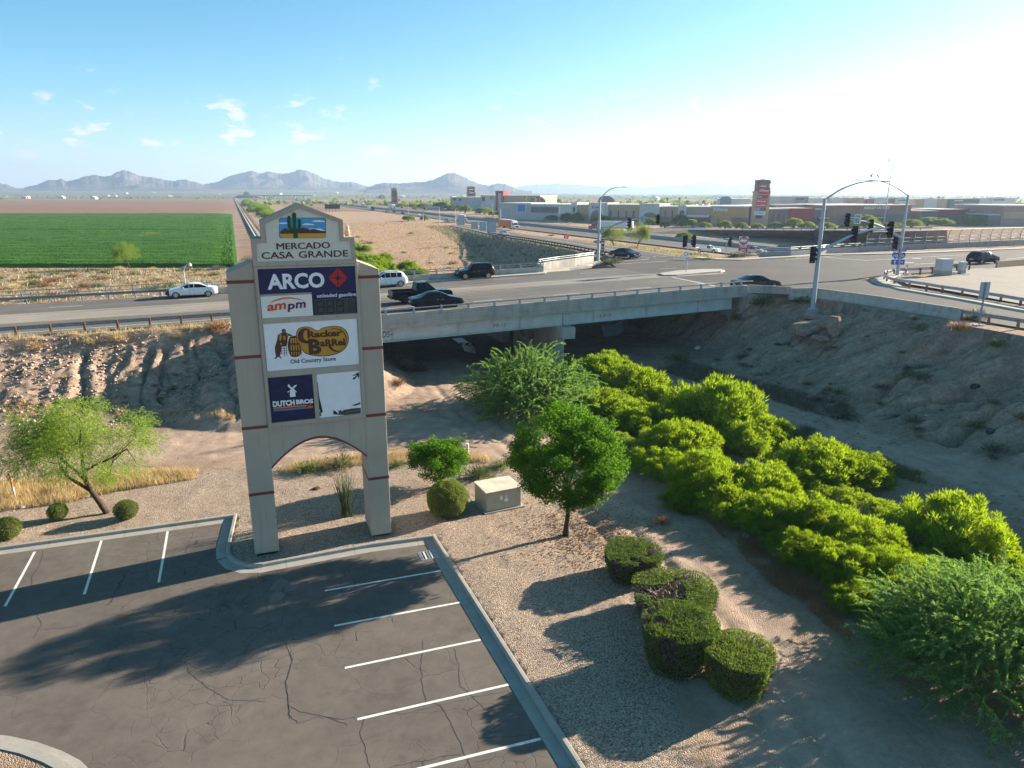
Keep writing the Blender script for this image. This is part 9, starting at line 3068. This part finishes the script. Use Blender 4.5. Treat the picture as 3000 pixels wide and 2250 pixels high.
# palo verdes in the gore between ramp and freeway
for k, (x0, x1, y0, y1, lab) in enumerate(((215, 440, 690, 865, 'spreading palo verde tree right of the ramp signal pole'), (420, 612, 672, 872, 'taller palo verde tree left of the white pickup'))):
 p = at(*ZD((x0 + x1) / 2, y1), 0.5)
 p.z = gz(p)
 w = wid((x1 - x0) * 0.23334, p)
 o = dup(pv_, p, 0.3 + 2.5 * k, lab)
 s_ = w / 7.2
 h = hgt(*ZD((x0 + x1) / 2, y0), p) - p.z
 o.scale = (s_, s_, h / 5.2)
 for ch in o.children:
  if ch.name.startswith('crown'):
   ch.material_slots[0].link = 'OBJECT'
   ch.material_slots[0].material = M['mall']
 o.name = 'palo_verde_tree'
p = at(*ZA(1210, 1060), 0.1)
o = dup(pv_, p, 1.2, 'pale bare palo verde tree at the edge of the crop field')
h = hgt(*ZA(1200, 860), p)
o.scale = (h / 6.2, h / 6.2, h / 5.2)
pal = link('crown', o.children[0].data, None)
bpy.data.objects.remove(pal)
# back row trees, palms among the stores
for k in range(34):
 x = rnd.uniform(1730, 2212) if k < 10 else rnd.uniform(0, 2212)
 zf = ZD if k < 10 else ZE
 y1 = rnd.uniform(455, 500)
 h = rnd.uniform(28, 58)
 leafy(x, x + rnd.uniform(60, 150), y1 - h, y1 + 14, zf, 'leafy green tree standing among the stores behind the mall front', k, 'desert_tree', 'trees among the back row of stores')
for k in range(16):
 x = rnd.uniform(1150, 2200) if k < 6 else rnd.uniform(300, 1600)
 zf = ZC if k < 6 else ZD
 y1 = rnd.uniform(440, 462)
 leafy(x, x + rnd.uniform(35, 80), y1 - rnd.uniform(22, 45), y1 + 16, zf, 'green tree rising behind the roofs of the mall front', k, 'desert_tree', 'trees behind the mall front')
palm = None
for k, (zf, x, y0, y1) in enumerate(((ZD, 915, 400, 470), (ZD, 802, 402, 470), (ZC, 1475, 405, 470), (ZC, 1385, 388, 470), (ZE, 1730, 400, 500), (ZE, 1405, 392, 440), (ZE, 1440, 398, 440))):
 p = at(*zf(x, 540), 0)
 h = hgt(*zf(x, y0), p)
 if palm is None:
  palm = thing('palm_tree', 'slim palm tree with a small round head among the stores', 'palm tree', p, 0, 'palms among the stores')
  MB().tube([(0, 0, -0.3), (0.1, 0, 5), (0, 0, 10)], [0.3, 0.24, 0.2], 6).obj('trunk', M['bark'], palm)
  r = np.random.default_rng(8)
  d = rand_dirs(70, r, 0.2)
  v_, t_ = blades(np.tile(np.array([0, 0, 10.0]), (70, 1)), d, r.uniform(1.6, 2.4, 70), 0.5, r, 0.35)
  link('crown', trimesh('crown', v_, t_, M['mall']), palm)
  o = palm
 else:
  o = dup(palm, p, k)
 o.location = p
 o.scale = (1, 1, h / 11)
# brooms along the far wash
wp = [p for p in resample([q for q in WASH if q.y > 90], 4.2) if 96 < p.y < 1300]
first = None
for k, p in enumerate(wp):
 if p.y > 330 and k % (2 if p.y < 600 else 4):
  continue
 for j in range(2 if p.y < 300 else 1):
  q = p + Vector((rnd.gauss(0, 3.0), rnd.gauss(0, 2.0), 0))
  q.z = gz(q)
  rr = rnd.uniform(1.9, 3.0) * (1 if p.y < 330 else 1.5 if p.y < 600 else 2.2)
  o = thing('desert_broom', 'yellow green desert broom bush in the wash beyond the bridge', 'shrub', q, rnd.random() * 6, 'desert brooms lining the wash beyond the bridge')
  o.scale = (rr, rr, rr * 0.8)
  link('foliage', BROOMS[(k + j) % 6], o)
# scattered desert scrub
pts = []
while len(pts) < 235:
 y = 92 + rnd.random() ** 1.6 * 330
 x = rnd.uniform(-0.75, 0.45) * y
 if len(pts) > 165:
  y = rnd.uniform(92, 160)
  x = rnd.uniform(-130, -18)
 p = Vector((x, y, 0))
 if canal_side(x, y) < 9 and y > 160:
  continue
 if abs(T_of(p)) and T_of(p) < 93:
  continue
 if float(line_dist(np.array([x]), np.array([y]), FWM)[0]) < 21 or float(line_dist(np.array([x]), np.array([y]), RAMP)[0]) < 7 or x > 40:
  continue
 pts.append(p)
mats_ = ['scrub', 'straw', 'grey', 'drybrown', 'scrubg', 'straw', 'scrub', 'drybrown']
desc = {'scrub': 'olive', 'straw': 'pale straw-coloured', 'grey': 'grey', 'drybrown': 'rusty brown', 'scrubg': 'green'}
for k, p in enumerate(pts):
 m_ = mats_[k % 8]
 rr = rnd.uniform(0.7, 2.3)
 p.z = gz(p)
 scrub(k * 3.1, k * 7.7, 0, m_, '%s low desert shrub on the sandy ground beyond the road' % desc[m_], 0.6, '%s shrubs scattered over the desert beyond the road' % desc[m_], p, rr)
# weeds on the near banks
for k in range(185):
 if k < 45:
  q = sz(rnd.uniform(-22, 3), rnd.uniform(56.5, 66.5))
 else:
  q = st(rnd.triangular(35, 53, 39), rnd.uniform(8, 56))
 q.z = gz(q)
 if k >= 45 and float(line_dist(np.array([q.x]), np.array([q.y]), TRACKS[2])[0]) < 2.4:
  continue
 m_ = ('straw', 'grey', 'drybrown')[k % 3] if k < 45 else ('grey', 'grey', 'drybrown', 'scrubg')[k % 4]
 scrub(k * 5.3, k * 3.1, 0, m_, ('small %s weed on the eroded left bank' if k < 45 else 'small %s weed on the shaded right bank') % desc[m_], 0.6, ('%s weeds on the eroded left bank' if k < 45 else '%s weeds on the shaded right bank') % desc[m_], q, rnd.uniform(0.18, 0.5) if k < 45 else rnd.uniform(0.3, 1.0)).name = 'bank_weed'
# far plain: tree lines and houses
r = np.random.default_rng(88)
n = 2600
yy = 900 * np.exp(r.random(n) * 1.55)
xx = (r.random(n) * 1.7 - 0.85) * yy
kp = (fbm(xx * 0.0011 + 4, yy * 0.004, 4) > 0.50) | (r.random(n) < 0.12)
kp &= ~((xx < -0.38 * yy + 40) & (yy < 1680) & (xx > -0.95 * yy))
xx, yy = xx[kp], yy[kp]
n = len(xx)
zz = terrain(xx, yy, False)
V_, T_, o_ = [], [], 0
parts_ = []
for j in range(9):
 d = rand_dirs(n, r, 0.3)
 sz_ = r.uniform(1.2, 3.4, n)
 c = np.column_stack([xx + d[:, 0] * sz_, yy + d[:, 1] * sz_, zz + 0.8 + np.abs(d[:, 2]) * sz_])
 parts_.append(leaflets(c, unit(d + np.array([0, 0, 0.4])), sz_ * 1.7, sz_ * 1.5, r))
v_, t_ = join(parts_)
tag(link('far_scrubland', trimesh('far_scrubland', v_, t_, M['mall'])), 'dark trees and scrub dotting the far plain', None, None, 'stuff')
hm_ = MB().box((-7, -5, -0.5), (7, 5, 4.2)).mesh('wall', PALE)
hr_ = MB().prism([(-7.6, 4.2), (7.6, 4.2), (0.0, 6.8)], -5.6, 5.6, 0, lambda x, z, d: (x, d, z)).mesh('roof', ROOFW)
for k in range(26):
 y = rnd.uniform(1500, 3800)
 x = rnd.uniform(-0.7, 0.65) * y
 if x < -0.34 * y and y < 1750:
  continue
 o = thing('far_house', 'small white-roofed house far out on the plain', 'house', (x, y, float(terrain(np.array([x]), np.array([y]), False)[0])), rnd.random() * 3, 'houses far out on the plain')
 link('wall', hm_, o)
 link('roof', hr_, o)
# ------------------------------------------------------------------ desert air
hz = MB().box((-11000, -400, -3.0), (11000, 11200, 420)).obj('haze', [])
tag(hz, 'thin pale desert haze over the plain', None, None, 'stuff')
hm = bpy.data.materials.new('haze')
hm.use_nodes = True
_t = hm.node_tree
for n in list(_t.nodes):
 _t.nodes.remove(n)
_v = _t.nodes.new('ShaderNodeVolumePrincipled')
_v.inputs['Color'].default_value = (0.50, 0.70, 1.0, 1)
_v.inputs['Density'].default_value = 1.35e-4
_v.inputs['Anisotropy'].default_value = 0.3
_o = _t.nodes.new('ShaderNodeOutputMaterial')
_t.links.new(_v.outputs[0], _o.inputs['Volume'])
hz.data.materials.append(hm)
